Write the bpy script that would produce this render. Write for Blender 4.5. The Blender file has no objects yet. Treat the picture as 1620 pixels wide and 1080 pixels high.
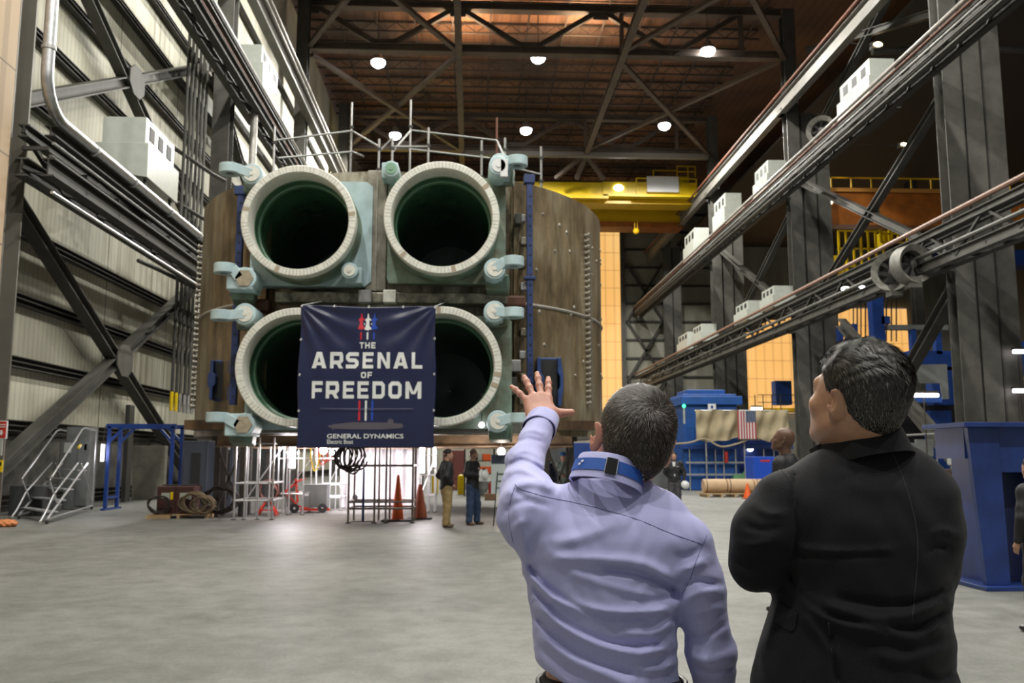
import bpy, bmesh, math, random
import numpy as np
from mathutils import Vector, Matrix
random.seed(7); np.random.seed(7)
SC = bpy.context.scene
PI = math.pi

# ---------------------------------------------------------------- camera
FPX, CZ = 1400.0, 1.6
PITCH = math.atan(185 / FPX); YAW = math.radians(2.64)
cam_d = bpy.data.cameras.new('camera'); cam = bpy.data.objects.new('camera', cam_d)
SC.collection.objects.link(cam); SC.camera = cam
cam_d.sensor_width = 36.0; cam_d.lens = FPX * 36.0 / 1620.0
cam_d.clip_start = 0.05; cam_d.clip_end = 500
cam.location = (0, 0, CZ)
cam.rotation_euler = (PI / 2 + PITCH, 0, -YAW)
cam_d.dof.use_dof = True; cam_d.dof.focus_distance = 2.1; cam_d.dof.aperture_fstop = 9.0
CR = np.array(cam.rotation_euler.to_matrix())

# ---------------------------------------------------------------- colour management, world
SC.view_settings.view_transform = 'Standard'
SC.view_settings.look = 'None'
SC.view_settings.gamma = 1.0
SC.view_settings.use_curve_mapping = False
SC.view_settings.exposure = 0.0
SC.cycles.use_denoising = True
SC.cycles.max_bounces = 6; SC.cycles.diffuse_bounces = 3; SC.cycles.glossy_bounces = 3
SC.cycles.sample_clamp_indirect = 4.0
SC.cycles.caustics_reflective = False; SC.cycles.caustics_refractive = False
wd = bpy.data.worlds.new('world'); SC.world = wd; wd.use_nodes = True
wd.node_tree.nodes['Background'].inputs[0].default_value = (0.92, 0.95, 1.0, 1)
wd.node_tree.nodes['Background'].inputs[1].default_value = 0.22

# ---------------------------------------------------------------- roof lamps (light of the hall)
LAMP_X = (-7.55, 5.1, 18.1); LAMP_Y = (-7.0, 8.0, 23.0, 38.0, 52.5, 67.5, 82.5); LAMP_Z = 33.0
LAMP_POWER = 5600.0
def area_light(name, loc, power, size, color, rot=(0, 0, 0), parent=None, spread=PI, size_y=None):
    l = bpy.data.lights.new(name, 'AREA'); l.energy = power; l.color = color
    if size_y: l.shape = 'RECTANGLE'; l.size = size; l.size_y = size_y
    else: l.shape = 'DISK'; l.size = size
    l.spread = spread
    o = bpy.data.objects.new(name, l); SC.collection.objects.link(o)
    o.location = loc; o.rotation_euler = rot
    if parent: o.parent = parent
    return o

def spot_light(name, loc, power, radius, color, cone=166, rot=(0, 0, 0)):
    l = bpy.data.lights.new(name, 'SPOT'); l.energy = power; l.color = color; l.shadow_soft_size = radius
    l.spot_size = math.radians(cone); l.spot_blend = .25
    o = bpy.data.objects.new(name, l); SC.collection.objects.link(o); o.location = loc; o.rotation_euler = rot
    return o
# warm fill lights without fixtures, added under the roof to brighten the deck
for ux in (-1, 9): area_light('deck_fill_light', (ux, 68.5, 34.4), 1000, 3.0, (1.0, .66, .38), (PI + .1, 0, 0))

# ---------------------------------------------------------------- helpers
def V(*a): return np.array(a, float)
def W(px, py, Y):
    """point on the plane y=Y seen at pixel px,py of the photograph"""
    d = CR @ np.array([(px - 810) / FPX, -(py - 540) / FPX, -1.0])
    t = Y / d[1]
    return np.array([d[0] * t, Y, CZ + d[2] * t])
def proj(P):
    q = (P - np.array([0, 0, CZ])) @ CR
    return 810 - FPX * q[..., 0] / q[..., 2], 540 + FPX * q[..., 1] / q[..., 2]

def link(o): SC.collection.objects.link(o); return o
def thing(name, label, cat, loc=(0, 0, 0), rz=0.0, group=None, kind=None):
    o = bpy.data.objects.new(name, None); link(o); o.empty_display_size = 0.2
    o.location = loc; o.rotation_euler = (0, 0, rz)
    tag(o, label, cat, group, kind); return o
def tag(o, label=None, cat=None, group=None, kind=None):
    if label: o['label'] = label
    if cat: o['category'] = cat
    if group: o['group'] = group
    if kind: o['kind'] = kind
    return o
def dup(root, loc=None, rz=None, label=None, group=None):
    r = root.copy(); link(r)
    if loc is not None: r.location = loc
    if rz is not None: r.rotation_euler = (0, 0, rz)
    if label: r['label'] = label
    if group: r['group'] = group
    for ch in list(root.children):
        c = ch.copy(); link(c); c.parent = r
        for g in list(ch.children):
            d = g.copy(); link(d); d.parent = c
    return r

def frame(a, b, up=(0, 0, 1)):
    a = np.asarray(a, float); b = np.asarray(b, float)
    d = b - a; L = np.linalg.norm(d); d = d / max(L, 1e-9)
    u = np.asarray(up, float)
    if abs(np.dot(u, d)) > 0.98: u = np.array([0., 1., 0.]) if abs(d[1]) < .9 else np.array([1., 0., 0.])
    s = np.cross(d, u); s /= np.linalg.norm(s); u = np.cross(s, d)
    return d, s, u, L

class MB:
    def __init__(self): self.v = []; self.f = []; self.mi = []; self.cur = 0
    def add(self, vs, fs):
        n = len(self.v); self.v.extend([tuple(map(float, p)) for p in vs])
        for f in fs: self.f.append(tuple(i + n for i in f)); self.mi.append(self.cur)
        return self
    def box(self, x0, x1, y0, y1, z0, z1):
        vs = [(x, y, z) for z in (z0, z1) for y in (y0, y1) for x in (x0, x1)]
        return self.add(vs, [(0, 2, 3, 1), (4, 5, 7, 6), (0, 1, 5, 4), (2, 6, 7, 3), (0, 4, 6, 2), (1, 3, 7, 5)])
    def cbox(self, c, s, M=None):
        h = np.asarray(s, float) / 2
        vs = np.array([(x, y, z) for z in (-h[2], h[2]) for y in (-h[1], h[1]) for x in (-h[0], h[0])])
        if M is not None: vs = vs @ np.array(M).T
        return self.add(vs + np.asarray(c, float), [(0, 2, 3, 1), (4, 5, 7, 6), (0, 1, 5, 4), (2, 6, 7, 3), (0, 4, 6, 2), (1, 3, 7, 5)])
    def bar(self, a, b, w, h, up=(0, 0, 1)):
        d, s, u, L = frame(a, b, up); a = np.asarray(a, float); b = np.asarray(b, float)
        vs = [p + s * i * w / 2 + u * j * h / 2 for p in (a, b) for j in (-1, 1) for i in (-1, 1)]
        return self.add(vs, [(0, 2, 3, 1), (4, 5, 7, 6), (0, 1, 5, 4), (2, 6, 7, 3), (0, 4, 6, 2), (1, 3, 7, 5)])
    def section(self, a, b, poly, up=(0, 0, 1)):
        d, s, u, L = frame(a, b, up); a = np.asarray(a, float); b = np.asarray(b, float); n = len(poly)
        vs = [p + s * q[0] + u * q[1] for p in (a, b) for q in poly]
        fs = [(i, (i + 1) % n, n + (i + 1) % n, n + i) for i in range(n)]
        fs += [tuple(range(n))[::-1], tuple(range(n, 2 * n))]
        return self.add(vs, fs)
    def ibeam(self, a, b, w, h, t=0.04, tw=None, up=(0, 0, 1)):
        tw = tw or t
        W2, H2 = w / 2, h / 2
        for z0, z1, ww in ((-H2, -H2 + t, W2), (H2 - t, H2, W2), (-H2 + t, H2 - t, tw / 2)):
            self.section(a, b, [(-ww, z0), (ww, z0), (ww, z1), (-ww, z1)], up)
        return self
    def channel(self, a, b, w, h, t=0.02, up=(0, 0, 1), flip=1):
        for x0, x1, z0, z1 in ((0, w, -h / 2, -h / 2 + t), (0, w, h / 2 - t, h / 2), (0, t, -h / 2 + t, h / 2 - t)):
            self.section(a, b, [(flip * x0, z0), (flip * x1, z0), (flip * x1, z1), (flip * x0, z1)], up)
        return self
    def cyl(self, a, b, r, r2=None, n=16, caps=True):
        r2 = r if r2 is None else r2
        d, s, u, L = frame(a, b); a = np.asarray(a, float); b = np.asarray(b, float)
        vs = []
        for p, rr in ((a, r), (b, r2)):
            for i in range(n):
                t = 2 * PI * i / n; vs.append(p + rr * (math.cos(t) * s + math.sin(t) * u))
        fs = [(i, (i + 1) % n, n + (i + 1) % n, n + i) for i in range(n)]
        if caps: fs += [tuple(range(n))[::-1], tuple(range(n, 2 * n))]
        return self.add(vs, fs)
    def tube(self, pts, r, n=8, closed=False, caps=True):
        P = [np.asarray(p, float) for p in pts]; m = len(P); vs = []; fs = []
        pu = None
        for i in range(m):
            if closed: t = P[(i + 1) % m] - P[i - 1]
            else: t = P[min(i + 1, m - 1)] - P[max(i - 1, 0)]
            t = t / (np.linalg.norm(t) + 1e-12)
            if pu is None:
                u = np.array([0, 0, 1.]) if abs(t[2]) < .9 else np.array([1., 0, 0])
            else: u = pu
            u = u - t * np.dot(u, t); u /= (np.linalg.norm(u) + 1e-12); pu = u; s = np.cross(t, u)
            rr = r[i] if hasattr(r, '__len__') else r
            for k in range(n):
                a = 2 * PI * k / n; vs.append(P[i] + rr * (math.cos(a) * s + math.sin(a) * u))
        M = m if closed else m - 1
        for i in range(M):
            j = (i + 1) % m
            for k in range(n): fs.append((i * n + k, i * n + (k + 1) % n, j * n + (k + 1) % n, j * n + k))
        if caps and not closed: fs += [tuple(range(n))[::-1], tuple(range((m - 1) * n, m * n))]
        return self.add(vs, fs)
    def lathe(self, prof, c=(0, 0, 0), axis=(0, 0, 1), n=32, a0=0.0, a1=2 * PI):
        c = np.asarray(c, float); ax = np.asarray(axis, float); d, s, u, L = frame(c, c + ax)
        full = abs(a1 - a0 - 2 * PI) < 1e-6; m = n if full else n + 1; vs = []; fs = []
        for i in range(m):
            t = a0 + (a1 - a0) * i / n
            for r, h in prof: vs.append(c + d * h + r * (math.cos(t) * s + math.sin(t) * u))
        k = len(prof)
        for i in range(n):
            j = (i + 1) % m
            for q in range(k - 1): fs.append((i * k + q, j * k + q, j * k + q + 1, i * k + q + 1))
        return self.add(vs, fs)
    def prism(self, poly, o, ex, ey, depth):
        """polygon poly in the plane (ex,ey) at o, extruded by vector depth"""
        o, ex, ey, dp = [np.asarray(q, float) for q in (o, ex, ey, depth)]; n = len(poly)
        base = [o + ex * p[0] + ey * p[1] for p in poly]
        vs = base + [b + dp for b in base]
        fs = [(i, (i + 1) % n, n + (i + 1) % n, n + i) for i in range(n)] + [tuple(range(n))[::-1], tuple(range(n, 2 * n))]
        return self.add(vs, fs)
    def ball(self, c, r, n=12, m=8, s=(1, 1, 1)):
        vs = []; fs = []
        for j in range(m + 1):
            th = PI * j / m
            for i in range(n):
                ph = 2 * PI * i / n
                vs.append((c[0] + r * s[0] * math.sin(th) * math.cos(ph), c[1] + r * s[1] * math.sin(th) * math.sin(ph), c[2] + r * s[2] * math.cos(th)))
        for j in range(m):
            for i in range(n): fs.append((j * n + i, (j + 1) * n + i, (j + 1) * n + (i + 1) % n, j * n + (i + 1) % n))
        return self.add(vs, fs)
    def build(self, name, m, parent=None, smooth=False, bevel=0.0, fixn=True):
        me = bpy.data.meshes.new(name); me.from_pydata(self.v, [], self.f)
        mats = m if isinstance(m, (list, tuple)) else [m]
        for q in mats: me.materials.append(q)
        if len(mats) > 1: me.polygons.foreach_set('material_index', self.mi)
        if fixn:
            bm = bmesh.new(); bm.from_mesh(me)
            bmesh.ops.recalc_face_normals(bm, faces=bm.faces); bm.to_mesh(me); bm.free()
        if smooth:
            me.polygons.foreach_set('use_smooth', [True] * len(me.polygons))
            try: me.set_sharp_from_angle(angle=math.radians(38))
            except Exception: pass
        me.update()
        o = bpy.data.objects.new(name, me); link(o)
        if parent is not None:
            o.parent = parent
            if parent.type == 'EMPTY' and parent.get('world_parts'): o.location = -Vector(parent.location)
        if bevel:
            b = o.modifiers.new('bevel', 'BEVEL'); b.width = bevel; b.segments = 2; b.limit_method = 'ANGLE'
        return o
def wthing(name, label, cat, loc, group=None, kind=None):
    """thing whose parts are modelled in world coordinates"""
    o = thing(name, label, cat, loc, 0, group, kind); o['world_parts'] = 1; return o

def np_mesh(name, Vv, Ff, m, parent=None, smooth=True):
    me = bpy.data.meshes.new(name)
    me.from_pydata(np.asarray(Vv).tolist(), [], np.asarray(Ff).tolist())
    for q in (m if isinstance(m, (list, tuple)) else [m]): me.materials.append(q)
    if smooth: me.polygons.foreach_set('use_smooth', [True] * len(me.polygons))
    me.update(); o = bpy.data.objects.new(name, me); link(o)
    if parent is not None:
        o.parent = parent
        if parent.type == 'EMPTY' and parent.get('world_parts'): o.location = -Vector(parent.location)
    return o

# ---------------------------------------------------------------- materials
_M = {}
def mat(name, col, rough=0.6, metal=0.0, var=0.0, vscale=3.0, col2=None, bump=0.0, bscale=20.0, emit=None, estr=0.0,
        stretch=(1, 1, 1), detail=6.0, lo=0.35, hi=0.65, spec=0.5, alpha=None, sheen=0.0, sss=0.0, trans=0.0):
    if name in _M: return _M[name]
    m = bpy.data.materials.new(name); m.use_nodes = True; nt = m.node_tree; N = nt.nodes; L = nt.links
    b = N['Principled BSDF']; b.inputs['Roughness'].default_value = rough; b.inputs['Metallic'].default_value = metal
    b.inputs['Base Color'].default_value = (*col, 1); b.inputs['Specular IOR Level'].default_value = spec
    if sheen: b.inputs['Sheen Weight'].default_value = sheen; b.inputs['Sheen Roughness'].default_value = 0.4
    if sss:
        b.inputs['Subsurface Weight'].default_value = sss; b.inputs['Subsurface Radius'].default_value = (0.012, 0.005, 0.003)
        b.inputs['Subsurface Scale'].default_value = 1.0
    if trans: b.inputs['Transmission Weight'].default_value = trans
    if emit: b.inputs['Emission Color'].default_value = (*emit, 1); b.inputs['Emission Strength'].default_value = estr
    tc = N.new('ShaderNodeTexCoord'); mp = N.new('ShaderNodeMapping'); L.new(tc.outputs['Object'], mp.inputs[0])
    mp.inputs['Scale'].default_value = stretch
    if var or col2:
        nz = N.new('ShaderNodeTexNoise'); nz.inputs['Scale'].default_value = vscale; nz.inputs['Detail'].default_value = detail
        nz.inputs['Roughness'].default_value = 0.6
        L.new(mp.outputs[0], nz.inputs['Vector'])
        mr = N.new('ShaderNodeMapRange'); mr.inputs[1].default_value = lo; mr.inputs[2].default_value = hi
        L.new(nz.outputs[0], mr.inputs[0])
        mx = N.new('ShaderNodeMix'); mx.data_type = 'RGBA'
        c2 = col2 if col2 else tuple(max(0, c * (1 - var)) for c in col)
        mx.inputs[6].default_value = (*col, 1); mx.inputs[7].default_value = (*c2, 1)
        L.new(mr.outputs[0], mx.inputs[0]); L.new(mx.outputs[2], b.inputs['Base Color'])
        m['mix'] = mx.name
    if bump:
        nb = N.new('ShaderNodeTexNoise'); nb.inputs['Scale'].default_value = bscale; nb.inputs['Detail'].default_value = 5
        L.new(mp.outputs[0], nb.inputs['Vector'])
        bp = N.new('ShaderNodeBump'); bp.inputs['Strength'].default_value = bump; bp.inputs['Distance'].default_value = 0.02
        L.new(nb.outputs[0], bp.inputs['Height']); L.new(bp.outputs[0], b.inputs['Normal'])
    _M[name] = m; return m

STEEL = mat('painted structural steel', (.10, .096, .084), .55, 0, .35, 1.2, bump=.15)
STEELD = mat('dusty dark steel', (.055, .051, .044), .6, 0, .4, 1.5)
ROOFST = mat('brown roof steel', (.13, .095, .07), .6, 0, .35, .8)
RUSTY = mat('red lead rail', (.20, .075, .045), .6, 0, .4, 2)
GALV = mat('galvanised steel', (.55, .56, .57), .35, .85, .25, 6)
GALVD = mat('dull galvanised pipe', (.40, .40, .39), .5, .5, .3, 5)
ALU = mat('aluminium tube', (.75, .76, .78), .3, .8, .15, 8)
WHITEP = mat('off white painted sheet', (.45, .475, .43), .28, 0, .12, 3)
WHITE = mat('white paint', (.75, .76, .76), .5)
BLACK = mat('black', (.012, .012, .013), .6)
DARK = mat('dark opening', (.02, .02, .02), .8)
RUBBER = mat('black rubber', (.02, .02, .02), .7)
BLUEP = mat('blue painted steel', (.012, .05, .24), .4, 0, .3, 2)
BLUEB = mat('bright blue machine paint', (.012, .09, .36), .45, 0, .25, 2)
NAVYP = mat('deep blue stand paint', (.02, .05, .22), .35, 0, .35, 2.5)
YEL = mat('crane yellow paint', (.85, .60, .004), .4, 0, .12, .7)
YELD = mat('golden yellow crane paint', (.75, .46, .004), .4, 0, .15, .7)
ORG = mat('orange crane paint', (.40, .12, .012), .5, 0, .4, 1.2)
REDP = mat('red paint', (.55, .035, .02), .45, 0, .2, 3)
ORANGE = mat('orange plastic', (.85, .13, .02), .5, 0, .15, 5)
ORANGED = mat('dirty orange plastic', (.40, .10, .04), .6, 0, .35, 5)
WOOD = mat('pale timber', (.52, .36, .19), .7, 0, .3, 4, stretch=(1, 6, 6))
LAMPW = mat('lit lamp lens', (1, 1, 1), .5, emit=(.93, .96, 1.0), estr=30)
TUBEW = mat('lit work light tube', (1, 1, 1), .5, emit=(1.0, .93, .97), estr=9)
# ================================================================ THE HALL
# bays: columns at these Y
CY = (-1.1, 20.8, 42.7, 64.6, 86.5, 108.4)
CYL = (23.9, 44.3, 64.0, 85.0)
XL, XR = -12.4, 24.1

# ---- floor: stained concrete
def floor_mat():
    m = bpy.data.materials.new('stained concrete'); m.use_nodes = True; N = m.node_tree.nodes; L = m.node_tree.links
    b = N['Principled BSDF']; b.inputs['Roughness'].default_value = .55; b.inputs['Specular IOR Level'].default_value = .35
    tc = N.new('ShaderNodeTexCoord')
    def noise(scale, det, st=(1, 1, 1), ro=.6):
        mp = N.new('ShaderNodeMapping'); mp.inputs['Scale'].default_value = st; L.new(tc.outputs['Object'], mp.inputs[0])
        n = N.new('ShaderNodeTexNoise'); n.inputs['Scale'].default_value = scale; n.inputs['Detail'].default_value = det
        n.inputs['Roughness'].default_value = ro; L.new(mp.outputs[0], n.inputs['Vector']); return n
    n1 = noise(.35, 8, (1, .6, 1)); n2 = noise(2.6, 8, (1, 1, 1), .72); n3 = noise(30, 4)
    r = N.new('ShaderNodeValToRGB'); L.new(n1.outputs[0], r.inputs[0])
    r.color_ramp.elements[0].position = .36; r.color_ramp.elements[0].color = (.155, .158, .145, 1)
    r.color_ramp.elements[1].position = .64; r.color_ramp.elements[1].color = (.25, .25, .235, 1)
    r2 = N.new('ShaderNodeValToRGB'); L.new(n2.outputs[0], r2.inputs[0])
    r2.color_ramp.elements[0].position = .3; r2.color_ramp.elements[0].color = (.60, .60, .58, 1)
    r2.color_ramp.elements[1].position = .62; r2.color_ramp.elements[1].color = (1, 1, 1, 1)
    mx = N.new('ShaderNodeMix'); mx.data_type = 'RGBA'; mx.blend_type = 'MULTIPLY'; mx.inputs[0].default_value = 1
    L.new(r.outputs[0], mx.inputs[6]); L.new(r2.outputs[0], mx.inputs[7])
    r3 = N.new('ShaderNodeMapRange'); r3.inputs[1].default_value = .3; r3.inputs[2].default_value = .7; r3.inputs[3].default_value = .84; r3.inputs[4].default_value = 1.08
    L.new(n3.outputs[0], r3.inputs[0])
    m2 = N.new('ShaderNodeVectorMath'); m2.operation = 'SCALE'; L.new(mx.outputs[2], m2.inputs[0]); L.new(r3.outputs[0], m2.inputs['Scale'])
    L.new(m2.outputs[0], b.inputs['Base Color'])
    bp = N.new('ShaderNodeBump'); bp.inputs['Strength'].default_value = .15; L.new(n2.outputs[0], bp.inputs['Height']); L.new(bp.outputs[0], b.inputs['Normal'])
    return m
FLOORM = floor_mat()
tag(MB().box(-16, 66, -14, 119, -.3, 0).build('floor', FLOORM), kind='structure')

def ribbed(name, col, col2, pitch, axis, rough=.6, strength=.6, panel=None, emit=0, vs=.5):
    m = bpy.data.materials.new(name); m.use_nodes = True; N = m.node_tree.nodes; L = m.node_tree.links
    b = N['Principled BSDF']; b.inputs['Roughness'].default_value = rough
    tc = N.new('ShaderNodeTexCoord'); sp = N.new('ShaderNodeSeparateXYZ'); L.new(tc.outputs['Object'], sp.inputs[0])
    def frac(out, p, w):
        d = N.new('ShaderNodeMath'); d.operation = 'DIVIDE'; d.inputs[1].default_value = p; L.new(out, d.inputs[0])
        f = N.new('ShaderNodeMath'); f.operation = 'FRACT'; L.new(d.outputs[0], f.inputs[0])
        g = N.new('ShaderNodeMath'); g.operation = 'LESS_THAN'; g.inputs[1].default_value = w; L.new(f.outputs[0], g.inputs[0]); return g, f
    g, f = frac(sp.outputs[axis], pitch, .22)
    nz = N.new('ShaderNodeTexNoise'); nz.inputs['Scale'].default_value = vs; nz.inputs['Detail'].default_value = 8
    mpn = N.new('ShaderNodeMapping'); mpn.inputs['Scale'].default_value = (1, 1, .35); L.new(tc.outputs['Object'], mpn.inputs[0]); L.new(mpn.outputs[0], nz.inputs['Vector'])
    mr = N.new('ShaderNodeMapRange'); mr.inputs[1].default_value = .35; mr.inputs[2].default_value = .68; L.new(nz.outputs[0], mr.inputs[0])
    mx = N.new('ShaderNodeMix'); mx.data_type = 'RGBA'; mx.inputs[6].default_value = (*col, 1); mx.inputs[7].default_value = (*col2, 1)
    L.new(mr.outputs[0], mx.inputs[0])
    sc = N.new('ShaderNodeMapRange'); sc.inputs[3].default_value = 1.0; sc.inputs[4].default_value = .80; L.new(g.outputs[0], sc.inputs[0])
    vm = N.new('ShaderNodeVectorMath'); vm.operation = 'SCALE'; L.new(mx.outputs[2], vm.inputs[0]); L.new(sc.outputs[0], vm.inputs['Scale'])
    last = vm.outputs[0]
    if panel:
        for ax, p, w, v in panel:
            g2, _ = frac(sp.outputs[ax], p, w)
            s2 = N.new('ShaderNodeMapRange'); s2.inputs[3].default_value = 1.0; s2.inputs[4].default_value = v; L.new(g2.outputs[0], s2.inputs[0])
            v2 = N.new('ShaderNodeVectorMath'); v2.operation = 'SCALE'; L.new(last, v2.inputs[0]); L.new(s2.outputs[0], v2.inputs['Scale']); last = v2.outputs[0]
    if emit:
        b.inputs['Base Color'].default_value = (.3, .2, .1, 1)
        L.new(last, b.inputs['Emission Color']); b.inputs['Emission Strength'].default_value = emit
    else:
        L.new(last, b.inputs['Base Color'])
        bp = N.new('ShaderNodeBump'); bp.inputs['Strength'].default_value = strength; bp.inputs['Distance'].default_value = .03
        L.new(g.outputs[0], bp.inputs['Height']); L.new(bp.outputs[0], b.inputs['Normal'])
    return m
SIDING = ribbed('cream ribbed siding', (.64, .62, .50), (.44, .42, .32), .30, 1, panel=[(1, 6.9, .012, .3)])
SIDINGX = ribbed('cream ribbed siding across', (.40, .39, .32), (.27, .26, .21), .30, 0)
DECK = ribbed('brown ribbed roof deck', (.28, .135, .07), (.09, .06, .045), .75, 0, vs=.12)
FIBRE = ribbed('lit amber fibreglass panel', (1.0, .60, .21), (1.0, .46, .10), 1.2, 0, panel=[(2, 2.45, .03, .45)], emit=.93, vs=.12)

# ---- left wall with girts
XW = -14.2
wl = tag(MB().box(XW - .15, XW, -14, 119, 0, 37).build('wall_left', SIDING), kind='structure')
z = .9; gz = []
for z in (0.35, 2.6, 4.55, 6.5, 8.6, 12.9, 15.1, 17.3, 19.5, 21.6, 25.6, 28.5, 31):
    mb = MB(); mb.channel((XW + .02, -13, z), (XW + .02, 118.5, z), .26, .34, .03); mb.box(XW + .01, XW + .3, -13, 118.5, z - .02, z + .02)
    mb.build('girt', STEELD, wl)
tag(MB().box(XW + .02, XW + .10, 20, 60, 0, 2.35).build('trim_2', mat('shaded grey-brown lower wall panel', (.12, .115, .095), .8, 0, .6, 1.2, col2=(.04, .038, .034))), kind='structure')  # dark band added: shade over the cluttered wall foot put into its grey-brown colour
# ---- near partition at far left edge (tan panelled)
TAN = ribbed('tan wall panel', (.50, .36, .22), (.40, .29, .18), 1.2, 1, panel=[(2, 2.3, .02, .4)])
tag(MB().box(-11.95, -11.8, 12.0, 22.3, 0, 22).build('wall_partition', TAN), kind='structure')
# ---- end wall, main bay and aisle
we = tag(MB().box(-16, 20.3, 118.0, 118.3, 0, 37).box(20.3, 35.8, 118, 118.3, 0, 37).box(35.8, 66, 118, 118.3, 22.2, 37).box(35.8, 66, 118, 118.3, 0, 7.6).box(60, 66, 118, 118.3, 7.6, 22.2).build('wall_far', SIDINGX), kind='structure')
for z in np.arange(2.5, 36, 2.5):
    MB().box(20.6, 35.6, 117.7, 117.98, z - .14, z + .14).build('girt', STEELD, we)
mb = MB()
for a, b in (((21, 4), (26, 12)), ((26, 4), (21, 12)), ((21, 12), (26, 20)), ((26, 12), (21, 20)), ((21, 20), (26, 28)), ((26, 20), (21, 28))):
    mb.bar((a[0], 117.4, a[1]), (b[0], 117.4, b[1]), .3, .3)
mb.build('wall_brace', STEELD, we)
tag(MB().box(16, 20.15, 117.5, 117.9, .2, 33.5).build('window_1', FIBRE), kind='structure')
tag(MB().box(36, 59.8, 117.6, 117.9, 7.7, 22).build('window_2', FIBRE), kind='structure')
mb = MB().box(20.15, 20.75, 117.2, 118, 0, 34)
tag(mb.build('trim_1', STEEL), kind='structure')
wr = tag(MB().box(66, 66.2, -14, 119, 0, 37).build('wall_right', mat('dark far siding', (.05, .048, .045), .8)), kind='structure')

# ---- roof deck and joists
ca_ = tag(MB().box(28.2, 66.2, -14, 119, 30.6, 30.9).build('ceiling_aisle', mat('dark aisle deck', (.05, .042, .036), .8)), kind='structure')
ce = tag(MB().box(-16, 66.2, -14, 119, 37.6, 37.9).build('ceiling', DECK), kind='structure')
JO = mat('dark joist', (.05, .04, .035), .7)
for y in np.arange(44.5, 117, 3.58):
    mb = MB(); mb.box(-14, 24, y - .06, y + .06, 37.35, 37.5); mb.box(-14, 24, y - .06, y + .06, 36.55, 36.67)
    xs = np.arange(-14, 24.01, .95)
    for i in range(len(xs) - 1):
        a, b = (36.65, 37.38) if i % 2 else (37.38, 36.65)
        mb.bar((xs[i], y, a), (xs[i + 1], y, b), .05, .05)
    mb.build('joist', JO, ce)
for i, x in enumerate(np.arange(-11, 24, 3.1)):
    MB().box(x - .06, x + .06, 42, 117, 37.0, 37.12).build('bridging', JO, ce)

# ---- transverse roof trusses
def truss(y, zb=32.7, zt=36.2, w=.75, hd=.6):
    r = wthing('roof_truss', '', 'truss', (5.8, y, zb))
    m = ROOFST
    MB().ibeam((XL, y, zb), (XR, y, zb), w, hd, .08).build('bottom_chord', m, r)
    MB().ibeam((XL, y, zt), (XR, y, zt), w, hd, .08).build('top_chord', m, r)
    n = [XL, -1.2, 9.9, 21.0]
    for i in range(3):
        mid = (n[i] + n[i + 1]) / 2
        MB().ibeam((n[i], y, zt), (mid, y, zb), .34, .38, .05).build('web_member', m, r)
        MB().ibeam((mid, y, zb), (n[i + 1], y, zt), .34, .38, .05).build('web_member', m, r)
        MB().box(mid - .8, mid + .8, y - .05, y + .05, zb - .2, zb + .75).build('gusset_plate', m, r); g = MB()
        g.box(n[i] - .6, n[i] + .6, y - .05, y + .05, zt - .8, zt + .2); g.build('gusset_plate', m, r)
    for x in (-1.1, 11.5, 20.9):
        MB().ibeam((x, y, zb), (x, y, zt), .3, .4, .05, up=(0, 1, 0)).build('web_member', m, r)
    return r
for y, lab in ((42.7, 'brown steel roof truss nearest the camera, above the near column pair'), (64.6, 'wide brown roof truss carrying the upper row of three bright lamps'),
               (86.5, 'brown roof truss beyond the lower row of lamps, above the yellow crane'), (108.4, 'roof truss deepest in the hall, in front of the end wall')):
    truss(y)['label'] = lab
# ---- longitudinal struts and flat bracing
for x, lab in ((-1.1, 'long brown roof strut passing left of the middle lamps'), (11.5, 'long brown roof strut passing right of the middle lamps'),):
    r = wthing('roof_strut', lab, 'roof beam', (x, 80, 32.4))
    MB().ibeam((x, 25, 32.35), (x, 117, 32.35), .5, .55, .06).build('beam', ROOFST, r)
k = 0
for j in range(1, 4):
    for i, (x0, x1) in enumerate(((-12.4, -1.1), (11.5, 24.1))):
        y0, y1 = CY[j] + .5, CY[j + 1] - .5
        where = ('left', 'right')[i]; dist = ('nearest', 'middle', 'farthest')[j - 1]
        r = wthing('roof_bracing', 'crossed flat roof bracing along the %s side of the roof, %s bay' % (where, dist), 'bracing', ((x0 + x1) / 2, (y0 + y1) / 2, 32.3))
        MB().bar((x0, y0, 32.3), (x1, y1, 32.3), .38, .3).build('diagonal', ROOFST, r)
        MB().bar((x0, y1, 32.6), (x1, y0, 32.6), .38, .3).build('diagonal', ROOFST, r)
# knee braces under far truss
r = wthing('sway_brace', 'fan of three brown struts hanging under the far roof beam', 'bracing', (11.5, 86.5, 29))
for dx, dz in ((-2.9, -2.0), (-.7, -2.0), (2.1, -2.0)):
    MB().bar((11.5, 86.5, 32.4), (11.5 + dx, 88.5, 32.4 + dz), .4, .35).build('strut', ROOFST, r)
MB().bar((-1.1, 86.1, 32.1), (24, 86.1, 32.1), .5, .5).build('tie_beam', mat('pale roof beam', (.2, .18, .15), .6), r)

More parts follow.
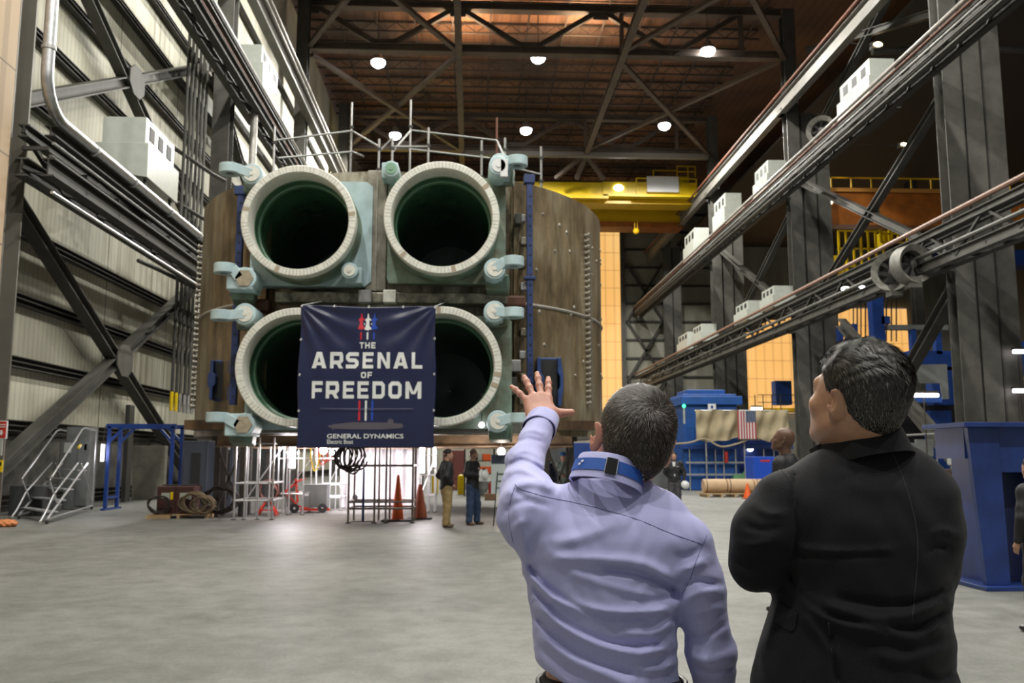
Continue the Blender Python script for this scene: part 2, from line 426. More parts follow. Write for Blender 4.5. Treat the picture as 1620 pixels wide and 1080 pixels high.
# ---- lamps
t = thing('high_bay_lamp', '', 'lamp', (0, 0, 0), 0, 'bright lamps hanging from the roof')
MB().lathe([(.05, .75), (.22, .7), (.3, .5), (.55, .08), (.56, 0), (.50, 0), (.48, .08)], n=24).build('housing', GALV, t, True)
MB().lathe([(.001, -.52), (.26, -.47), (.46, -.33), (.56, -.14), (.55, .05)], n=24).build('lens', LAMPW, t, True)  # oversized dome: the bloom around the lamp is put into its shape
MB().tube([(0, 0, .74), (0, 0, 4.72)], .03).build('hanger', STEELD, t)
first = True
names = {(5, 0): 'bright roof lamp in the upper row, nearest the left wall', (5, 1): 'bright roof lamp in the middle of the upper row', (5, 2): 'bright roof lamp in the upper row, nearest the crane girders on the right',
         (6, 0): 'small bright roof lamp just above the scaffold rails on the hull', (6, 1): 'middle lamp of the lower, farther row', (6, 2): 'lamp of the lower, farther row above the yellow crane'}
for j, y in enumerate(LAMP_Y):
    for i, x in enumerate(LAMP_X):
        lab = names.get((j, i))
        if lab:
            o = t if first else dup(t); first = False
            y = ((67.3, 65.9, 64.1), (83.3, 81.4, 79.6))[j - 5][i]
            o.location = (x, y, LAMP_Z - .1); o['label'] = lab
        spot_light('lamp_light', (x, y, LAMP_Z - .95), LAMP_POWER * (1.7 if j < 2 else 2.6 if j == 6 else .95), .35, (1.0, .975, .90))

# ---- columns
def column(name, lab, xs, y, z1, brk=(), m=STEEL, w=.95):
    """adjoining wide-flange shafts side by side, flanges facing along the hall"""
    r = wthing(name, lab, 'column', (xs[0], y, 0))
    for i, x in enumerate(xs):
        MB().ibeam((x + w / 2, y + .12 * i, 0), (x + w / 2, y + .12 * i, z1 if i == 0 else 28.0), w, .9, .06, up=(0, 1, 0)).build('shaft', m, r)
    MB().box(xs[0] - .15, xs[-1] + w + .15, y - .75, y + .85, 0, .08).build('base_plate', m, r)
    if len(xs) > 1:
        mb = MB()
        for x in xs[1:]: mb.box(x - .08, x + .02, y - .2, y + .3, 0.1, 27.9)
        mb.build('tie_strip', STEELD, r)
    for z in brk: MB().box(xs[0] - .4, xs[0], y - .4, y + .4, z - .5, z).build('bracket', m, r)
    return r
lad = ['nearest tall steel column on the right, a cluster of three shafts behind the blue stand', 'second column cluster on the right, rising just left of the dark haired man',
       'third column on the right, beyond the white cabinets', 'farthest column on the right, by the end wall']
for i, y in enumerate(CY[2:]):
    column('steel_column', lad[i], (XR, XR + 1.15, XR + 2.3)[:3 if i < 3 else 2], y, 36.5, (11.4, 22.4, 28.4))
mb = MB()
COLT = mat('tan grey column paint', (.20, .185, .155), .5, 0, .2, .8)
ll = ['near tan-grey column at the left edge of the photo', 'second column on the left, behind the hanging pipes', 'third column on the left, above the scaffold rails', 'farthest column on the left']
for i, y in enumerate(CYL):
    column('steel_column', ll[i], (XL - .86,), y, 36.5, (), COLT if i == 0 else STEEL, .86)
# far columns of the aisle
for i, (x, y) in enumerate(((46, 89), (46, 110.5))):
    column('aisle_column', 'dark column deep in the side aisle ' + ('before the amber wall' if i == 0 else 'against the amber wall'), (x,), y, 31, ())

# ---- X bracing on the left wall
BX = -13.5
def xbrace(lab, a, b, c, d, w=.42, mid=None, m=STEEL):
    r = wthing('cross_brace', lab, 'bracing', ((a[0] + b[0]) / 2, (a[1] + b[1]) / 2, (a[2] + b[2]) / 2))
    MB().ibeam(a, b, w, w, .05).build('diagonal', m, r)
    MB().ibeam(c, d, w, w, .05).build('diagonal', m, r)
    if mid is not None:
        x, y, z = mid; MB().prism([(-.75, -.25), (-.3, -.6), (.3, -.6), (.75, -.25), (.75, .25), (.3, .6), (-.3, .6), (-.75, .25)], (x + .24, y, z), (0, 1, 0), (0, 0, 1), (.05, 0, 0)).build('gusset_plate', m, r)
    return r
xbrace('big steel X brace low on the left wall behind the ladder', (BX, 24.4, 9.9), (BX, 44.0, .6), (BX, 24.4, .4), (BX, 44.0, 10.4), mid=(BX, 34.3, 5.3))
xbrace('upper steel X brace on the left wall above the first white cabinet', (BX, 24.4, 19.8), (BX, 44.0, 12.0), (BX, 24.4, 11.4), (BX, 44.0, 21.6), mid=(BX, 33.9, 16.3))
xbrace('X brace on the left wall hidden partly by the hull', (BX, 44.7, 9.9), (BX, 63.5, .4), (BX, 44.7, .5), (BX, 63.5, 9.9))
xbrace('X brace high on the left wall past the second column', (BX, 44.7, 21.5), (BX, 63.5, 12), (BX, 44.7, 12), (BX, 63.5, 21.5))
# ---- X bracing right side
BR = XR + .8
xbrace('steel diagonal pair between the two nearest right columns at crane level', (BR, 43.2, 20.9), (BR, 64.1, 12.1), (BR, 43.2, 11.8), (BR, 64.1, 22.5), .45, mid=(BR, 52.9, 16.9))
xbrace('lower diagonal pair between the two nearest right columns, behind the dark haired man', (BR, 43.2, 10.7), (BR, 58, .4), (BR, 43.2, .4), (BR, 58, 10.7), .6, mid=(BR, 50.6, 5.5))
xbrace('diagonal pair between the second and third right columns', (BR, 65.1, 21), (BR, 86, 12.0), (BR, 65.1, 12.0), (BR, 86, 22.5), .45)
xbrace('diagonal pair high between the nearest right columns', (BR + 1, 21.3, 34), (BR + 1, 42.2, 25), (BR + 1, 21.3, 25), (BR + 1, 42.2, 34), .45)
xbrace('diagonal pair high between second and third right columns under the roof', (BR + 1, 43.2, 33), (BR + 1, 64.1, 25.5), (BR + 1, 43.2, 25.5), (BR + 1, 64.1, 33), .45)
# ---- crane runway girders
def girder(name, lab, x, z, h, w, y0, y1, m=STEEL, rail=None, extra=()):
    r = wthing(name, lab, 'girder', (x, (y0 + y1) / 2, z))
    MB().ibeam((x, y0, z), (x, y1, z), w, h, .07).build('beam', m, r)
    if rail: MB().box(x - .09, x + .09, y0, y1, z + h / 2, z + h / 2 + .2).build('rail', rail, r)
    for (dx, dz, rad, mm, nm) in extra:
        MB().tube([(x + dx, y0, z + dz), (x + dx, y1, z + dz)], rad, 10).build(nm, mm, r)
    return r
Y0, Y1 = -12, 117
CONC = mat('light grey rail pipe', (.42, .40, .37), .4, .2, .3, 3)
# right: top crane runway
girder('runway_girder', 'highest crane runway girder on the right with a red rail', XR - .32, 28.5, 1.2, .55, 20, Y1, mat('pale girder grey', (.20, .19, .17), .55, 0, .25, 1), RUSTY, ((-.42, .75, .10, RUSTY, 'conductor_pipe'),))
# right: middle runway with cabinets (open lattice walkway)
def lattice(lab, x, zt, zb, y0, y1, rows, wid=1.5):
    r = wthing('lattice_girder', lab, 'girder', (x, (y0 + y1) / 2, zb))
    MB().ibeam((x - wid / 2, y0, zt), (x - wid / 2, y1, zt), .3, .35, .04).build('top_chord', STEEL, r)
    MB().ibeam((x - wid / 2, y0, zb), (x - wid / 2, y1, zb), .35, .5, .04).build('bottom_chord', STEEL, r)
    MB().ibeam((x + wid / 2, y0, zb), (x + wid / 2, y1, zb), .35, .5, .04).build('bottom_chord', STEELD, r)
    MB().ibeam((x + wid / 2, y0, zt), (x + wid / 2, y1, zt), .3, .3, .04).build('top_chord', STEELD, r)
    mb = MB(); n = int((y1 - y0) / 2.4)
    for i in range(n):
        ya = y0 + i * 2.4; a, b = (zb, zt) if i % 2 else (zt, zb)
        mb.bar((x - wid / 2, ya, a), (x - wid / 2, ya + 2.4, b), .12, .12)
        mb.bar((x - wid / 2, ya, (zb + zt) / 2), (x + wid / 2, ya, (zb + zt) / 2), .1, .1)
        mb.bar((x - wid / 2, ya, zb), (x + wid / 2, ya + 2.4, zb), .1, .1)
    mb.build('lacing', STEELD, r)
    for dx, z, rad, m in rows: MB().tube([(x + dx, y0, z), (x + dx, y1, z)], rad, 8).build('pipe', m, r)
    return r
lattice('middle right lattice girder carrying the white cabinets and light pipes', XR - 1.75, 21.45, 20.65, 12, Y1, ((-.5, 21.85, .10, CONC), (-.55, 21.5, .06, RUSTY), (-.5, 21.1, .06, GALVD), (-.5, 20.75, .06, STEEL)), .7)
lattice('lower right lattice girder with a brown pipe, carrying two blowers', XR - 1.75, 12.25, 10.8, 12, Y1, ((-.55, 12.7, .12, mat('brown conduit', (.30, .17, .12), .5, .1, .3, 3)), (-.55, 11.3, .11, STEEL)), .7)

# left: lower girder, upper girder, top runway
lattice('lower left lattice girder with a long galvanised pipe', XL + .75, 10.3, 9.3, 23.3, Y1, ((.45, 9.95, .045, GALVD), (.5, 8.6, .045, ALU), (.4, 9.6, .05, STEEL)), .7)
lattice('upper left lattice girder along the wall', XL + .8, 20.75, 19.8, 24.6, Y1, ((.45, 21.05, .10, GALV), (.45, 20.65, .05, GALVD), (.45, 20.2, .06, RUSTY)), .7)
girder('runway_girder', 'highest crane runway girder on the left with pale rail pipes', XL + .3, 27.0, 1.2, .55, 20, Y1, mat('pale girder grey', (.30, .285, .26)), RUSTY, ((.42, .7, .12, CONC, 'conductor_pipe'), (.42, .2, .08, CONC, 'conductor_pipe')))
# big drain pipe: down the near column then along the girder
r = wthing('drain_pipe', 'fat silver pipe bending off the left column along the girder', 'pipe', (XL + .5, 25, 11))
PX, PY, PZ = -11.1, 22.5, 10.55
pts = [(PX, PY, 30), (PX, PY, PZ + 1.1)] + [(PX, PY + 1.05 * (1 - math.cos(a)), PZ + 1.1 - 1.05 * math.sin(a)) for a in np.linspace(.2, PI / 2, 8)] + [(PX, 47, PZ), (PX, 110, PZ)]
MB().tube(pts, .155, 16).build('pipe', GALV, r, True)
for z in (26, 22, 18.5, 15, 12.2): MB().cyl((PX, PY, z), (PX, PY, z + .1), .185).build('coupling', GALVD, r)
for y in (25.5, 28.5, 32, 35.5, 39): MB().cyl((PX, y, PZ), (PX, y + .1, PZ), .185).build('coupling', GALVD, r)
# white pipe up the second left column
r = wthing('vertical_duct', 'pale vertical pipe on the second left column', 'pipe', (-11.2, 45.2, 8))
MB().tube([(-11.5, 45.2, 9.5), (-11.5, 45.2, 21)], .2, 12).build('pipe', CONC, r, True)
# hanging pipes bundle left
PIPEC = [GALVD, STEELD, GALV, GALVD, mat('light blue pipe', (.12, .25, .55), .5), GALVD]
for i, px in enumerate((283, 290, 296, 303, 309, 315)):
    p = W(px, 400, 38 + i * .6)
    r = wthing('riser_pipe', ['dark', 'thin black', 'yellow-banded', 'plain grey', 'light blue topped', 'rightmost grey'][i] + ' vertical riser pipe before the left wall', 'pipe', (p[0], p[1], 3.5), 'vertical pipes in front of the left wall')
    ztop = (33, 33, 22, 22, 21, 20)[i]
    MB().tube([(p[0], p[1], 3.6), (p[0], p[1], ztop)], .07, 8).build('pipe', STEELD if i in (0, 1, 3) else STEEL, r)
    MB().tube([(p[0], p[1], 12.5), (p[0], p[1], 21)], .065, 8).build('sleeve', PIPEC[i], r)
    MB().tube([(p[0], p[1], 3.6), (p[0], p[1], 4.4)], .075, 8).build('end_band', YEL if i in (0, 1) else GALVD, r)
r = wthing('pipe_bracket', 'dark bracket frame holding the vertical pipes on the left', 'bracket', (-12.5, 39, 14))
for zz in (14.6, 12.3, 9.0): MB().tube([(-13.6, 36, zz + .6), (-13.2, 37.4, zz + .5), (-12.0, 40, zz), (-11.7, 41, zz)], .09, 6).build('bar', STEELD, r)

# ---- white cabinets on the girders
def cabinet(lab, x, y, z, wx, ly, h, flip=1, tilt=1):
    """two-storey cabinet: wider lower box with tapered foot, upper box with dark windows facing the hall"""
    t = thing('control_cabinet', lab, 'cabinet', (x, y, z), 0, 'white cabinets on the crane girders')
    hw, hl = wx / 2, ly / 2; s = flip
    mb = MB(); h1 = h * .56
    poly = [(-hw, .25), (hw, 0), (hw, h1), (-hw, h1)]
    mb.prism([(s * a, b) for a, b in poly], (0, -hl, 0), (1, 0, 0), (0, 0, 1), (0, ly, 0)); mb.build('lower_box', WHITEP, t, bevel=.015)
    u = MB().box(-hw * .82, hw * .82, -hl * .92, hl * .92, h1 + .02, h); up = u.build('upper_box', WHITEP, t, bevel=.015)
    for k in range(3):
        yy = -hl * .55 + k * hl * .55
        MB().box(s * hw * .82 - .01, s * hw * .82 + .02, yy - hl * .15, yy + hl * .15, h1 + .25 * (h - h1), h - .22 * (h - h1)).build('vent_window', BLACK, up)
    mb = MB()
    for a in (-.8, .8):
        for b in (-.8, .8): mb.box(a * hw - .05, a * hw + .05, b * hl - .05, b * hl + .05, -.55, .2)
    mb.box(-hw, hw, -hl, hl, -.55, -.47)
    mb.build('support_frame', STEELD, t)
    return t
cabinet('large white cabinet low on the left wall, beside the hanging pipes', -12.1, 31.6, 11.2, 1.8, 3.2, 2.2, 1)
cabinet('white cabinet high on the upper left girder, next to the column', -12.1, 47.7, 21.3, 1.8, 4.3, 2.4, 1)
for lab, pxx, zz, L, h in (('biggest white cabinet on the middle right girder, nearest the camera', 48.9, 21.75, 4.4, 2.45),
                       ('white cabinet on the middle right girder left of the second column', 65.8, 21.75, 3.4, 2.45),
                       ('white cabinet on the middle right girder, third along', 77.4, 22.2, 3.9, 2.9),
                       ('white cabinet on the middle right girder, farthest along', 88.6, 21.9, 4.6, 2.9),
                       ('white cabinet on the lower right girder, nearest the camera', 65.4, 12.8, 3.0, 1.6),
                       ('white cabinet on the lower right girder, second along', 71.9, 12.8, 3.6, 1.6),
                       ('white cabinet on the lower right girder, third along', 86.5, 12.9, 3.6, 1.8),
                       ('white cabinet on the lower right girder, farthest along', 92.5, 12.8, 4.6, 1.9)):
    cabinet(lab, XR - .85, pxx, zz, 1.8, L, h, -1)
# ---- blowers
def blower(lab, p, r0, ax=(-.6, -.8, 0)):
    t = thing('blower_fan', lab, 'fan', tuple(p))
    ax = V(*ax) / np.linalg.norm(ax)
    MB().lathe([(r0 * .70, .5 * r0), (r0 * .72, -.1 * r0), (r0, -.35 * r0), (r0 * 1.02, .45 * r0), (r0 * .5, .6 * r0), (.05, .6 * r0)], (0, 0, 0), -ax, 28).build('housing', mat('weathered grey fan casing', (.27, .26, .23), .55, .2, .5, 3), t, True)
    mb = MB().lathe([(r0 * .2, -.15 * r0), (.01, -.2 * r0)], (0, 0, 0), -ax, 16)
    d, s, u, L = frame((0, 0, 0), ax)
    for k in range(8):
        a = k * PI / 4; q = math.cos(a) * s + math.sin(a) * u; w = -math.sin(a) * s + math.cos(a) * u
        mb.add([q * r0 * .18, q * r0 * .7 + w * .12 * r0 - ax * .1 * r0, q * r0 * .7 - w * .12 * r0 + ax * .1 * r0], [(0, 1, 2), (2, 1, 0)])
    mb.build('impeller', STEELD, t)
    MB().lathe([(r0 * .70, 0), (.01, .02)], -ax * r0 * .35, -ax, 24).build('back_plate', BLACK, t)
    MB().box(-r0 * .3, r0 * .3, -r0 * .3, r0 * .3, -r0 * 1.25, -r0 * .7).build('mount', STEEL, t)
    return t
blower('round grey blower on the middle right girder left of the big cabinet', W(1300, 207, 55.2), .95)
blower('big grey blower wheel on the lower right girder', W(1413, 430, 42.6), 1.0)
blower('paler blower beside the big one on the lower right girder', W(1443, 418, 41.4), .95, (.2, -1, 0))

# ---- crane lights on the right columns
for i, (px, py, Y, rx) in enumerate(((1389, 70, 55, .24), (1430, 228, 62, .18), (1312, 320, 66, .22))):
    p = W(px, py, Y)
    r = wthing('flood_light', ['warm floodlight above the biggest white cabinet', 'tiny warm floodlight between the right columns', 'small floodlight beside the second right column'][i], 'lamp', tuple(p))
    MB().ball(p, rx, s=(1.3, .4, .7)).build('lens', mat('warm lit lens', (1, 1, 1), .5, emit=(1, .8, .5), estr=8), r, True)
    MB().box(p[0] - rx * 1.5, p[0] + rx * 1.5, p[1] + .1, p[1] + .5, p[2] - rx, p[2] + rx).build('housing', STEELD, r); MB().bar(p + V(0, .4, 0), V(XR + .9, p[1] + .4, p[2] + .3), .08, .08).build('arm', STEELD, r)

# ---- tubular arm at the top right
r = wthing('overhead_boom', 'grey horizontal arm sticking out above the biggest white cabinet', 'beam', (25, 52, 26))
MB().tube([W(1380, 82, 52), W(1480, 76, 52), W(1700, 80, 52)], .22, 10).build('arm', STEEL, r, True)

# ================================================================ cranes
# yellow bridge crane
r = wthing('bridge_crane', 'bright yellow overhead bridge crane spanning the hall behind the hull', 'crane', (6, 93, 28.5))
MB().box(XL, 14.5, 91.2, 92.6, 28.85, 30.15).box(13.9, 24.0, 91.0, 93.2, 28.6, 30.2).build('front_girder', YEL, r, bevel=.03)
MB().box(XL, 14.5, 91.0, 92.9, 28.35, 28.8).box(XL, 24.0, 92.0, 94.4, 28.1, 28.55).build('service_platform', YELD, r)
MB().box(XL, 24.0, 97.5, 99.5, 27.5, 29.6).build('rear_girder', YELD, r)
MB().box(XL, 24, 97.2, 99.7, 26.9, 27.5).build('rear_flange', ORG, r)
mb = MB()
for x in np.arange(17.5, 24.1, 1.62): mb.box(x - .06, x + .06, 90.8, 90.95, 28.9, 30.6)
mb.box(17.5, 24, 90.82, 90.92, 30.5, 30.62); mb.box(17.5, 24, 90.82, 90.92, 29.7, 29.8); mb.box(17.2, 24.2, 90.6, 91.2, 28.5, 28.62); mb.build('platform_rail', YEL, r)
MB().box(18.6, 22.0, 90.55, 90.8, 29.0, 30.7).build('electrical_cabinet', WHITE, r)
mb = MB(); mb.box(19.5, 23.5, 92, 96, 30.3, 31.2)
for x in (19.6, 22.2, 23.4, 24.2): mb.box(x - .06, x + .06, 92, 92.1, 31.2, 32.4 if x > 22 else 31.9)
mb.box(22.2, 24.2, 92, 92.1, 32.3, 32.4); mb.box(22.2, 24.2, 92, 92.1, 31.7, 31.8); mb.box(19.6, 22.2, 92, 92.1, 31.8, 31.9); mb.build('hoist_trolley', YEL, r)
MB().tube([(18.2, 96, 28), (18.2, 96, 26.2)], .04).tube([(18.5, 96, 28), (18.5, 96, 26.2)], .04).ball((18.35, 96, 26.1), .35).build('hook', YELD, r)
# lamp on crane front
p = (15.6, 90.95, 29.5)
r = wthing('crane_lamp', 'glaring lamp on the front of the yellow crane', 'lamp', p)
MB().ball(p, .42, s=(1.2, .25, .8)).build('lens', LAMPW, r, True)
crn = [o for o in SC.objects if o.type == 'EMPTY' and o.name.startswith(('bridge_crane', 'crane_lamp'))]
for o in crn: o.location.z += .75
# orange crane in side aisle
r = wthing('aisle_crane', 'orange brown bridge crane in the side aisle behind the right columns', 'crane', (44, 66, 18.5))
MB().box(26, 64, 66, 67.4, 19.7, 22.3).build('girder', ORG, r)
MB().box(26, 64, 65.8, 67.6, 22.3, 22.6).build('flange', mat('pale orange edge', (.55, .25, .05), .5), r)
mb = MB(); mb.box(26, 64, 65.9, 66, 23.4, 23.5)
for x in np.arange(26.5, 64, 1.6): mb.box(x - .04, x + .04, 65.9, 66, 22.5, 23.5)
mb.build('handrail', YELD, r)
MB().box(37.6, 38.7, 66, 67, 22.6, 23.8).build('box', WHITEP, r)
# blue crane carriage with yellow rails
r = wthing('trolley_crane', 'blue crane carriage with yellow railings in the side aisle', 'crane', (36, 80, 21))
MB().box(38.5, 54, 76, 78, 18.9, 20.3).build('beam', BLUEP, r)
mb = MB()
def cage(mb, x0, x1, y, z0, z1, n):
    for i in range(n + 1):
        x = x0 + (x1 - x0) * i / n; mb.box(x - .08, x + .08, y, y + .12, z0, z1)
    for z in (z0, (z0 + z1) / 2, z1): mb.box(x0, x1, y, y + .12, z - .06, z + .06)
cage(mb, 32.4, 36.4, 75, 18.4, 21.6, 6); cage(mb, 36.2, 38.6, 75, 20.6, 22.2, 3); mb.box(32.0, 33.6, 76, 78, 18.2, 19.6); mb.box(36.8, 37.6, 75.6, 77, 20.6, 21.8)
mb.build('railing', YEL, r)
for i, (px, py) in enumerate(((1338, 457), (1362, 455))):
    p = W(px, py, 75)
    q = wthing('aisle_lamp', ['round lamp under the blue crane carriage', 'second round lamp under the blue crane carriage'][i], 'lamp', tuple(p))
    MB().ball(p, .36, s=(1.2, .5, .6)).build('lens', TUBEW, q, True); MB().tube([p, V(p[0], p[1], 20.5)], .03, 6).build('hanger', STEELD, q)
# ================================================================ THE HULL SECTION
HX = (640 - 745) / 1400 * 28.0; HY = 28.0; HR = 6.2; HZ0, HZ1 = 2.2, 8.9
def hullmat(name, a, b, c, sc=.7):
    m = bpy.data.materials.new(name); m.use_nodes = True; N = m.node_tree.nodes; L = m.node_tree.links
    bs = N['Principled BSDF']; bs.inputs['Roughness'].default_value = .42; bs.inputs['Metallic'].default_value = .25
    tc = N.new('ShaderNodeTexCoord')
    def nz(s, st, d=8, ro=.65):
        mp = N.new('ShaderNodeMapping'); mp.inputs['Scale'].default_value = st; L.new(tc.outputs['Object'], mp.inputs[0])
        n = N.new('ShaderNodeTexNoise'); n.inputs['Scale'].default_value = s; n.inputs['Detail'].default_value = d; n.inputs['Roughness'].default_value = ro
        L.new(mp.outputs[0], n.inputs['Vector']); return n
    n1 = nz(sc, (1, 1, .45)); r = N.new('ShaderNodeValToRGB'); L.new(n1.outputs[0], r.inputs[0])
    r.color_ramp.elements[0].position = .40; r.color_ramp.elements[0].color = (*a, 1)
    r.color_ramp.elements[1].position = .60; r.color_ramp.elements[1].color = (*c, 1)
    e = r.color_ramp.elements.new(.5); e.color = (*b, 1)
    n2 = nz(9, (1, 1, .3), 6, .8); r2 = N.new('ShaderNodeValToRGB'); L.new(n2.outputs[0], r2.inputs[0])
    r2.color_ramp.elements[0].position = .66; r2.color_ramp.elements[0].color = (0, 0, 0, 1)
    r2.color_ramp.elements[1].position = .74; r2.color_ramp.elements[1].color = (1, 1, 1, 1)
    mx = N.new('ShaderNodeMix'); mx.data_type = 'RGBA'; mx.inputs[7].default_value = (.42, .40, .34, 1)
    L.new(r2.outputs[0], mx.inputs[0]); L.new(r.outputs[0], mx.inputs[6])
    n3 = nz(3.5, (1, 1, .18), 5, .6); mr = N.new('ShaderNodeMapRange'); mr.inputs[1].default_value = .3; mr.inputs[2].default_value = .7; mr.inputs[3].default_value = .58; mr.inputs[4].default_value = 1.22
    L.new(n3.outputs[0], mr.inputs[0])
    vm = N.new('ShaderNodeVectorMath'); vm.operation = 'SCALE'; L.new(mx.outputs[2], vm.inputs[0]); L.new(mr.outputs[0], vm.inputs['Scale'])
    L.new(vm.outputs[0], bs.inputs['Base Color'])
    bp = N.new('ShaderNodeBump'); bp.inputs['Strength'].default_value = .25; bp.inputs['Distance'].default_value = .03; L.new(n2.outputs[0], bp.inputs['Height']); L.new(bp.outputs[0], bs.inputs['Normal'])
    return m
SHELL = hullmat('weathered brown hull plate', (.125, .095, .055), (.27, .205, .12), (.36, .31, .21), .5)
FACE = hullmat('stained front plate', (.06, .05, .036), (.20, .17, .115), (.36, .335, .27), 1.4)
RUSTM = hullmat('rust brown plate', (.07, .04, .02), (.12, .07, .035), (.17, .11, .06), 1.0)
TEAL = mat('pale blue green primer', (.50, .65, .68), .5, 0, .25, 2.5)
TEALD = mat('dull green primer', (.20, .30, .24), .5, 0, .35, 2.0, col2=(.11, .12, .07))
RIMM = mat('machined tube rim', (.84, .835, .75), .4, .15, .18, 14)
INNER = mat('dark green bore', (.07, .17, .095), .22, 0, .4, 1.2)
BOLT = mat('tan bolt head', (.42, .36, .26), .5, .1, .3, 9)
BARB = mat('dark blue bar', (.025, .05, .17), .45, 0, .3, 3)
hull = wthing('submarine_hull_section', 'huge brown steel submarine hull section with four open missile tubes facing the camera', 'hull section', (HX, HY, 0))
TH = math.radians(31)
# curved shell: the circle minus the flat front between +-TH
def hpt(a, z, r=HR): return (HX + r * math.sin(a), HY - r * math.cos(a), z)
mb = MB(); n = 120; vs = []; prof = [HZ0, 3.9, 5.62, 7.2, HZ1]
for i in range(n + 1):
    a = TH + (2 * PI - 2 * TH) * i / n
    for z in prof: vs.append(hpt(a, z))
k = len(prof); fs = [(i * k + q, (i + 1) * k + q, (i + 1) * k + q + 1, i * k + q + 1) for i in range(n) for q in range(k - 1)]
mb.add(vs, fs)
vs2 = [hpt(TH + (2 * PI - 2 * TH) * i / n, z, HR - .12) for i in range(n + 1) for z in prof]; mb.add(vs2, fs)
top = [(i * 2, i * 2 + 2, i * 2 + 3, i * 2 + 1) for i in range(n)]
for z in (HZ0, HZ1):
    v = []
    for i in range(n + 1):
        a = TH + (2 * PI - 2 * TH) * i / n; v += [hpt(a, z), hpt(a, z, HR - .12)]
    mb.add(v, top)
mb.build('shell', SHELL, hull, True)
# front plate (slightly bowed) and its top
YF = 22.55
mb = MB(); fx = HR * math.sin(TH); m_ = 90; v = []; zz = np.linspace(HZ0, HZ1, 91)
def yf(x): return HY - math.sqrt(HR ** 2 - x * x) + .28
for i in range(m_ + 1):
    x = -fx + 2 * fx * i / m_
    for z in zz: v.append((HX + x, yf(x), z))
k = len(zz)
TUB = [(W(px, py, 20.8), rp / 1400 * 20.8 / math.cos(PITCH) * .985) for px, py, rp in ((472, 348, 92.5), (699, 343, 94.5), (467.5, 580, 95), (699, 578, 96))]
def open_(i, q):
    x = HX - fx + 2 * fx * (i + .5) / m_; z = (zz[q] + zz[q + 1]) / 2
    return any(math.hypot(x - c_[0], z - c_[2]) < r_ * .93 for c_, r_ in TUB)
mb.add(v, [(i * k + q, (i + 1) * k + q, (i + 1) * k + q + 1, i * k + q + 1) for i in range(m_) for q in range(k - 1) if not open_(i, q)])
v = []
for i in range(m_ + 1):
    x = -fx + 2 * fx * i / m_; v += [(HX + x, yf(x), HZ1), (HX + x, yf(x) + .9, HZ1), (HX + x, yf(x), HZ0), (HX + x, yf(x) + .9, HZ0)]
mb.add(v, [(i * 4, i * 4 + 4, i * 4 + 5, i * 4 + 1) for i in range(m_)] + [(i * 4 + 2, i * 4 + 6, i * 4 + 7, i * 4 + 3) for i in range(m_)])
mb.build('front_plate', FACE, hull, True)
# underside closing
MB().lathe([(HR - .1, 0), (HR - 1.2, 0), (HR - 1.2, .4)], (HX, HY, HZ0 + .02), (0, 0, 1), 96).build('bottom_ring', RUSTM, hull)
MB().box(HX - 5.4, HX + 5.4, 23.6, 32.5, HZ0 + .15, HZ0 + .4).build('bottom_plate', RUSTM, hull)
# weld seams
for s_ in (-1, 1): MB().tube([hpt(s_ * a, 5.62, HR + .0) for a in np.linspace(TH, PI * .8, 60)], .045, 6).build('ring_weld', mat('bright weld band', (.42, .40, .35), .5, .2, .3, 8), hull, True)
# stud rows
STUD = mat('weld stud', (.36, .33, .27), .45, .3, .3, 8)
for side, a0 in ((1, math.asin(min(.99, (W(925, 500, 25.2)[0] - HX) / HR))), (-1, math.radians(79))):
    for i in range(30):
        mb = MB(); z = W(925, 378 + i * 9, 25.3)[2]; 
        if z < HZ0 + .5: continue
        a = side * a0; p = V(*hpt(a, z)); q = V(*hpt(a, z, HR + .16)); mb.cyl(p, q, .055, .05, 8); mb.cyl(q - (q - p) * .3, q, .085, .085, 8); mb.build('stud', STUD, hull)
rs = random.Random(5)
for i in range(26):
    a = TH + .12 + rs.random() * .75; z = 3.0 + rs.random() * 5.3; p = V(*hpt(a, z, HR - .02)); q = V(*hpt(a, z, HR + .03)); MB().cyl(p, q, .05 + rs.random() * .05, .03, 8).build('weld_nub', STUD, hull)
# centre vertical band and horizontal bands on the front
mb = MB(); xc = W(597, 360, 22.1)[0]
mb.box(xc - .26, xc + .26, YF - .95 + .3, YF - .2, 5.75, HZ1 - .02); mb.build('centre_rib', mat('pale stained rib', (.33, .31, .25), .6, 0, .5, 2.2, col2=(.15, .13, .10)), hull, bevel=.04)
mb = MB(); mb.box(xc - .02, xc + .02, YF - .98 + .3, YF - .9 + .3, 5.75, HZ1 - .05); mb.build('rib_weld', STUD, hull)
MB().box(HX - 2.8, HX + 3.0, 21.9, 22.4, 5.45, 5.72).build('mid_shelf', mat('bright chipped shelf', (.36, .34, .26), .35, .3, .7, 3.2, col2=(.06, .05, .04)), hull, bevel=.03)
for i, (px, py) in enumerate(((577, 468), (616, 468))):
    p = W(px, py, 21.75); MB().box(p[0] - .16, p[0] + .16, p[1], p[1] + .3, p[2] - .16, p[2] + .16).build('small_block', RIMM if i else GALVD, hull, bevel=.02)
for (x0, x1, y0, y1, Y) in ((372, 425, 472, 492, 22.0), (768, 832, 467, 484, 22.0)):
    a = W(x0, y1, Y); b = W(x1, y0, Y); MB().box(a[0], b[0], Y, Y + .5, a[2], b[2]).build('rusty_pad', mat('rust red pad', (.13, .05, .03), .6, 0, .4, 4), hull, bevel=.06)
# bottom skirt
MB().box(HX - 3.3, HX + 3.4, 22.0, 22.5, HZ0 + .02, HZ0 + .34).build('bottom_skirt', mat('dull grey skirt', (.17, .165, .14), .5, .2, .3, 3), hull, bevel=.03)

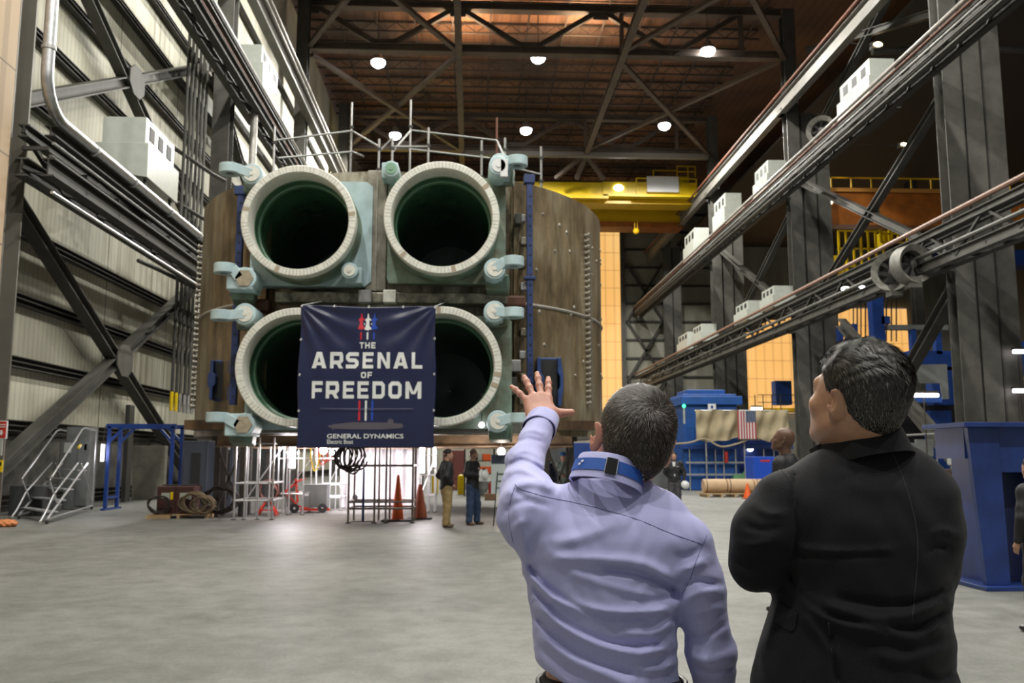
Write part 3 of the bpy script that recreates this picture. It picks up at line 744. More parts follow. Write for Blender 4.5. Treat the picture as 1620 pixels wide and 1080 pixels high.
# ---- tubes
TY = 20.8
tubes = [(472, 348, 92.5), (699, 343, 94.5), (467.5, 580, 95), (699, 578, 96)]
cen = []
for i, (px, py, rpx) in enumerate(tubes):
    c = W(px, py, TY); ro = rpx / 1400 * TY / math.cos(PITCH) * .985; ri = ro * .868; cen.append((c, ro))
    mb = MB(); prof = [(ri, .9), (ri, .03), (ri + .02, 0), (ro - .02, 0), (ro, .02), (ro, .34)]
    rim = mb.lathe(prof, c, (0, 1, 0), 72).build('tube_rim', RIMM, hull, True); rim['label'] = ['machined rim of the upper left tube', 'machined rim of the upper right tube', 'machined rim of the lower left tube', 'machined rim of the lower right tube'][i]
    # segment joints on the rim face (shims)
    mb = MB()
    for s_ in range(96):
        a = 2 * PI * s_ / 96
        if rs.random() < .8:
            rr0, rr1 = ri + .01, ro - .015
            d0 = V(math.cos(a), 0, math.sin(a)); t0 = V(-math.sin(a), 0, math.cos(a)) * .0035
            y_ = V(0, -.003, 0); mb.add([c + d0 * rr0 - t0 + y_, c + d0 * rr0 + t0 + y_, c + d0 * rr1 + t0 + y_, c + d0 * rr1 - t0 + y_], [(0, 1, 2, 3)])
    mb.build('rim_marks', mat('dark scribe', (.22, .21, .18), .6), rim)
    mb = MB()
    for a_ in (2.9 + i, 4.3 + i * .6, 0.1 + .5 * i):
        seg = [(ri + .015, -.006), (ro - .01, -.006)]
        mb.lathe(seg, c, (0, 1, 0), 4, a_, a_ + .075)
    mb.build('rim_patch', mat('tan patch on rim', (.40, .33, .24), .5), rim)
    bore = MB().lathe([(ri, .6), (ri * .985, .62), (ri * .985, 8.0), (.01, 8.05)], c, (0, 1, 0), 64).build('tube_bore', INNER, rim, True)
    MB().lathe([(ri * .985, .95), (ri * .955, .97), (ri * .955, 1.10), (ri * .985, 1.12)], c, (0, 1, 0), 64).build('bore_ring', mat('light green ring', (.10, .22, .13), .3), rim, True)
    MB().lathe([(ro - .01, .3), (ro + .02, .36), (ro + .02, 1.9)], c, (0, 1, 0), 64).build('tube_collar', TEALD, rim, True)
    # saddle plate behind the tube
    sx = 1 if px > 600 else -1
    mb = MB(); e = ro * 1.07
    vs = []; nn = 64; sxx = [1.12, 1.06, 1.06, 1.12][i]
    for yy in (TY + 1.05, TY + 1.45):
        for q in range(nn):
            a = 2 * PI * (q + .5) / nn; ca, sa = math.cos(a), math.sin(a); kk = e / max(abs(ca), abs(sa))
            vs.append((c[0] + ca * ro * .97, yy, c[2] + sa * ro * .97)); vs.append((c[0] + (ca * kk * sxx if ca > 0 else max(ca * kk, -ro)), yy, c[2] + sa * kk * .955 * (.93 if sa > 0 else 1)))
    fs = []
    for q in range(nn):
        a, b = 2 * q, 2 * ((q + 1) % nn); o_ = 2 * nn
        fs += [(a, b, b + 1, a + 1), (a + o_, a + 1 + o_, b + 1 + o_, b + o_), (a + 1, b + 1, b + 1 + o_, a + 1 + o_), (a, a + o_, b + o_, b)]
    mb.add(vs, fs)
    mb.build('saddle_plate', [TEAL, mat('green primer plate', (.26, .36, .29), .5, 0, .5, 1.5, col2=(.16, .15, .10))][(i % 2)], hull, bevel=.03)

# ---- lugs
def lug(end, root, kind, back=.7, Y=20.98, lab=None):
    """clevis arm: eye with a vertical hole at 'end', round or square boss at 'root'"""
    e = W(end[0], end[1], Y); b = W(root[0], root[1], Y)
    c_, r_ = min(cen, key=lambda q: np.linalg.norm(q[0] - b)); o_ = (b - c_) * V(1, 0, 1); o_ /= np.linalg.norm(o_); b = b + o_ * (.16 if kind == 'round' else .24) * V(1, 0, 1)
    d = b - e; d[2] = 0; L = np.linalg.norm(d); d /= L
    t = .115
    r = MB()
    # eye ring
    r.lathe([(.12, -t), (.26, -t), (.26, t), (.12, t), (.12, -t)], e, (0, 0, 1), 24)
    p0 = e + d * .2; p1 = b.copy()
    r.section(p0, p1, [(-.14, -t), (.14, -t), (.14, t), (-.14, t)])
    o = r.build('lug_arm', TEAL, hull, True, bevel=.012)
    MB().cyl(e - V(0, 0, t * .6), e + V(0, 0, t * .6), .12, n=16).build('eye_bore', STEELD, o)
    # boss block reaching back to the tube saddle
    bb = MB()
    if kind == 'square':
        bb.cbox(b + V(0, back / 2, 0), (.62, back + .16, .52)); bb.cyl(b + V(.12, -.1, 0), b + V(.12, back, 0), .27, n=28)
    else: bb.cyl(b + V(0, -.1, 0), b + V(0, back, 0), .26, n=28); bb.cbox(b + V(0, back / 2 + .1, -.03), (.42, back, .36))
    bb.build('lug_boss', TEAL, o, True, bevel=.02)
    mb = MB()
    if kind == 'square': mb.cyl(b + V(.12, -.14, 0), b + V(.12, -.1, 0), .215, n=6)
    else: mb.cyl(b + V(0, -.13, 0), b + V(0, -.1, 0), .19, n=24); mb.cyl(b + V(0, -.15, 0), b + V(0, -.13, 0), .05, n=8)
    mb.build('bolt_head', BOLT if kind == 'square' else RIMM, o)
    bb = MB(); q = b + V(0, back * .5 + .1, -.12); q = q + o_ * .08; bb.section(q, q + V(0, back * .9, 0) + o_ * .1, [(-.26, -.24), (.26, -.24), (.3, .16), (-.3, .16)]); bb.build('lug_web', TEALD, o, bevel=.03)
    return o
lug((364, 268), (407, 284), 'round')
lug((356, 425), (392, 430), 'square')
lug((351, 499), (396, 505), 'round')
lug((344, 660), (390, 660), 'square')
lug((818, 256), (784, 267), 'round')
lug((812, 414), (775, 419), 'round')
lug((812, 495), (775, 501), 'round')
lug((822, 661), (780, 659), 'round')
lug((812, 661), (780, 659), 'round') if False else None
def disc(px, py, r, m, Y=21.1):
    p = W(px, py, Y); c_, r_ = min(cen, key=lambda q: np.linalg.norm(q[0] - p)); o_ = (p - c_) * V(1, 0, 1); o_ /= np.linalg.norm(o_); p = p + o_ * .08; o = MB().cyl(p, p + V(0, .9, 0), r, n=28).cbox(p + V(0, .6, 0) + o_ * .08, (r * 2, .6, r * 2)).build('boss', TEAL, hull, True, bevel=.02)
    MB().cyl(p - V(0, .03, 0), p, r * .7, n=24).cyl(p - V(0, .05, 0), p, r * .25, n=12).build('boss_cap', m, o)
disc(549, 424, .2, RIMM); disc(622, 270, .2, mat('green cap', (.2, .36, .25), .5)); disc(785, 265, .24, WHITE, 20.75)
p = W(793, 265, 20.72); MB().box(p[0] - .02, p[0] + .16, p[1], p[1] + .1, p[2] - .22, p[2] + .22).build('white_plate', WHITE, hull, bevel=.01)
# ---- blue bars
def vbar(px, y0, y1, Y, w, holes=True):
    a = W(px, y0, Y); b = W(px, y1, Y)
    o = MB().box(a[0] - w / 2, a[0] + w / 2, Y, Y + .2, b[2], a[2]).box(a[0] - w, a[0] + w * .9, Y - .04, Y + .22, a[2] - .12, a[2] + .1).box(a[0] - w, a[0] + w, Y - .04, Y + .22, (a[2] + b[2]) / 2, (a[2] + b[2]) / 2 + .08).build('guide_bar', BARB, hull, bevel=.008)
    mb = MB(); z = b[2] + .2
    while z < a[2] - .3: mb.cyl((a[0] + .01, Y - .012, z), (a[0] + .01, Y, z), .028, n=8); z += .26
    mb.build('guide_holes', BLACK, o)
vbar(838, 282, 606, 22.3, .15); vbar(381, 300, 640, 22.2, .16)
for i in range(9):
    px, py = 828 + (i % 2) * 2, 345 + i * 36; p = W(px, py, 22.5); MB().box(p[0] - .1, p[0] + .07, p[1] - .05, p[1] + .3, p[2] - .1, p[2] + .1).build('hull_clip', FACE if i % 3 else GALVD, hull, bevel=.02)
for (px, py, w, h) in ((820, 345, .18, .28), (815, 578, .3, .3), (812, 610, .2, .45)):
    p = W(px, py, 22.3); MB().box(p[0] - w / 2, p[0] + w / 2, p[1], p[1] + .4, p[2] - h / 2, p[2] + h / 2).build('bracket_block', GALVD if w > .25 else STEELD, hull, bevel=.02)
# ---- blue clevis frames on the shell
def clevis(px0, px1, py0, py1, Y, s):
    a = W(px0, py1, Y); b = W(px1, py0, Y); w = b[0] - a[0]; h = b[2] - a[2]
    r = MB()
    outl = [(0, 0), (.16, 0), (.16, .32), (.28, .4), (.28, .6), (.16, .68), (.16, 1), (0, 1), (-.0, .72), (-.10, .64), (-.10, .36), (0, .28)]
    r.prism([(x * w, y * h) for x, y in outl], a, (1, 0, 0), (0, 0, 1), (0, 1.1, 0))
    r.prism([(w - (x - .1) * w * .9 * 1 - .1 * w, y * h) for x, y in [(0, 0), (.16, 0), (.16, .3), (.05, .4), (.05, .6), (.16, .7), (.16, 1), (0, 1), (-.1, .64), (-.1, .36)]], a, (1, 0, 0), (0, 0, 1), (0, 1.1, 0))
    r.box(a[0] + .1 * w, b[0] - .05 * w, Y + .25, Y + .45, b[2] - .06, b[2] + .02)
    r.box(a[0] + .1 * w, b[0] - .05 * w, Y + .25, Y + .45, a[2] - .02, a[2] + .06)
    o = r.build('clevis_frame', mat('blue clevis paint', (.03, .07, .22), .4, 0, .3, 4), hull, bevel=.02)
    MB().box(a[0] + .14 * w, b[0] - .14 * w, Y + .2, Y + .42, a[2] + .04, b[2] - .04).build('clevis_opening', BLACK, o)
clevis(850, 888, 565, 642, 22.65, 1); clevis(330, 366, 569, 632, 23.5, -1)

# ---- handrail scaffold on top
TOPZ = HZ1
tops = [(435, 200), (557, 162), (600, 220), (621, 218), (650, 158), (678, 202), (762, 222), (786, 186), (799, 218), (856, 232)]
tp = []
sr = wthing('scaffold_railing', 'tube scaffold railing standing on top of the hull', 'railing', (HX, 26, TOPZ))
for i, (px, py) in enumerate(tops):
    Y = (24.5, 25.5, 23.2, 23.2, 26.0, 25.0, 24.0, 26.5, 23.6, 24.2)[i]
    p = W(px, py, Y); tp.append(p); MB().tube([(p[0], p[1], TOPZ - .05), p], .035, 8).build('post', RUSTY if i in (7,) else GALV, sr, True)
    mb = MB()
    for q in (.3, .75): mb.cyl((p[0], p[1], TOPZ + (p[2] - TOPZ) * q), (p[0], p[1], TOPZ + (p[2] - TOPZ) * q + .07), .065, n=10)
    mb.build('coupler', STEELD, sr)
def rail(pts):
    MB().tube([W(*q) for q in pts], .03, 8).build('rail_tube', GALVD, sr, True)
rail([(435, 222, 24.5), (557, 207, 25.5)]); rail([(557, 207, 25.5), (600, 232, 23.2)]); rail([(557, 240, 25.5), (575, 247, 24.8)]); rail([(440, 250, 24.5), (557, 240, 25.5)])
rail([(621, 240, 23.2), (650, 206, 26)]); rail([(650, 206, 26), (786, 222, 26.5)]); rail([(650, 236, 26), (775, 250, 26)]); rail([(786, 222, 26.5), (799, 250, 23.6)]); rail([(621, 232, 23.2), (678, 232, 25)])
rail([(799, 262, 23.6), (856, 276, 24.2)]); rail([(600, 240, 23.2), (621, 218, 23.2)])

# ================================================================ BANNER
BY = 20.25
b0 = W(469, 708, BY); b1 = W(690, 484.5, BY)
bx0, bx1, bz0, bz1 = b0[0], b1[0], b0[2], b1[2]; BW, BH = bx1 - bx0, bz1 - bz0
def bwave(x, z):
    u = (x - bx0) / BW; v = (bz1 - z) / BH
    d = 0
    # drag folds fanning from the two upper corners
    for cx, s in ((0, 1), (1, -1)):
        a = math.atan2(v + .02, abs(u - cx) + .02); rr = math.hypot(v, u - cx)
        d += .030 * math.sin(a * 17 + cx) * math.exp(-rr * 2.2) * min(1, rr * 6)
    d += .012 * math.sin(v * 40 + u * 5) * math.exp(-((u - .5) / .3) ** 2) * math.exp(-v * 3.2)
    d += .014 * math.sin(u * 9 + v * 3) + .008 * math.sin(u * 23 - v * 11) * (1 - v) + .006 * math.sin(v * 15 + u * 2)
    return BY - .02 - d - (.02 if abs(v - .74) < .003 else 0)
ban = wthing('banner', 'dark navy cloth banner with white lettering hung over the lower tubes', 'banner', ((bx0 + bx1) / 2, BY, bz0))
NX = 110; vv = []; ff = []
for j in range(NX + 1):
    for i in range(NX + 1):
        u, v = i / NX, j / NX
        x = bx0 + BW * u + (.02 * math.sin(v * 9) * (1 if i == 0 else -1 if i == NX else 0)); z = bz1 - BH * v - .035 * math.sin(PI * u) ** 2 * (1 - v)
        vv.append((x, bwave(x, z), z))
for j in range(NX):
    for i in range(NX): a = j * (NX + 1) + i; ff.append((a, a + 1, a + NX + 2, a + NX + 1))
cl = np_mesh('banner_cloth', vv, ff, mat('navy banner vinyl', (.012, .016, .06), .32, 0, .1, 6, spec=.6), ban)
so = cl.modifiers.new('thick', 'SOLIDIFY'); so.thickness = .004; so.offset = 1
BWHITE = mat('banner white print', (.72, .74, .72), .5); BRED = mat('banner red print', (.55, .015, .03), .5); BBLUE = mat('banner blue print', (.01, .06, .42), .5); BGREY = mat('banner grey silhouette', (.09, .08, .10), .5)
def onbanner(name, polys, m, sub=.05):
    bm = bmesh.new()
    for poly in polys:
        vs = [bm.verts.new((p[0], 0, p[1])) for p in poly]
        try: bm.faces.new(vs)
        except Exception: pass
    bmesh.ops.triangulate(bm, faces=bm.faces[:])
    for _ in range(4):
        es = [e for e in bm.edges if e.calc_length() > sub]
        if not es: break
        bmesh.ops.subdivide_edges(bm, edges=es, cuts=1); bmesh.ops.triangulate(bm, faces=[f for f in bm.faces if len(f.verts) > 3])
    for v in bm.verts: v.co.y = bwave(v.co.x, v.co.z) - .0065
    for f in bm.faces:
        f.normal_update()
        if f.normal.y > 0: f.normal_flip()
    me = bpy.data.meshes.new(name); bm.to_mesh(me); bm.free(); me.materials.append(m)
    o = bpy.data.objects.new(name, me); link(o); o.parent = cl
    return o
# banner pixel frame: crop 460..700 x 480..720 at 4.5x ; convert crop coordinates to banner metres
def bc(cx, cy):
    u = (cx - 45) / (1030 - 45); v = (cy - 30) / (1030 - 30)
    return (bx0 + BW * u, bz1 - BH * v)
def stroke(pts, w, closed=False, capx=True):
    """polyline with butt ends and mitred joints -> list of quads"""
    P = [V(*p) for p in pts]; n = len(P); L_, R_ = [], []
    for i in range(n):
        if closed: a, b = P[i - 1], P[(i + 1) % n]
        else: a, b = P[max(0, i - 1)], P[min(n - 1, i + 1)]
        d0 = P[i] - a if (closed or i > 0) else b - P[i]; d1 = b - P[i] if (closed or i < n - 1) else P[i] - a
        d0 = d0 / np.linalg.norm(d0); d1 = d1 / np.linalg.norm(d1)
        n0 = V(-d0[1], d0[0]); n1 = V(-d1[1], d1[0]); m = n0 + n1; m /= np.linalg.norm(m); k = (w / 2) / max(.35, np.dot(m, n0))
        L_.append(P[i] + m * k); R_.append(P[i] - m * k)
    q = []
    for i in range(n if closed else n - 1): j = (i + 1) % n; q.append([L_[i], L_[j], R_[j], R_[i]])
    return q
# block letters in unit box 1 x 1.25, stroke s
def glyph(ch, s=.27):
    h = 1.15; a = s / 2; c = .14; w = 1.0
    S = lambda pts, closed=False: stroke(pts, s, closed)
    B = lambda x0, y0, x1, y1: [[(x0, y0), (x1, y0), (x1, y1), (x0, y1)]]
    if ch == 'A': return [[(0, 0), (s * 1.08, 0), (w / 2 + .02, h - .25), (w / 2 + .17, h), (w / 2 - .17, h)], [(w, 0), (w - s * 1.08, 0), (w / 2 - .02, h - .25), (w / 2 - .17, h), (w / 2 + .17, h)]] + B(.2, .2, .8, .42)
    if ch == 'R': return S([(a, 0), (a, h - a), (w - a - c * .4, h - a), (w - a, h - a - c), (w - a, .5 + c * .4), (w - a - c, .42), (a, .42)]) + [[(w * .42, .42), (w * .72, .42), (w, 0), (w - s * 1.15, 0)]]
    if ch == 'S': return S([(w, h - a), (a + c, h - a), (a, h - a - c), (a, .5 * h + .13), (a + c, .5 * h), (w - a - c, .5 * h), (w - a, .5 * h - .13), (w - a, a + c), (w - a - c, a), (0, a)])
    if ch == 'E': return B(0, 0, s, h) + B(s, 0, w * .93, s * .92) + B(s, h - s * .92, w * .93, h) + B(s, h / 2 - s * .42, w * .85, h / 2 + s * .42)
    if ch == 'F': return B(0, 0, s, h) + B(s, h - s * .92, w * .93, h) + B(s, h / 2 - s * .55, w * .86, h / 2 + s * .35)
    if ch == 'N': return B(0, 0, s, h) + B(w - s, 0, w, h) + [[(0.02, h), (s * 1.05, h), (w - .02, 0), (w - s * 1.05, 0)]]
    if ch == 'L': return B(0, 0, s, h) + B(s, 0, w * .86, s * .92)
    if ch == 'D': return S([(a, a), (w - a - c, a), (w - a, a + c), (w - a, h - a - c), (w - a - c, h - a), (a, h - a)], True)
    if ch == 'O': return S([(a + c, a), (w - a - c, a), (w - a, a + c), (w - a, h - a - c), (w - a - c, h - a), (a + c, h - a), (a, h - a - c), (a, a + c)], True)
    if ch == 'M': return B(0, 0, s, h) + B(w - s + .16, 0, w + .16, h) + [[(0, h), (s, h), (.58 + .06, .3), (.58 - .14, .3)], [(w + .16, h), (w + .16 - s, h), (.58 - .06, .3), (.58 + .14, .3)]]
    if ch == 'T': return B(0, h - s * .92, w * .95, h) + B(w * .475 - a, 0, w * .475 + a, h)
    if ch == 'H': return B(0, 0, s, h) + B(w - s, 0, w, h) + B(s, h / 2 - a, w - s, h / 2 + a)
def word(txt, xs, y0, y1, hts=1.15):
    for ch, (xa, xb) in zip(txt, xs):
        wch = {'E': .93, 'F': .93, 'L': .86, 'M': 1.16, 'T': .95}.get(ch, 1.0)
        polys = []
        for q in glyph(ch):
            polys.append([bc(xa + (xb - xa) * p[0] / wch, y1 - (y1 - y0) * p[1] / hts) for p in q])
        onbanner('letter', polys, BWHITE)
word('ARSENAL', [(138, 243), (268, 362), (382, 473), (502, 580), (610, 700), (725, 832), (858, 935)], 362, 477)
word('FREEDOM', [(143, 220), (243, 337), (365, 445), (470, 550), (578, 667), (693, 788), (815, 930)], 568, 688)
word('THE', [(477, 510), (518, 552), (562, 593)], 291, 335)
word('OF', [(493, 530), (540, 573)], 502, 545)
for x, m in ((486, BRED), (533, BWHITE), (579, BBLUE)):
    onbanner('stripe', [[bc(x - 7, 842), bc(x + 7, 842), bc(x + 7, 702), bc(x - 7, 702)]], m)
    onbanner('stripe', [[bc(x - 5, 272), bc(x + 6, 272), bc(x + 6, 220), bc(x - 5, 220)]], m)
    sc_ = 1.0 if x == 533 else .96
    J = [(0, -2), (5, 12), (7, 32), (22, 44), (22, 52), (7, 50), (8, 88), (16, 98), (25, 108), (25, 118), (10, 114), (7, 122), (-7, 122), (-10, 114), (-25, 118), (-25, 108), (-16, 98), (-8, 88), (-7, 50), (-22, 52), (-22, 44), (-7, 32), (-5, 12)]
    onbanner('jet_emblem', [[bc(x + 3 + p[0] * sc_, 84 + p[1] * sc_) for p in J]], m)
onbanner('star_mark', [[bc(510 + 5 * math.cos(k), 160 + 5 * math.sin(k)) for k in np.linspace(0, 5.6, 8)], [bc(561 + 5 * math.cos(k), 160 + 5 * math.sin(k)) for k in np.linspace(0, 5.6, 8)]], BWHITE)
sub_ = [(262, 880), (280, 872), (290, 876), (300, 868), (400, 858), (440, 854), (690, 856), (694, 838), (705, 830), (725, 832), (732, 842), (735, 860), (790, 862), (803, 872), (803, 886), (790, 894), (740, 897), (640, 904), (400, 902), (310, 898), (304, 906), (294, 906), (292, 892), (275, 890)]
onbanner('submarine_silhouette', [[bc(*p) for p in sub_]], BGREY)
def text_mesh(txt, size=1.0, offset=0.0, shear=0.0, sx=1.0):
    c = bpy.data.curves.new('txt', 'FONT'); c.body = txt; c.size = size; c.offset = offset; c.shear = shear; c.resolution_u = 4; c.fill_mode = 'FRONT'
    o = bpy.data.objects.new('txt', c); link(o); dg = bpy.context.evaluated_depsgraph_get(); dg.update()
    me = bpy.data.meshes.new_from_object(o.evaluated_get(dg)); bpy.data.objects.remove(o)
    v = np.array([x.co[:] for x in me.vertices]); f = [tuple(p.vertices) for p in me.polygons]
    v[:, 0] = (v[:, 0] - v[:, 0].min()) ; w = v[:, 0].max(); v[:, 0] /= w
    h0, h1 = v[:, 1].min(), v[:, 1].max(); v[:, 1] = (v[:, 1] - h0) / (h1 - h0)
    return v, f
def bantext(name, txt, x0, x1, yt, yb, m, offset=0.0, shear=0.0):
    v, f = text_mesh(txt, 1, offset, shear)
    onbanner(name, [[bc(x0 + (x1 - x0) * v[i, 0], yb + (yt - yb) * v[i, 1]) for i in q] for q in f], m, sub=.4)
bantext('company_lettering', 'GENERAL DYNAMICS', 260, 806, 934, 966, BWHITE, .016)
bantext('division_lettering', 'Electric Boat', 262, 448, 974, 1003, BWHITE, .008)
mb = MB()
for (cx, cy) in ((47, 32), (1028, 18), (290, 30), (540, 28), (790, 22), (1030, 262), (1030, 515), (1030, 770), (43, 275), (40, 525), (38, 775)):
    x, z = bc(min(1022, max(54, cx)), max(38, cy)); y = bwave(x, z) - .012; mb.lathe([(.012, 0), (.022, -.003), (.028, 0)], (x, y, z), (0, 1, 0), 10)
mb.build('grommet', GALV, cl)
cl2 = MB()
for x in (bx0 + .02, bx1 - .02): cl2.tube([(x, BY, bz1), (x + (.2 if x < 0 else .3), BY + 1.9, bz1 + .45)], .012, 6)
cl2.build('hanging_rope', WHITE, ban)
# ================================================================ implicit-surface tools for bodies and cloth
def surface_net(f, lo, hi, h):
    """mesh the zero level of f over a box, with sparse evaluation"""
    lo = np.asarray(lo, float); hi = np.asarray(hi, float)
    B = 8; nb = np.ceil((hi - lo) / (h * B)).astype(int); n = nb * B + 1
    ax = [lo[i] + h * np.arange(n[i]) for i in range(3)]
    vals = np.full(n, 1.0, np.float32)
    # coarse pass
    cx = [lo[i] + h * B * (np.arange(nb[i]) + .5) for i in range(3)]
    G = np.stack(np.meshgrid(*cx, indexing='ij'), -1).reshape(-1, 3)
    cv = f(G); rad = h * B * .5 * 1.9 + .012
    keep = np.abs(cv) < rad * 1.6
    inside = (cv < 0) & ~keep
    idx = np.stack(np.unravel_index(np.arange(len(G)), tuple(nb)), -1)
    for k in idx[inside]:
        a = k * B; vals[a[0]:a[0] + B + 1, a[1]:a[1] + B + 1, a[2]:a[2] + B + 1] = -1.0
    ks = idx[keep]; o = np.arange(B + 1)
    L = np.stack(np.meshgrid(o, o, o, indexing='ij'), -1).reshape(-1, 3)
    CH = 400
    for s in range(0, len(ks), CH):
        kk = ks[s:s + CH]; I = (kk[:, None, :] * B + L[None]).reshape(-1, 3)
        P = lo + I * h; v = f(P).astype(np.float32)
        vals[I[:, 0], I[:, 1], I[:, 2]] = v
    S = vals < 0
    c = np.zeros(np.array(n) - 1, np.int8)
    for dx in (0, 1):
        for dy in (0, 1):
            for dz in (0, 1): c += S[dx:n[0] - 1 + dx, dy:n[1] - 1 + dy, dz:n[2] - 1 + dz]
    act = (c > 0) & (c < 8); A = np.argwhere(act); vid = np.full(act.shape, -1, np.int64); vid[act] = np.arange(len(A))
    acc = np.zeros((len(A), 3)); cnt = np.zeros(len(A))
    cor = [(i, j, k) for i in (0, 1) for j in (0, 1) for k in (0, 1)]
    for a in cor:
        for d in range(3):
            if a[d]: continue
            b = list(a); b[d] = 1
            va = vals[A[:, 0] + a[0], A[:, 1] + a[1], A[:, 2] + a[2]]; vb = vals[A[:, 0] + b[0], A[:, 1] + b[1], A[:, 2] + b[2]]
            m = (va < 0) != (vb < 0); t = np.where(m, va / np.where(m, va - vb, 1), 0)
            p = np.zeros((len(A), 3)) + np.array(a); p[:, d] += t
            acc[m] += p[m]; cnt[m] += 1
    Vv = lo + h * (A + acc / cnt[:, None]); F = []
    for d in range(3):
        u, w = (d + 1) % 3, (d + 2) % 3
        sl0 = [slice(1, -1)] * 3; sl0[d] = slice(0, n[d] - 1); sl1 = [slice(1, -1)] * 3; sl1[d] = slice(1, n[d])
        s0 = S[tuple(sl0)]; s1 = S[tuple(sl1)]; E = np.argwhere(s0 != s1)
        if not len(E): continue
        fl = s0[E[:, 0], E[:, 1], E[:, 2]]
        E = E + 1; E[:, d] -= 1
        q = []
        for du, dw in ((-1, -1), (0, -1), (0, 0), (-1, 0)):
            e = E.copy(); e[:, u] += du; e[:, w] += dw; q.append(vid[e[:, 0], e[:, 1], e[:, 2]])
        q = np.stack(q, 1); q[~fl] = q[~fl][:, ::-1]; q = q[(q >= 0).all(1)]; F.append(q)
    return Vv, np.concatenate(F)
def relax(Vv, F, it=2, k=.5):
    E = np.concatenate([F[:, [0, 1]], F[:, [1, 2]], F[:, [2, 3]], F[:, [3, 0]]])
    for _ in range(it):
        a = np.zeros_like(Vv); c = np.zeros(len(Vv))
        np.add.at(a, E[:, 0], Vv[E[:, 1]]); np.add.at(c, E[:, 0], 1); np.add.at(a, E[:, 1], Vv[E[:, 0]]); np.add.at(c, E[:, 1], 1)
        Vv = Vv * (1 - k) + k * a / c[:, None]
    return Vv
def smin(a, b, k):
    h = np.clip(.5 + .5 * (b - a) / k, 0, 1); return b * (1 - h) + a * h - k * h * (1 - h)
def smax(a, b, k): return -smin(-a, -b, k)
def s_cap(P, a, b, ra, rb=None):
    rb = ra if rb is None else rb; a = np.asarray(a, float); d = np.asarray(b, float) - a
    t = np.clip(((P - a) @ d) / max(d @ d, 1e-12), 0, 1)
    return np.linalg.norm(P - a - t[:, None] * d, axis=1) - (ra + (rb - ra) * t)
def s_ell(P, c, r, M=None):
    q = P - np.asarray(c, float)
    if M is not None: q = q @ np.asarray(M)
    r = np.asarray(r, float); k0 = np.linalg.norm(q / r, axis=1); k1 = np.linalg.norm(q / r ** 2, axis=1)
    return np.where(k1 > 1e-6, k0 * (k0 - 1) / np.maximum(k1, 1e-6), -r.min())
def s_chain(P, pts, rad, k=.02):
    d = None
    for i in range(len(pts) - 1):
        e = s_cap(P, pts[i], pts[i + 1], rad[i], rad[i + 1]); d = e if d is None else smin(d, e, k)
    return d
def s_loft(P, sec, p=2.4):
    """sections (z, cx, cy, a, b[, yaw]) -> tapered superelliptic column"""
    sec = np.array([list(s) + [0] * (6 - len(s)) for s in sec], float); sec = sec[np.argsort(sec[:, 0])]; z = P[:, 2]
    zz = np.linspace(sec[0, 0], sec[-1, 0], 200); cols = []
    for j in range(1, 6):
        c = np.interp(zz, sec[:, 0], sec[:, j]); w = 9; cp = np.pad(c, w, mode='edge'); ker = np.hanning(2 * w + 1); ker /= ker.sum(); cols.append(np.convolve(cp, ker, 'valid'))
    zc = np.clip(z, zz[0], zz[-1]); cx, cy, a, b, yw = [np.interp(zc, zz, c) for c in cols]
    x, y = P[:, 0] - cx, P[:, 1] - cy; x, y = x * np.cos(yw) + y * np.sin(yw), -x * np.sin(yw) + y * np.cos(yw)
    k = (np.abs(x / a) ** p + np.abs(y / b) ** p) ** (1 / p); d = (k - 1) * np.minimum(a, b)
    dz = np.abs(z - zc); return np.where(dz > 0, np.sqrt(np.maximum(d, 0) ** 2 + dz ** 2) + np.minimum(d, 0) * (dz == 0), d)
def rotm(yaw=0, pitch=0, roll=0):
    """local->world: x right, y forward, z up; yaw about z (left +), pitch up +, roll right-ear-down +"""
    return np.array(Matrix.Rotation(yaw, 3, 'Z') @ Matrix.Rotation(pitch, 3, 'X') @ Matrix.Rotation(roll, 3, 'Y'))
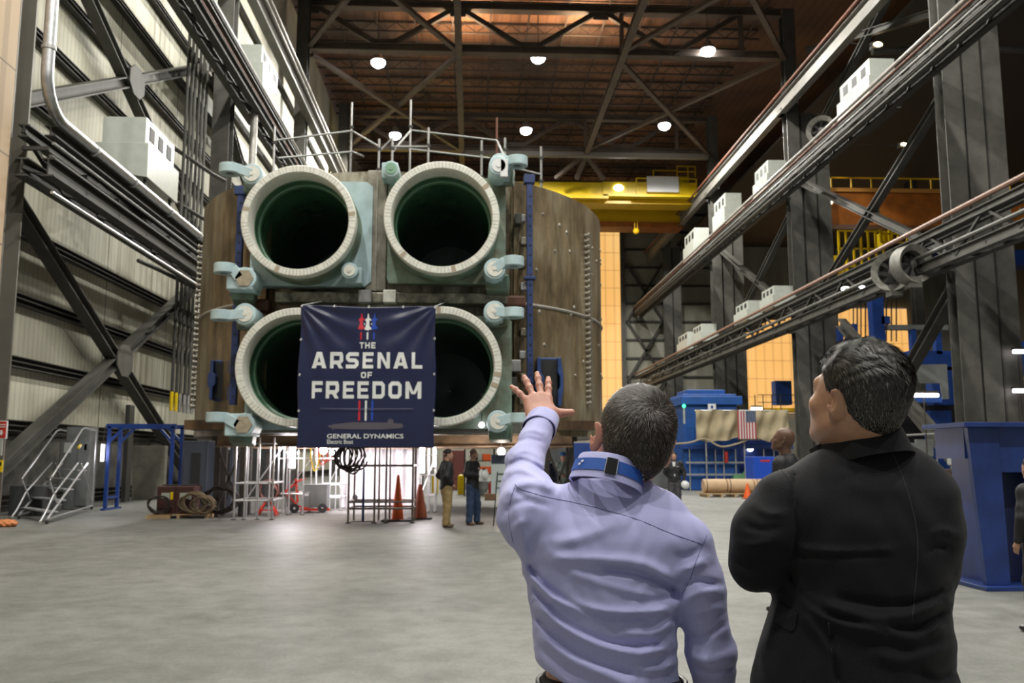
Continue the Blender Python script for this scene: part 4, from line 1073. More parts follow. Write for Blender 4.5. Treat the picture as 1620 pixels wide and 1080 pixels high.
def s_head(Q, detail=True):
    """head in its own frame (metres), y forward, z up, origin at the ear line"""
    d = s_ell(Q, (0, -.012, .038), (.077, .096, .088))
    d = smin(d, s_ell(Q, (0, .028, -.02), (.066, .070, .075)), .03)
    d = smin(d, s_ell(Q, (0, .040, -.062), (.050, .052, .052)), .03)
    d = smin(d, s_ell(Q, (0, .074, -.098), (.022, .018, .018)), .025)          # chin
    d = smin(d, s_cap(Q, (-.052, .0, -.06), (-.028, .06, -.096), .018, .014), .025)
    d = smin(d, s_cap(Q, (.052, .0, -.06), (.028, .06, -.096), .018, .014), .025)
    d = smin(d, s_ell(Q, (0, -.055, -.01), (.062, .045, .06)), .03)
    if detail:
        d = smin(d, s_cap(Q, (-.034, .080, .020), (.034, .080, .020), .012), .016)    # brow
        for s in (-1, 1):
            d = smin(d, s_ell(Q, (s * .042, .062, -.028), (.022, .020, .018)), .018)     # cheek
            d = smax(d, -s_ell(Q, (s * .031, .098, .002), (.016, .016, .011)), .010)     # socket
            d = smin(d, s_ell(Q, (s * .031, .079, .001), (.0125, .0125, .0125)), .003)
            d = smin(d, s_cap(Q, (s * .020, .093, .007), (s * .043, .082, .006), .0035), .004)  # lid
        d = smin(d, s_cap(Q, (0, .090, .006), (0, .112, -.033), .008, .011), .010)      # nose
        for s in (-1, 1): d = smin(d, s_ell(Q, (s * .012, .101, -.037), (.008, .010, .007)), .006)
        d = smin(d, s_ell(Q, (0, .088, -.060), (.024, .010, .006)), .006); d = smin(d, s_ell(Q, (0, .086, -.071), (.021, .010, .007)), .006)
        d = smax(d, -s_cap(Q, (-.022, .098, -.0655), (.022, .098, -.0655), .0022), .003)
    for s in (-1, 1):
        M = np.array(Matrix.Rotation(s * -.58, 3, 'Z') @ Matrix.Rotation(-.18, 3, 'X'))
        c = V(s * .085, -.013, -.004)
        e = s_ell(Q, c, (.0070, .0195, .034), M)
        e = smin(e, s_ell(Q, c + V(-s * .003, .004, -.026), (.006, .009, .011), M), .006)
        e = smax(e, -s_ell(Q, c + V(s * .009, .006, .004), (.008, .010, .021), M), .004)
        d = smin(d, e, .008)
    return d
def s_hand(Q, curl, spread=(-.30, -.10, .05, .22), thumb=(.9, .15), side=1, fat=1.0):
    """hand in its own frame: y towards the fingertips, x towards the thumb, z out of the back. side=1: thumb at +x"""
    Q = Q * np.array([side, 1, 1])
    d = smin(s_cap(Q, (-.030, .018, 0), (-.034, .085, 0), .0155, .0125), s_cap(Q, (-.010, .012, .002), (-.012, .093, .004), .017, .0135), .02)
    d = smin(d, s_cap(Q, (.010, .012, .002), (.011, .095, .004), .017, .0135), .02); d = smin(d, s_cap(Q, (.026, .020, 0), (.032, .090, 0), .016, .013), .02)
    d = smin(d, s_cap(Q, (0, -.05, 0), (0, .015, 0), .024, .024), .03)
    d = smin(d, s_cap(Q, (.018, .012, -.006), (.038, .045, -.010), .018, .016), .018)
    roots = [(-.034, .085, 0), (-.012, .093, .003), (.011, .096, .003), (.032, .090, 0)]; Ls = [(.034, .022, .020), (.043, .027, .022), (.047, .030, .023), (.042, .026, .022)]
    rr = [.0088, .0098, .0100, .0098]
    for i in range(4):
        p = V(*roots[i]); a = curl[i] * .35; sp = spread[i]; pts = [p]; rad = [rr[i] * 1.12 * fat]
        for j, L in enumerate(Ls[i]):
            dirv = V(math.sin(sp) * math.cos(a), math.cos(sp) * math.cos(a), -math.sin(a)); p = p + dirv * L; pts.append(p); rad.append(rr[i] * (1.02, .95, .86)[j] * fat); a += curl[i]
        f = s_chain(Q, pts, rad, .004)
        for j in (1, 2): f = smin(f, np.linalg.norm(Q - pts[j], axis=1) - rad[j] * 1.06, .006)
        d = smin(d, f, .008)
    t0 = V(.034, .034, -.008); a, b = thumb; dv = V(math.sin(a) * math.cos(b), math.cos(a) * math.cos(b), -math.sin(b)); p1 = t0 + dv * .034
    a2 = a + .12; dv2 = V(math.sin(a2) * math.cos(b), math.cos(a2) * math.cos(b), -math.sin(b)); p2 = p1 + dv2 * .033
    d = smin(d, s_chain(Q, [t0, p1, p2], [.0160 * fat, .0125 * fat, .0105 * fat], .006), .016)
    return d
def sdf_obj(name, f, lo, hi, h, m, parent, it=1):
    Vv, F = surface_net(f, lo, hi, h); Vv = relax(Vv, F, it, .4); return np_mesh(name, Vv, F, m, parent)

# ---------------------------------------------------------------- generic standing figure for the background people
SKIN = mat('skin', (.52, .29, .20), .5, 0, .15, 9, sss=.15)
SKIND = mat('dark brown skin', (.13, .065, .04), .45, 0, .15, 9, sss=.1)
def fold(P, s=1.0, a=.006):
    return a * (np.sin(P[:, 2] * 34 * s + 3 * np.sin(P[:, 0] * 19) + P[:, 1] * 11) * .6 + np.sin(P[:, 0] * 47 + P[:, 2] * 21 * s + 2) * .4)
def figure(name, label, loc, yaw, H=1.78, top='jacket', topm=None, legm=None, shoem=None, hairm=None, skin=None, armsL=None, armsR=None,
           hat=None, headyaw=0, headpitch=0, beard=None, stance=.10, group=None, h=.014, foot=(0.1, -.1), cut=None, bulk=1.0, collar=None):
    """upright person at loc facing yaw (0 = +Y). arms: list of [elbow, wrist] in body frame relative to ground for H=1.78"""
    s = H / 1.78; t = thing(name, label, 'person', loc, yaw, group); skin = skin or SKIN
    sh = {-1: V(-.185 * bulk, 0, 1.44), 1: V(.185 * bulk, 0, 1.44)}
    dflt = lambda q: [V(q * .25 * bulk, -.02, 1.16), V(q * .24 * bulk, .06, .92)]
    A = {-1: armsL or dflt(-1), 1: armsR or dflt(1)}
    A = {k: [V(*map(float, p)) for p in v] for k, v in A.items()}
    HC = V(0, .035, 1.655); HM = rotm(headyaw, headpitch, 0)
    def fbody(P):
        P = P / s; Q = (P - HC) @ HM
        d = s_head(Q, True); d = smin(d, s_cap(P, (0, -.01, 1.42), HC + HM @ V(0, -.015, -.05), .062, .056), .03)
        d = smin(d, s_loft(P, [(.92, 0, 0, .15, .10), (1.1, 0, 0, .13, .09), (1.3, 0, 0, .16, .10), (1.42, 0, 0, .13, .07)]), .03)
        for k in (-1, 1):
            e, w = A[k]; d = smin(d, s_cap(P, sh[k], e, .042, .036), .02); d = smin(d, s_cap(P, e, w, .036, .025), .02)
            hd = (w - e) / np.linalg.norm(w - e); pm = w + hd * .055; d = smin(d, s_cap(P, w, pm, .024, .034), .02)
            s0 = np.cross(hd, V(k, 0, 0)); s0 = V(0, 1, 0) - hd * hd[1]; s0 /= np.linalg.norm(s0) + 1e-9
            for j, o_ in enumerate((-.026, -.009, .009, .026)):
                b = pm + s0 * o_ + hd * .02; d = smin(d, s_chain(P, [b, b + hd * .035, b + hd * .06 - V(k, 0, 0) * .015], [.010, .009, .008], .004), .008)
            d = smin(d, s_cap(P, w + hd * .03 + s0 * .02, w + hd * .075 + s0 * .045, .012, .009), .01)
        for k, fy in zip((-1, 1), foot): d = smin(d, s_chain(P, [V(k * .088, 0, .90), V(k * stance, .02 + fy * .3, .5), V(k * stance * 1.05, fy * .5 - .01, .08)], [.075, .05, .036]), .02)
        return d * s
    sdf_obj('body', fbody, (-.45 * s, -.3 * s, .03), (.45 * s, .42 * s, 1.86 * s), h * .75, skin, t)
    def ftop(P):
        P = P / s
        d = s_loft(P, [(.86, 0, 0, .175 * bulk, .125 * bulk), (.98, 0, 0, .172 * bulk, .125 * bulk), (1.12, 0, 0, .165 * bulk, .118 * bulk), (1.3, 0, 0, .19 * bulk, .125 * bulk), (1.42, 0, -.005, .165 * bulk, .09), (1.49, 0, -.01, .075, .065)])
        for k in (-1, 1):
            e, w = A[k]; d = smin(d, s_chain(P, [sh[k] * V(.92, 1, .99), e, w - (w - e) * .08], [.078 * bulk, .062 * bulk, .046], .03), .05)
        d = smin(d, s_cap(P, (0, -.012, 1.46), (0, 0, 1.51), .072, .068), .02)
        d = smax(d, P[:, 2] - 1.525, .01); d = smax(d, .86 - P[:, 2], .01)
        return (d - fold(P, 1, .007)) * s
    tp = sdf_obj(top, ftop, (-.47 * s, -.32 * s, .82 * s), (.47 * s, .45 * s, 1.56 * s), h, topm, t)
    def fleg(P):
        P = P / s; d = None
        for k, fy in zip((-1, 1), foot):
            e = s_chain(P, [V(k * .088, 0, .88), V(k * stance, .02 + fy * .3, .5), V(k * stance * 1.05, fy * .5 - .01, .07)], [.106 * bulk, .084 * bulk, .070 * bulk], .03); d = e if d is None else smin(d, e, .025)
        d = smin(d, s_loft(P, [(.78, 0, 0, .16, .11), (.9, 0, 0, .165 * bulk, .115), (.99, 0, 0, .155 * bulk, .108)]), .04); d = smax(d, .05 - P[:, 2], .01)
        return (d - fold(P, 1.1, .006)) * s
    sdf_obj('trousers', fleg, (-.3 * s, -.25 * s, .03), (.3 * s, .28 * s, 1.02 * s), h, legm, t)
    for k, fy in zip((-1, 1), foot):
        c = V(k * stance * 1.08, fy * .5, 0)
        def fshoe(P): 
            P = P / s; d = smin(s_ell(P, c + V(k * .012, .06, .035), (.045, .115, .04)), s_cap(P, c + V(0, -.03, .03), c + V(0, -.02, .11), .046, .046), .03)
            return smax(d, .004 - P[:, 2], .005) * s
        sdf_obj('shoe', fshoe, c * s - V(.1, .13, .03), c * s + V(.1, .24, .19), .01, shoem, t)
    if hairm:
        def fh(P):
            P = P / s; Q = (P - HC) @ HM; d = s_ell(Q, (0, -.010, .044), (.082, .100, .093)); d = smin(d, s_ell(Q, (0, -.055, -.012), (.066, .048, .06)), .02)
            return smax(d, np.interp(Q[:, 1], [-.1, -.04, -.01, .03, .06, .08], [-.07, -.06, .0, .015, .06, .085]) - Q[:, 2], .006) * s
        b = HC * s; sdf_obj('hair', fh, b - .15, b + .16, .008, hairm, t)
    if beard:
        def fb(P):
            P = P / s; Q = (P - HC) @ HM; d = smin(s_ell(Q, (0, .062, -.085), (.052, .045, .045)), s_cap(Q, (-.055, .02, -.05), (.055, .02, -.05), .022), .03)
            return smax(smax(d, -s_ell(Q, (0, .1, -.045), (.03, .03, .018)), .01), Q[:, 2] + .035, .01) * s
        b = HC * s; sdf_obj('beard', fb, b - .16, b + .16, .008, beard, t)
    if hat:
        def fhat(P):
            P = P / s; Q = (P - HC) @ HM; d = s_ell(Q, (0, -.008, .055), (.108, .128, .105)); d = smax(d, .045 - Q[:, 2], .006)
            d = smin(d, smax(s_ell(Q, (0, .02, .05), (.118, .165, .07)), np.abs(Q[:, 2] - .05) - .006, .004), .008)
            d = smin(d, s_cap(Q, (0, -.1, .11), (0, .09, .12), .02, .02), .02); return d * s
        b = HC * s; hh = sdf_obj('hard_hat', fhat, b - .21, b + .22, .009, hat, t)
    return t, s
# ================================================================ THE TWO MEN IN FRONT
def pxdist(px, py, line):
    L_ = np.asarray(line, float); best = np.full(px.shape, 1e9)
    for i in range(len(L_) - 1):
        a, b = L_[i], L_[i + 1]; d = b - a; t = np.clip(((px - a[0]) * d[0] + (py - a[1]) * d[1]) / (d @ d), 0, 1)
        best = np.minimum(best, np.hypot(px - a[0] - t * d[0], py - a[1] - t * d[1]))
    return best
def smooth_line(pts, n=24):
    P = np.asarray(pts, float); m = len(P); out = []
    for i in range(m - 1):
        p0, p1, p2, p3 = P[max(i - 1, 0)], P[i], P[i + 1], P[min(i + 2, m - 1)]
        for t in np.linspace(0, 1, max(2, n // (m - 1)), endpoint=False):
            out.append(.5 * (2 * p1 + (p2 - p0) * t + (2 * p0 - 5 * p1 + 4 * p2 - p3) * t * t + (3 * p1 - p0 - 3 * p2 + p3) * t ** 3))
    out.append(P[-1]); return np.array(out)
FOLDGAIN = 1.7
def folds(P, lst, ymax):
    px, py = proj(P); m = (P[:, 1] < ymax); r = np.zeros(len(P)); w_ = np.clip((ymax - P[:, 1]) / .03, 0, 1)
    for line, A, w in lst:
        A = A * FOLDGAIN
        L_ = np.asarray(line, float); lo = L_.min(0) - 4 * w; hi = L_.max(0) + 4 * w
        k = m & (px > lo[0]) & (px < hi[0]) & (py > lo[1]) & (py < hi[1])
        if not k.any(): continue
        l2 = smooth_line(line, 12); d = pxdist(px[k], py[k], l2)
        # taper towards the ends
        e0 = np.hypot(px[k] - l2[0, 0], py[k] - l2[0, 1]); e1 = np.hypot(px[k] - l2[-1, 0], py[k] - l2[-1, 1]); tp = np.clip(np.minimum(e0, e1) / (2.5 * w) + .25, 0, 1)
        r[k] += A * np.exp(-(d / w) ** 2) * tp
    return r * w_
def hit(f, px, py, t0=1.5, n=60):
    px = np.atleast_1d(px).astype(float); py = np.atleast_1d(py).astype(float)
    D = np.stack([(px - 810) / FPX, -(py - 540) / FPX, -np.ones_like(px)], 1) @ CR.T; D /= np.linalg.norm(D, axis=1)[:, None]
    t = np.full(len(px), t0); O = V(0, 0, CZ)
    for _ in range(n): t = t + np.clip(f(O + D * t[:, None]), -.02, .2) * .8
    return O + D * t[:, None], D
def seam(name, f, line, r, m, parent, off=0.0, n=40):
    L_ = smooth_line(line, n); P, D = hit(f, L_[:, 0], L_[:, 1]); ok = P[:, 1] < 3.2; P = (P - D * off)[ok]
    if len(P) > 2: return MB().tube(P, r, 5).build(name, m, parent, True)

def strands(name, Vv, F, M, C, flow, length, n, m, parent, width=.0009, lift=.35, seg=3, seed=1, jit=.25, sc=1.0):
    """short tapered hairs rooted on a cap mesh; flow(Q,N)->dir in the head frame, length(Q)->metres (0 = none)"""
    rg = np.random.RandomState(seed); T = np.concatenate([F[:, [0, 1, 2]], F[:, [0, 2, 3]]])
    A_, B_, C_ = Vv[T[:, 0]], Vv[T[:, 1]], Vv[T[:, 2]]; nr = np.cross(B_ - A_, C_ - A_); ar = np.linalg.norm(nr, axis=1); nr = nr / np.maximum(ar, 1e-12)[:, None]
    idx = rg.choice(len(T), n, p=ar / ar.sum()); u, v = rg.rand(n), rg.rand(n); fl = u + v > 1; u[fl], v[fl] = 1 - u[fl], 1 - v[fl]
    P = A_[idx] + (B_[idx] - A_[idx]) * u[:, None] + (C_[idx] - A_[idx]) * v[:, None]; N_ = nr[idx]
    Q = (P - C) @ M / sc
    if np.mean(np.sum((Q - V(0, -.01, .03)) * (N_ @ M), 1)) < 0: N_ = -N_
    NQ = N_ @ M; L_ = length(Q, rg) * sc; keep = L_ > 0; P, N_, Q, NQ, L_ = P[keep], N_[keep], Q[keep], NQ[keep], L_[keep]
    D = flow(Q, NQ); D = D + rg.normal(0, jit, D.shape); D = D - NQ * np.sum(D * NQ, 1)[:, None]; D /= np.linalg.norm(D, axis=1)[:, None] + 1e-9; D = D @ M.T
    S = np.cross(D, N_); k = len(P); li = lift * (.5 + rg.rand(k)); vs = []
    pos = P - N_ * .001
    for s in range(seg + 1):
        t = s / seg; w = width * (1 - t) ** .6 * .5 + .00008
        vs.append(pos - S * w); vs.append(pos + S * w)
        ang = li * (1 - 1.5 * t); stp = (D * np.cos(ang)[:, None] + N_ * np.sin(ang)[:, None]) * (L_ / seg)[:, None]; pos = pos + stp
    VV = np.stack(vs, 1).reshape(-1, 3); b = (np.arange(k) * (2 * seg + 2))[:, None]; ff = []
    for s in range(seg): ff.append(b + np.array([[2 * s, 2 * s + 1, 2 * s + 3, 2 * s + 2]]))
    FF = np.stack(ff, 1).reshape(-1, 4)
    me = bpy.data.meshes.new(name); me.vertices.add(len(VV)); me.vertices.foreach_set('co', VV.ravel())
    me.loops.add(FF.size); me.loops.foreach_set('vertex_index', FF.ravel().astype(np.int32)); me.polygons.add(len(FF))
    me.polygons.foreach_set('loop_start', np.arange(0, FF.size, 4, dtype=np.int32)); me.polygons.foreach_set('loop_total', np.full(len(FF), 4, np.int32))
    me.update(calc_edges=True); me.materials.append(m); o = bpy.data.objects.new(name, me); link(o)
    if parent is not None:
        o.parent = parent
        if parent.get('world_parts'): o.location = -Vector(parent.location)
    return o
def hairmat(name, dark, mid, grey, gf=.8):
    m = bpy.data.materials.new(name); m.use_nodes = True; N = m.node_tree.nodes; L = m.node_tree.links; b = N['Principled BSDF']
    b.inputs['Roughness'].default_value = .42; b.inputs['Specular IOR Level'].default_value = .6
    g = N.new('ShaderNodeNewGeometry'); r = N.new('ShaderNodeValToRGB'); r.color_ramp.interpolation = 'LINEAR'; L.new(g.outputs['Random Per Island'], r.inputs[0])
    r.color_ramp.elements[0].color = (*dark, 1); r.color_ramp.elements[1].color = (*grey, 1); e = r.color_ramp.elements.new(gf); e.color = (*mid, 1)
    r.color_ramp.elements[1].position = gf if False else r.color_ramp.elements[1].position
    L.new(r.outputs[0], b.inputs['Base Color']); return m
SCALP = mat('cropped hair over scalp', (.05, .036, .028), .9, 0, .5, 120, col2=(.085, .06, .047), spec=.1)
BLAZER = mat('charcoal blazer wool', (.008, .0082, .011), .75, 0, .3, 220, bump=.25, bscale=700, sheen=.08, spec=.2)
SHIRT = mat('lilac shirt cotton', (.43, .435, .73), .7, 0, .07, 260, bump=.12, bscale=900, sheen=.15, spec=.3)
SEAM = mat('shirt seam shadow line', (.16, .16, .33), .8)
JSEAM = mat('blazer seam thread', (.03, .03, .036), .8)
SKIN1 = mat('warm fair skin', (.56, .30, .22), .45, 0, .22, 38, col2=(.50, .22, .16), sss=.25, bump=.08, bscale=300)
SKIN2 = mat('tan skin', (.44, .24, .145), .42, 0, .2, 30, sss=.2, bump=.08, bscale=300)
PANT = mat('black trousers', (.012, .012, .014), .7, bump=.1, bscale=400)
LEATHER = mat('black leather', (.014, .013, .013), .35)

def rows(lst):
    out = []
    for (py, xl, xr, cy, b) in lst:
        a_, c_ = W(xl, py, cy), W(xr, py, cy); out.append(((a_[2] + c_[2]) / 2, (a_[0] + c_[0]) / 2, cy, (c_[0] - a_[0]) / 2, b))
    return out
HL = lambda y: np.interp(y, [-.12, -.05, -.034, -.012, .006, .03, .05, .068, .082], [-.082, -.080, -.055, -.012, .012, .020, .052, .078, .092])
def cap_sdf(Q, off, top=0.0):
    d = s_ell(Q, (0, -.012, .038 + top * .4), (.077 + off, .096 + off, .088 + off + top * .6)); d = smin(d, s_ell(Q, (0, -.055, -.01), (.062 + off, .045 + off, .06 + off)), .03)
    return smax(d, HL(Q[:, 1]) - Q[:, 2], .006)

# ---------------------------------------------------------------- man in the lilac shirt
def lilac_man():
    c0 = W(965, 1000, 2.17)
    t = wthing('person', 'man in a lilac shirt and blue lanyard seen from behind, raising his left hand', 'person', (c0[0], 2.2, 0))
    BC = 2.16
    tor = rows([(758, 925, 1020, BC+.02, .045), (775, 892, 1040, BC+.015, .058), (795, 852, 1072, BC+.01, .078), (820, 822, 1094, BC, .104), (850, 818, 1100, BC, .125), (880, 824, 1090, BC, .13),
                (915, 832, 1077, BC, .13), (950, 838, 1071, BC, .127), (1000, 845, 1067, BC, .12), (1050, 849, 1068, BC, .118), (1110, 845, 1080, BC, .122), (1170, 838, 1092, BC, .125)])
    sL, eL, wL = W(838, 812, 2.14), W(829, 733, 2.40), W(858, 668, 2.60)
    sR, mR, eR, wR = W(1083, 862, 2.14), W(1103, 925, 2.13), W(1126, 1035, 2.15), W(1142, 1210, 2.26)
    HC, HS = W(1001, 698, 2.185), 1.12; HM = rotm(.01, .34, .22)
    NB = W(978, 778, 2.19)
    # hand frame
    fy = V(-.10, .60, .80); fy /= np.linalg.norm(fy); fx = V(1, .10, .02); fx -= fy * (fx @ fy); fx /= np.linalg.norm(fx); fz = np.cross(fx, fy); MH = np.stack([fx, fy, fz], 1)
    def fhand(P):
        Q = (P - wL) @ MH; d = s_hand(Q, (.10, .06, .05, .07), (-.52, -.17, .03, .17), (1.30, .12), 1, .97)
        return smin(d, s_cap(P, wL, wL + (eL - wL) * .35, .029, .034), .02)
    def fheadneck(P):
        Q = (P - HC) @ HM / HS; d = s_head(Q) * HS
        d = smin(d, s_cap(P, NB + V(0, .01, -.03), HC + HM @ V(0, -.002, -.05), .060, .056), .03); return d
    skull_lo, skull_hi = HC - .2, HC + .2
    v1, f1 = surface_net(fheadneck, HC - V(.17, .17, .23), HC + V(.17, .19, .17), .0032); v1 = relax(v1, f1, 1, .3)
    v2, f2 = surface_net(fhand, wL - V(.13, .13, .10), wL + V(.14, .17, .22), .0021); v2 = relax(v2, f2, 1, .3)
    def finner(P):
        d = s_loft(P, [(z, x, y, a * .86, b * .86) for z, x, y, a, b in tor] + [(.92, c0[0], BC, .16, .11)])
        d = smin(d, s_chain(P, [sL, eL, wL], [.05, .04, .03]), .02); d = smin(d, s_chain(P, [sR, eR, wR], [.05, .042, .028]), .02)
        hd = (wR - eR) / np.linalg.norm(wR - eR); d = smin(d, s_chain(P, [wR, wR + hd * .09, wR + hd * .16 + V(-.02, .02, 0)], [.026, .034, .02]), .02)
        for j in range(4): b = wR + hd * .09 + V(0, -.03 + .02 * j, 0); d = smin(d, s_chain(P, [b, b + hd * .05, b + hd * .085 + V(-.02, 0, 0)], [.010, .009, .008]), .006)
        for k in (-1, 1): d = smin(d, s_chain(P, [V(c0[0] + k * .09, BC, .92), V(c0[0] + k * .11, BC + .02, .5), V(c0[0] + k * .12, BC, .08)], [.085, .055, .04]), .02)
        return d
    v3, f3 = surface_net(finner, (c0[0] - .42, 1.85, .04), (c0[0] + .42, 2.7, 1.58), .012)
    bv = np.concatenate([v1, v2, v3]); bf = np.concatenate([f1, f2 + len(v1), f3 + len(v1) + len(v2)]); np_mesh('body', bv, bf, SKIN1, t)
    # nails
    NAIL = mat('finger nail', (.62, .36, .30), .3)
    # shirt
    FL = [([(870, 862), (930, 846), (985, 822)], .006, 11), ([(868, 882), (950, 884), (1020, 893), (1062, 918)], .007, 9), ([(948, 898), (1005, 905), (1045, 920), (1072, 938)], -.009, 6),
          ([(836, 905), (875, 945), (940, 966), (1010, 970), (1064, 962)], .008, 8), ([(833, 888), (862, 925), (905, 955), (960, 975), (1030, 976)], -.007, 5),
          ([(846, 950), (890, 990), (950, 1020), (1010, 1034), (1062, 1022)], .008, 9), ([(842, 925), (880, 972), (930, 1004), (985, 1020), (1050, 1018)], -.006, 5),
          ([(850, 1000), (900, 1040), (960, 1068), (1010, 1090)], .007, 10), ([(848, 975), (890, 1020), (950, 1050), (1010, 1066)], -.005, 5), ([(845, 1030), (880, 1062), (915, 1085)], .004, 8),
          ([(985, 1000), (1030, 1002), (1066, 985)], .004, 6), ([(1000, 945), (1040, 948), (1068, 940)], -.003, 5), ([(1010, 1060), (1045, 1058), (1070, 1045)], .004, 6),
          ([(900, 905), (960, 925), (1040, 948)], .003, 7), ([(820, 800), (826, 850), (836, 900)], .004, 8), ([(812, 770), (835, 790), (870, 800)], -.003, 5),
          # right sleeve
          ([(1076, 905), (1098, 895), (1120, 885)], .006, 7), ([(1075, 925), (1100, 918), (1138, 925)], -.006, 5), ([(1078, 955), (1105, 938), (1140, 935)], .005, 7), ([(1082, 1000), (1110, 1010), (1150, 985)], -.004, 5),
          ([(1088, 1030), (1112, 1045), (1156, 1035)], .004, 7), ([(1098, 1055), (1130, 1065), (1164, 1052)], -.004, 5), ([(1072, 880), (1090, 878), (1112, 866)], -.003, 5), ([(1090, 975), (1120, 965), (1150, 960)], .003, 6),
          # raised sleeve
          ([(798, 752), (820, 742), (845, 750), (870, 768)], .005, 6), ([(802, 738), (825, 728), (850, 738), (862, 750)], -.005, 4), ([(806, 722), (828, 712), (850, 718), (860, 730)], .004, 5),
          ([(812, 702), (835, 694), (860, 700)], -.003, 3.5), ([(822, 686), (842, 680), (864, 687)], .003, 4), ([(800, 790), (815, 770), (845, 764), (880, 778)], .005, 7), ([(798, 815), (812, 798), (840, 792)], -.004, 5), ([(808, 850), (818, 830), (835, 822)], .004, 6)]
    def fshirt(P, fold_=True):
        d = s_loft(P, tor, 2.3)
        d = smin(d, s_chain(P, [sL, (sL + eL) / 2 + V(0, -.005, -.01), eL], [.080, .064, .048], .02), .04)
        d = smin(d, s_chain(P, [eL, wL + (wL - eL) * .02], [.048, .042], .02), .02)
        d = smin(d, s_chain(P, [sR, mR, eR, wR], [.070, .059, .053, .040], .03), .022)
        d = smin(d, s_cap(P, W(900, 806, 2.18), W(1045, 812, 2.18), .05, .045), .05)
        x0, z0 = W(848, 1053, 2.1)[0], W(848, 1053, 2.1)[2]
        d = smax(d, (z0 - .45 * np.maximum(0, P[:, 0] - x0)) - P[:, 2] - .0, .006)
        ax = (wL - eL) / np.linalg.norm(wL - eL); d = smax(d, (P - wL) @ ax - .012 - 2 * (P[:, 2] < 1.5), .004)
        if fold_:
            d = d - folds(P, FL, 2.62) - .0012 * np.sin(P[:, 2] * 90 + 6 * np.sin(P[:, 0] * 24)) * np.sin(P[:, 0] * 40 + 2)
            # hollow cuff
        d = smax(d, -s_cap(P, wL + ax * .05, wL - ax * .03, .034, .034), .004)
        return d
    sv, sf = surface_net(fshirt, (c0[0] - .33, 1.92, .9), (c0[0] + .36, 2.7, 1.80), .0045); sv = relax(sv, sf, 1, .35); sh = np_mesh('shirt', sv, sf, SHIRT, t)
    seam('yoke_seam', fshirt, [(815, 766), (825, 774), (865, 786), (905, 794), (955, 806), (1010, 822), (1060, 843), (1112, 861)], .0011, SEAM, sh, 0)
    seam('armhole_seam', fshirt, [(1118, 846), (1112, 862), (1102, 885), (1092, 915), (1080, 938)], .0010, SEAM, sh, 0)
    seam('armhole_seam', fshirt, [(815, 768), (808, 790), (805, 820), (812, 860)], .0008, SEAM, sh, 0)
    # cuff: a separate band around the wrist, standing off a little
    ax = (wL - eL) / np.linalg.norm(wL - eL); d_, s_, u_, _L = frame(wL, wL + ax); prof = []
    cf = MB(); vs = []; fs = []; nn = 36; rr = [(-.052, .0475), (-.05, .0495), (.012, .047), (.015, .0455), (.012, .0435), (-.05, .043)]
    for i in range(nn):
        a = 2 * PI * i / nn; q = math.cos(a) * s_ + math.sin(a) * u_; wob = 1 + .035 * math.sin(3 * a + 1) + .02 * math.sin(5 * a)
        for hh, r_ in rr: vs.append(wL + d_ * (hh + .004 * math.sin(2 * a)) + q * r_ * wob)
    k = len(rr)
    for i in range(nn):
        j = (i + 1) % nn
        for q in range(k - 1): fs.append((i * k + q, j * k + q, j * k + q + 1, i * k + q + 1))
    cf.add(vs, fs); cf.build('cuff', SHIRT, sh, True)
    # collar + lanyard
    CC = W(972, 758, 2.05) + V(0, .098, .010); CM = rotm(.05, -.16, .25)
    def ring(name, prof, m, parent, r0x=1.0, r0y=1.12, a0=0, a1=2 * PI, n=60, wave=0):
        vs = []; fs = []; k = len(prof)
        for i in range(n + 1):
            a = a0 + (a1 - a0) * i / n
            for r_, h_ in prof: vs.append(CC + CM @ V(r_ * r0x * math.cos(a), r_ * r0y * math.sin(a), h_ + wave * math.sin(3 * a)))
        for i in range(n):
            for q in range(k - 1): fs.append((i * k + q, (i + 1) * k + q, (i + 1) * k + q + 1, i * k + q + 1))
        o = MB().add(vs, fs).build(name, m, parent, True); return o
    ring('collar', [(.070, .0), (.0705, .030), (.0735, .0345), (.0765, .031), (.086, -.012), (.090, -.030), (.084, -.030)], SHIRT, sh, wave=.001)
    LAN = mat('royal blue lanyard', (.008, .085, .42), .55, bump=.3, bscale=900)
    ly = ring('lanyard', [(.0865, -.012), (.0885, -.012), (.0835, .017), (.0815, .017)], LAN, t, wave=.0015)
    # neck strap ends running down the chest
    for k in (-1, 1):
        p = CC + CM @ V(k * .05, .085, -.01); pts = [p, p + V(-k * .01, .035, -.08), V(CC[0] + k * .01, 2.16 + .145, 1.25)]
        MB().bar(pts[0], pts[1], .022, .002, (0, 1, 0)).bar(pts[1], pts[2], .022, .002, (0, 1, 0)).build('strap', LAN, ly)
    a = -PI / 2 - .14
    def bk(a_, r_, h_): return CC + CM @ V(r_ * math.cos(a_), r_ * 1.12 * math.sin(a_), h_)
    bu = MB(); 
    for (da0, da1, h0, h1, r_) in ((-.13, .15, -.017, .022, .0905),):
        v = []
        for r2 in (r_, r_ - .006):
            for h_ in (h0, h1):
                for q in np.linspace(a + da0, a + da1, 5): v.append(bk(q, r2 - h_ * .16, h_))
        f_ = []
        for i in range(4): f_ += [(i, i + 1, 6 + i, 5 + i), (10 + i, 15 + i, 16 + i, 11 + i), (i, 10 + i, 11 + i, i + 1), (5 + i, 6 + i, 16 + i, 15 + i)]
        f_ += [(0, 5, 15, 10), (4, 14, 19, 9)]; bu.add(v, f_)
    bu.build('buckle', mat('black glossy clip', (.01, .01, .01), .25), ly, False, bevel=.001)
    for q, nm in ((a - .14, 0), (a + .16, 1)):
        MB().tube([bk(q, .0915 + .0028, -.016), bk(q, .0915 - .0028, .021)], .0012, 6).build('metal_pin', GALV, ly)
    # small white print on the lanyard
    tv, tf = text_mesh('\u2022 \u2022 \u2022', 1)
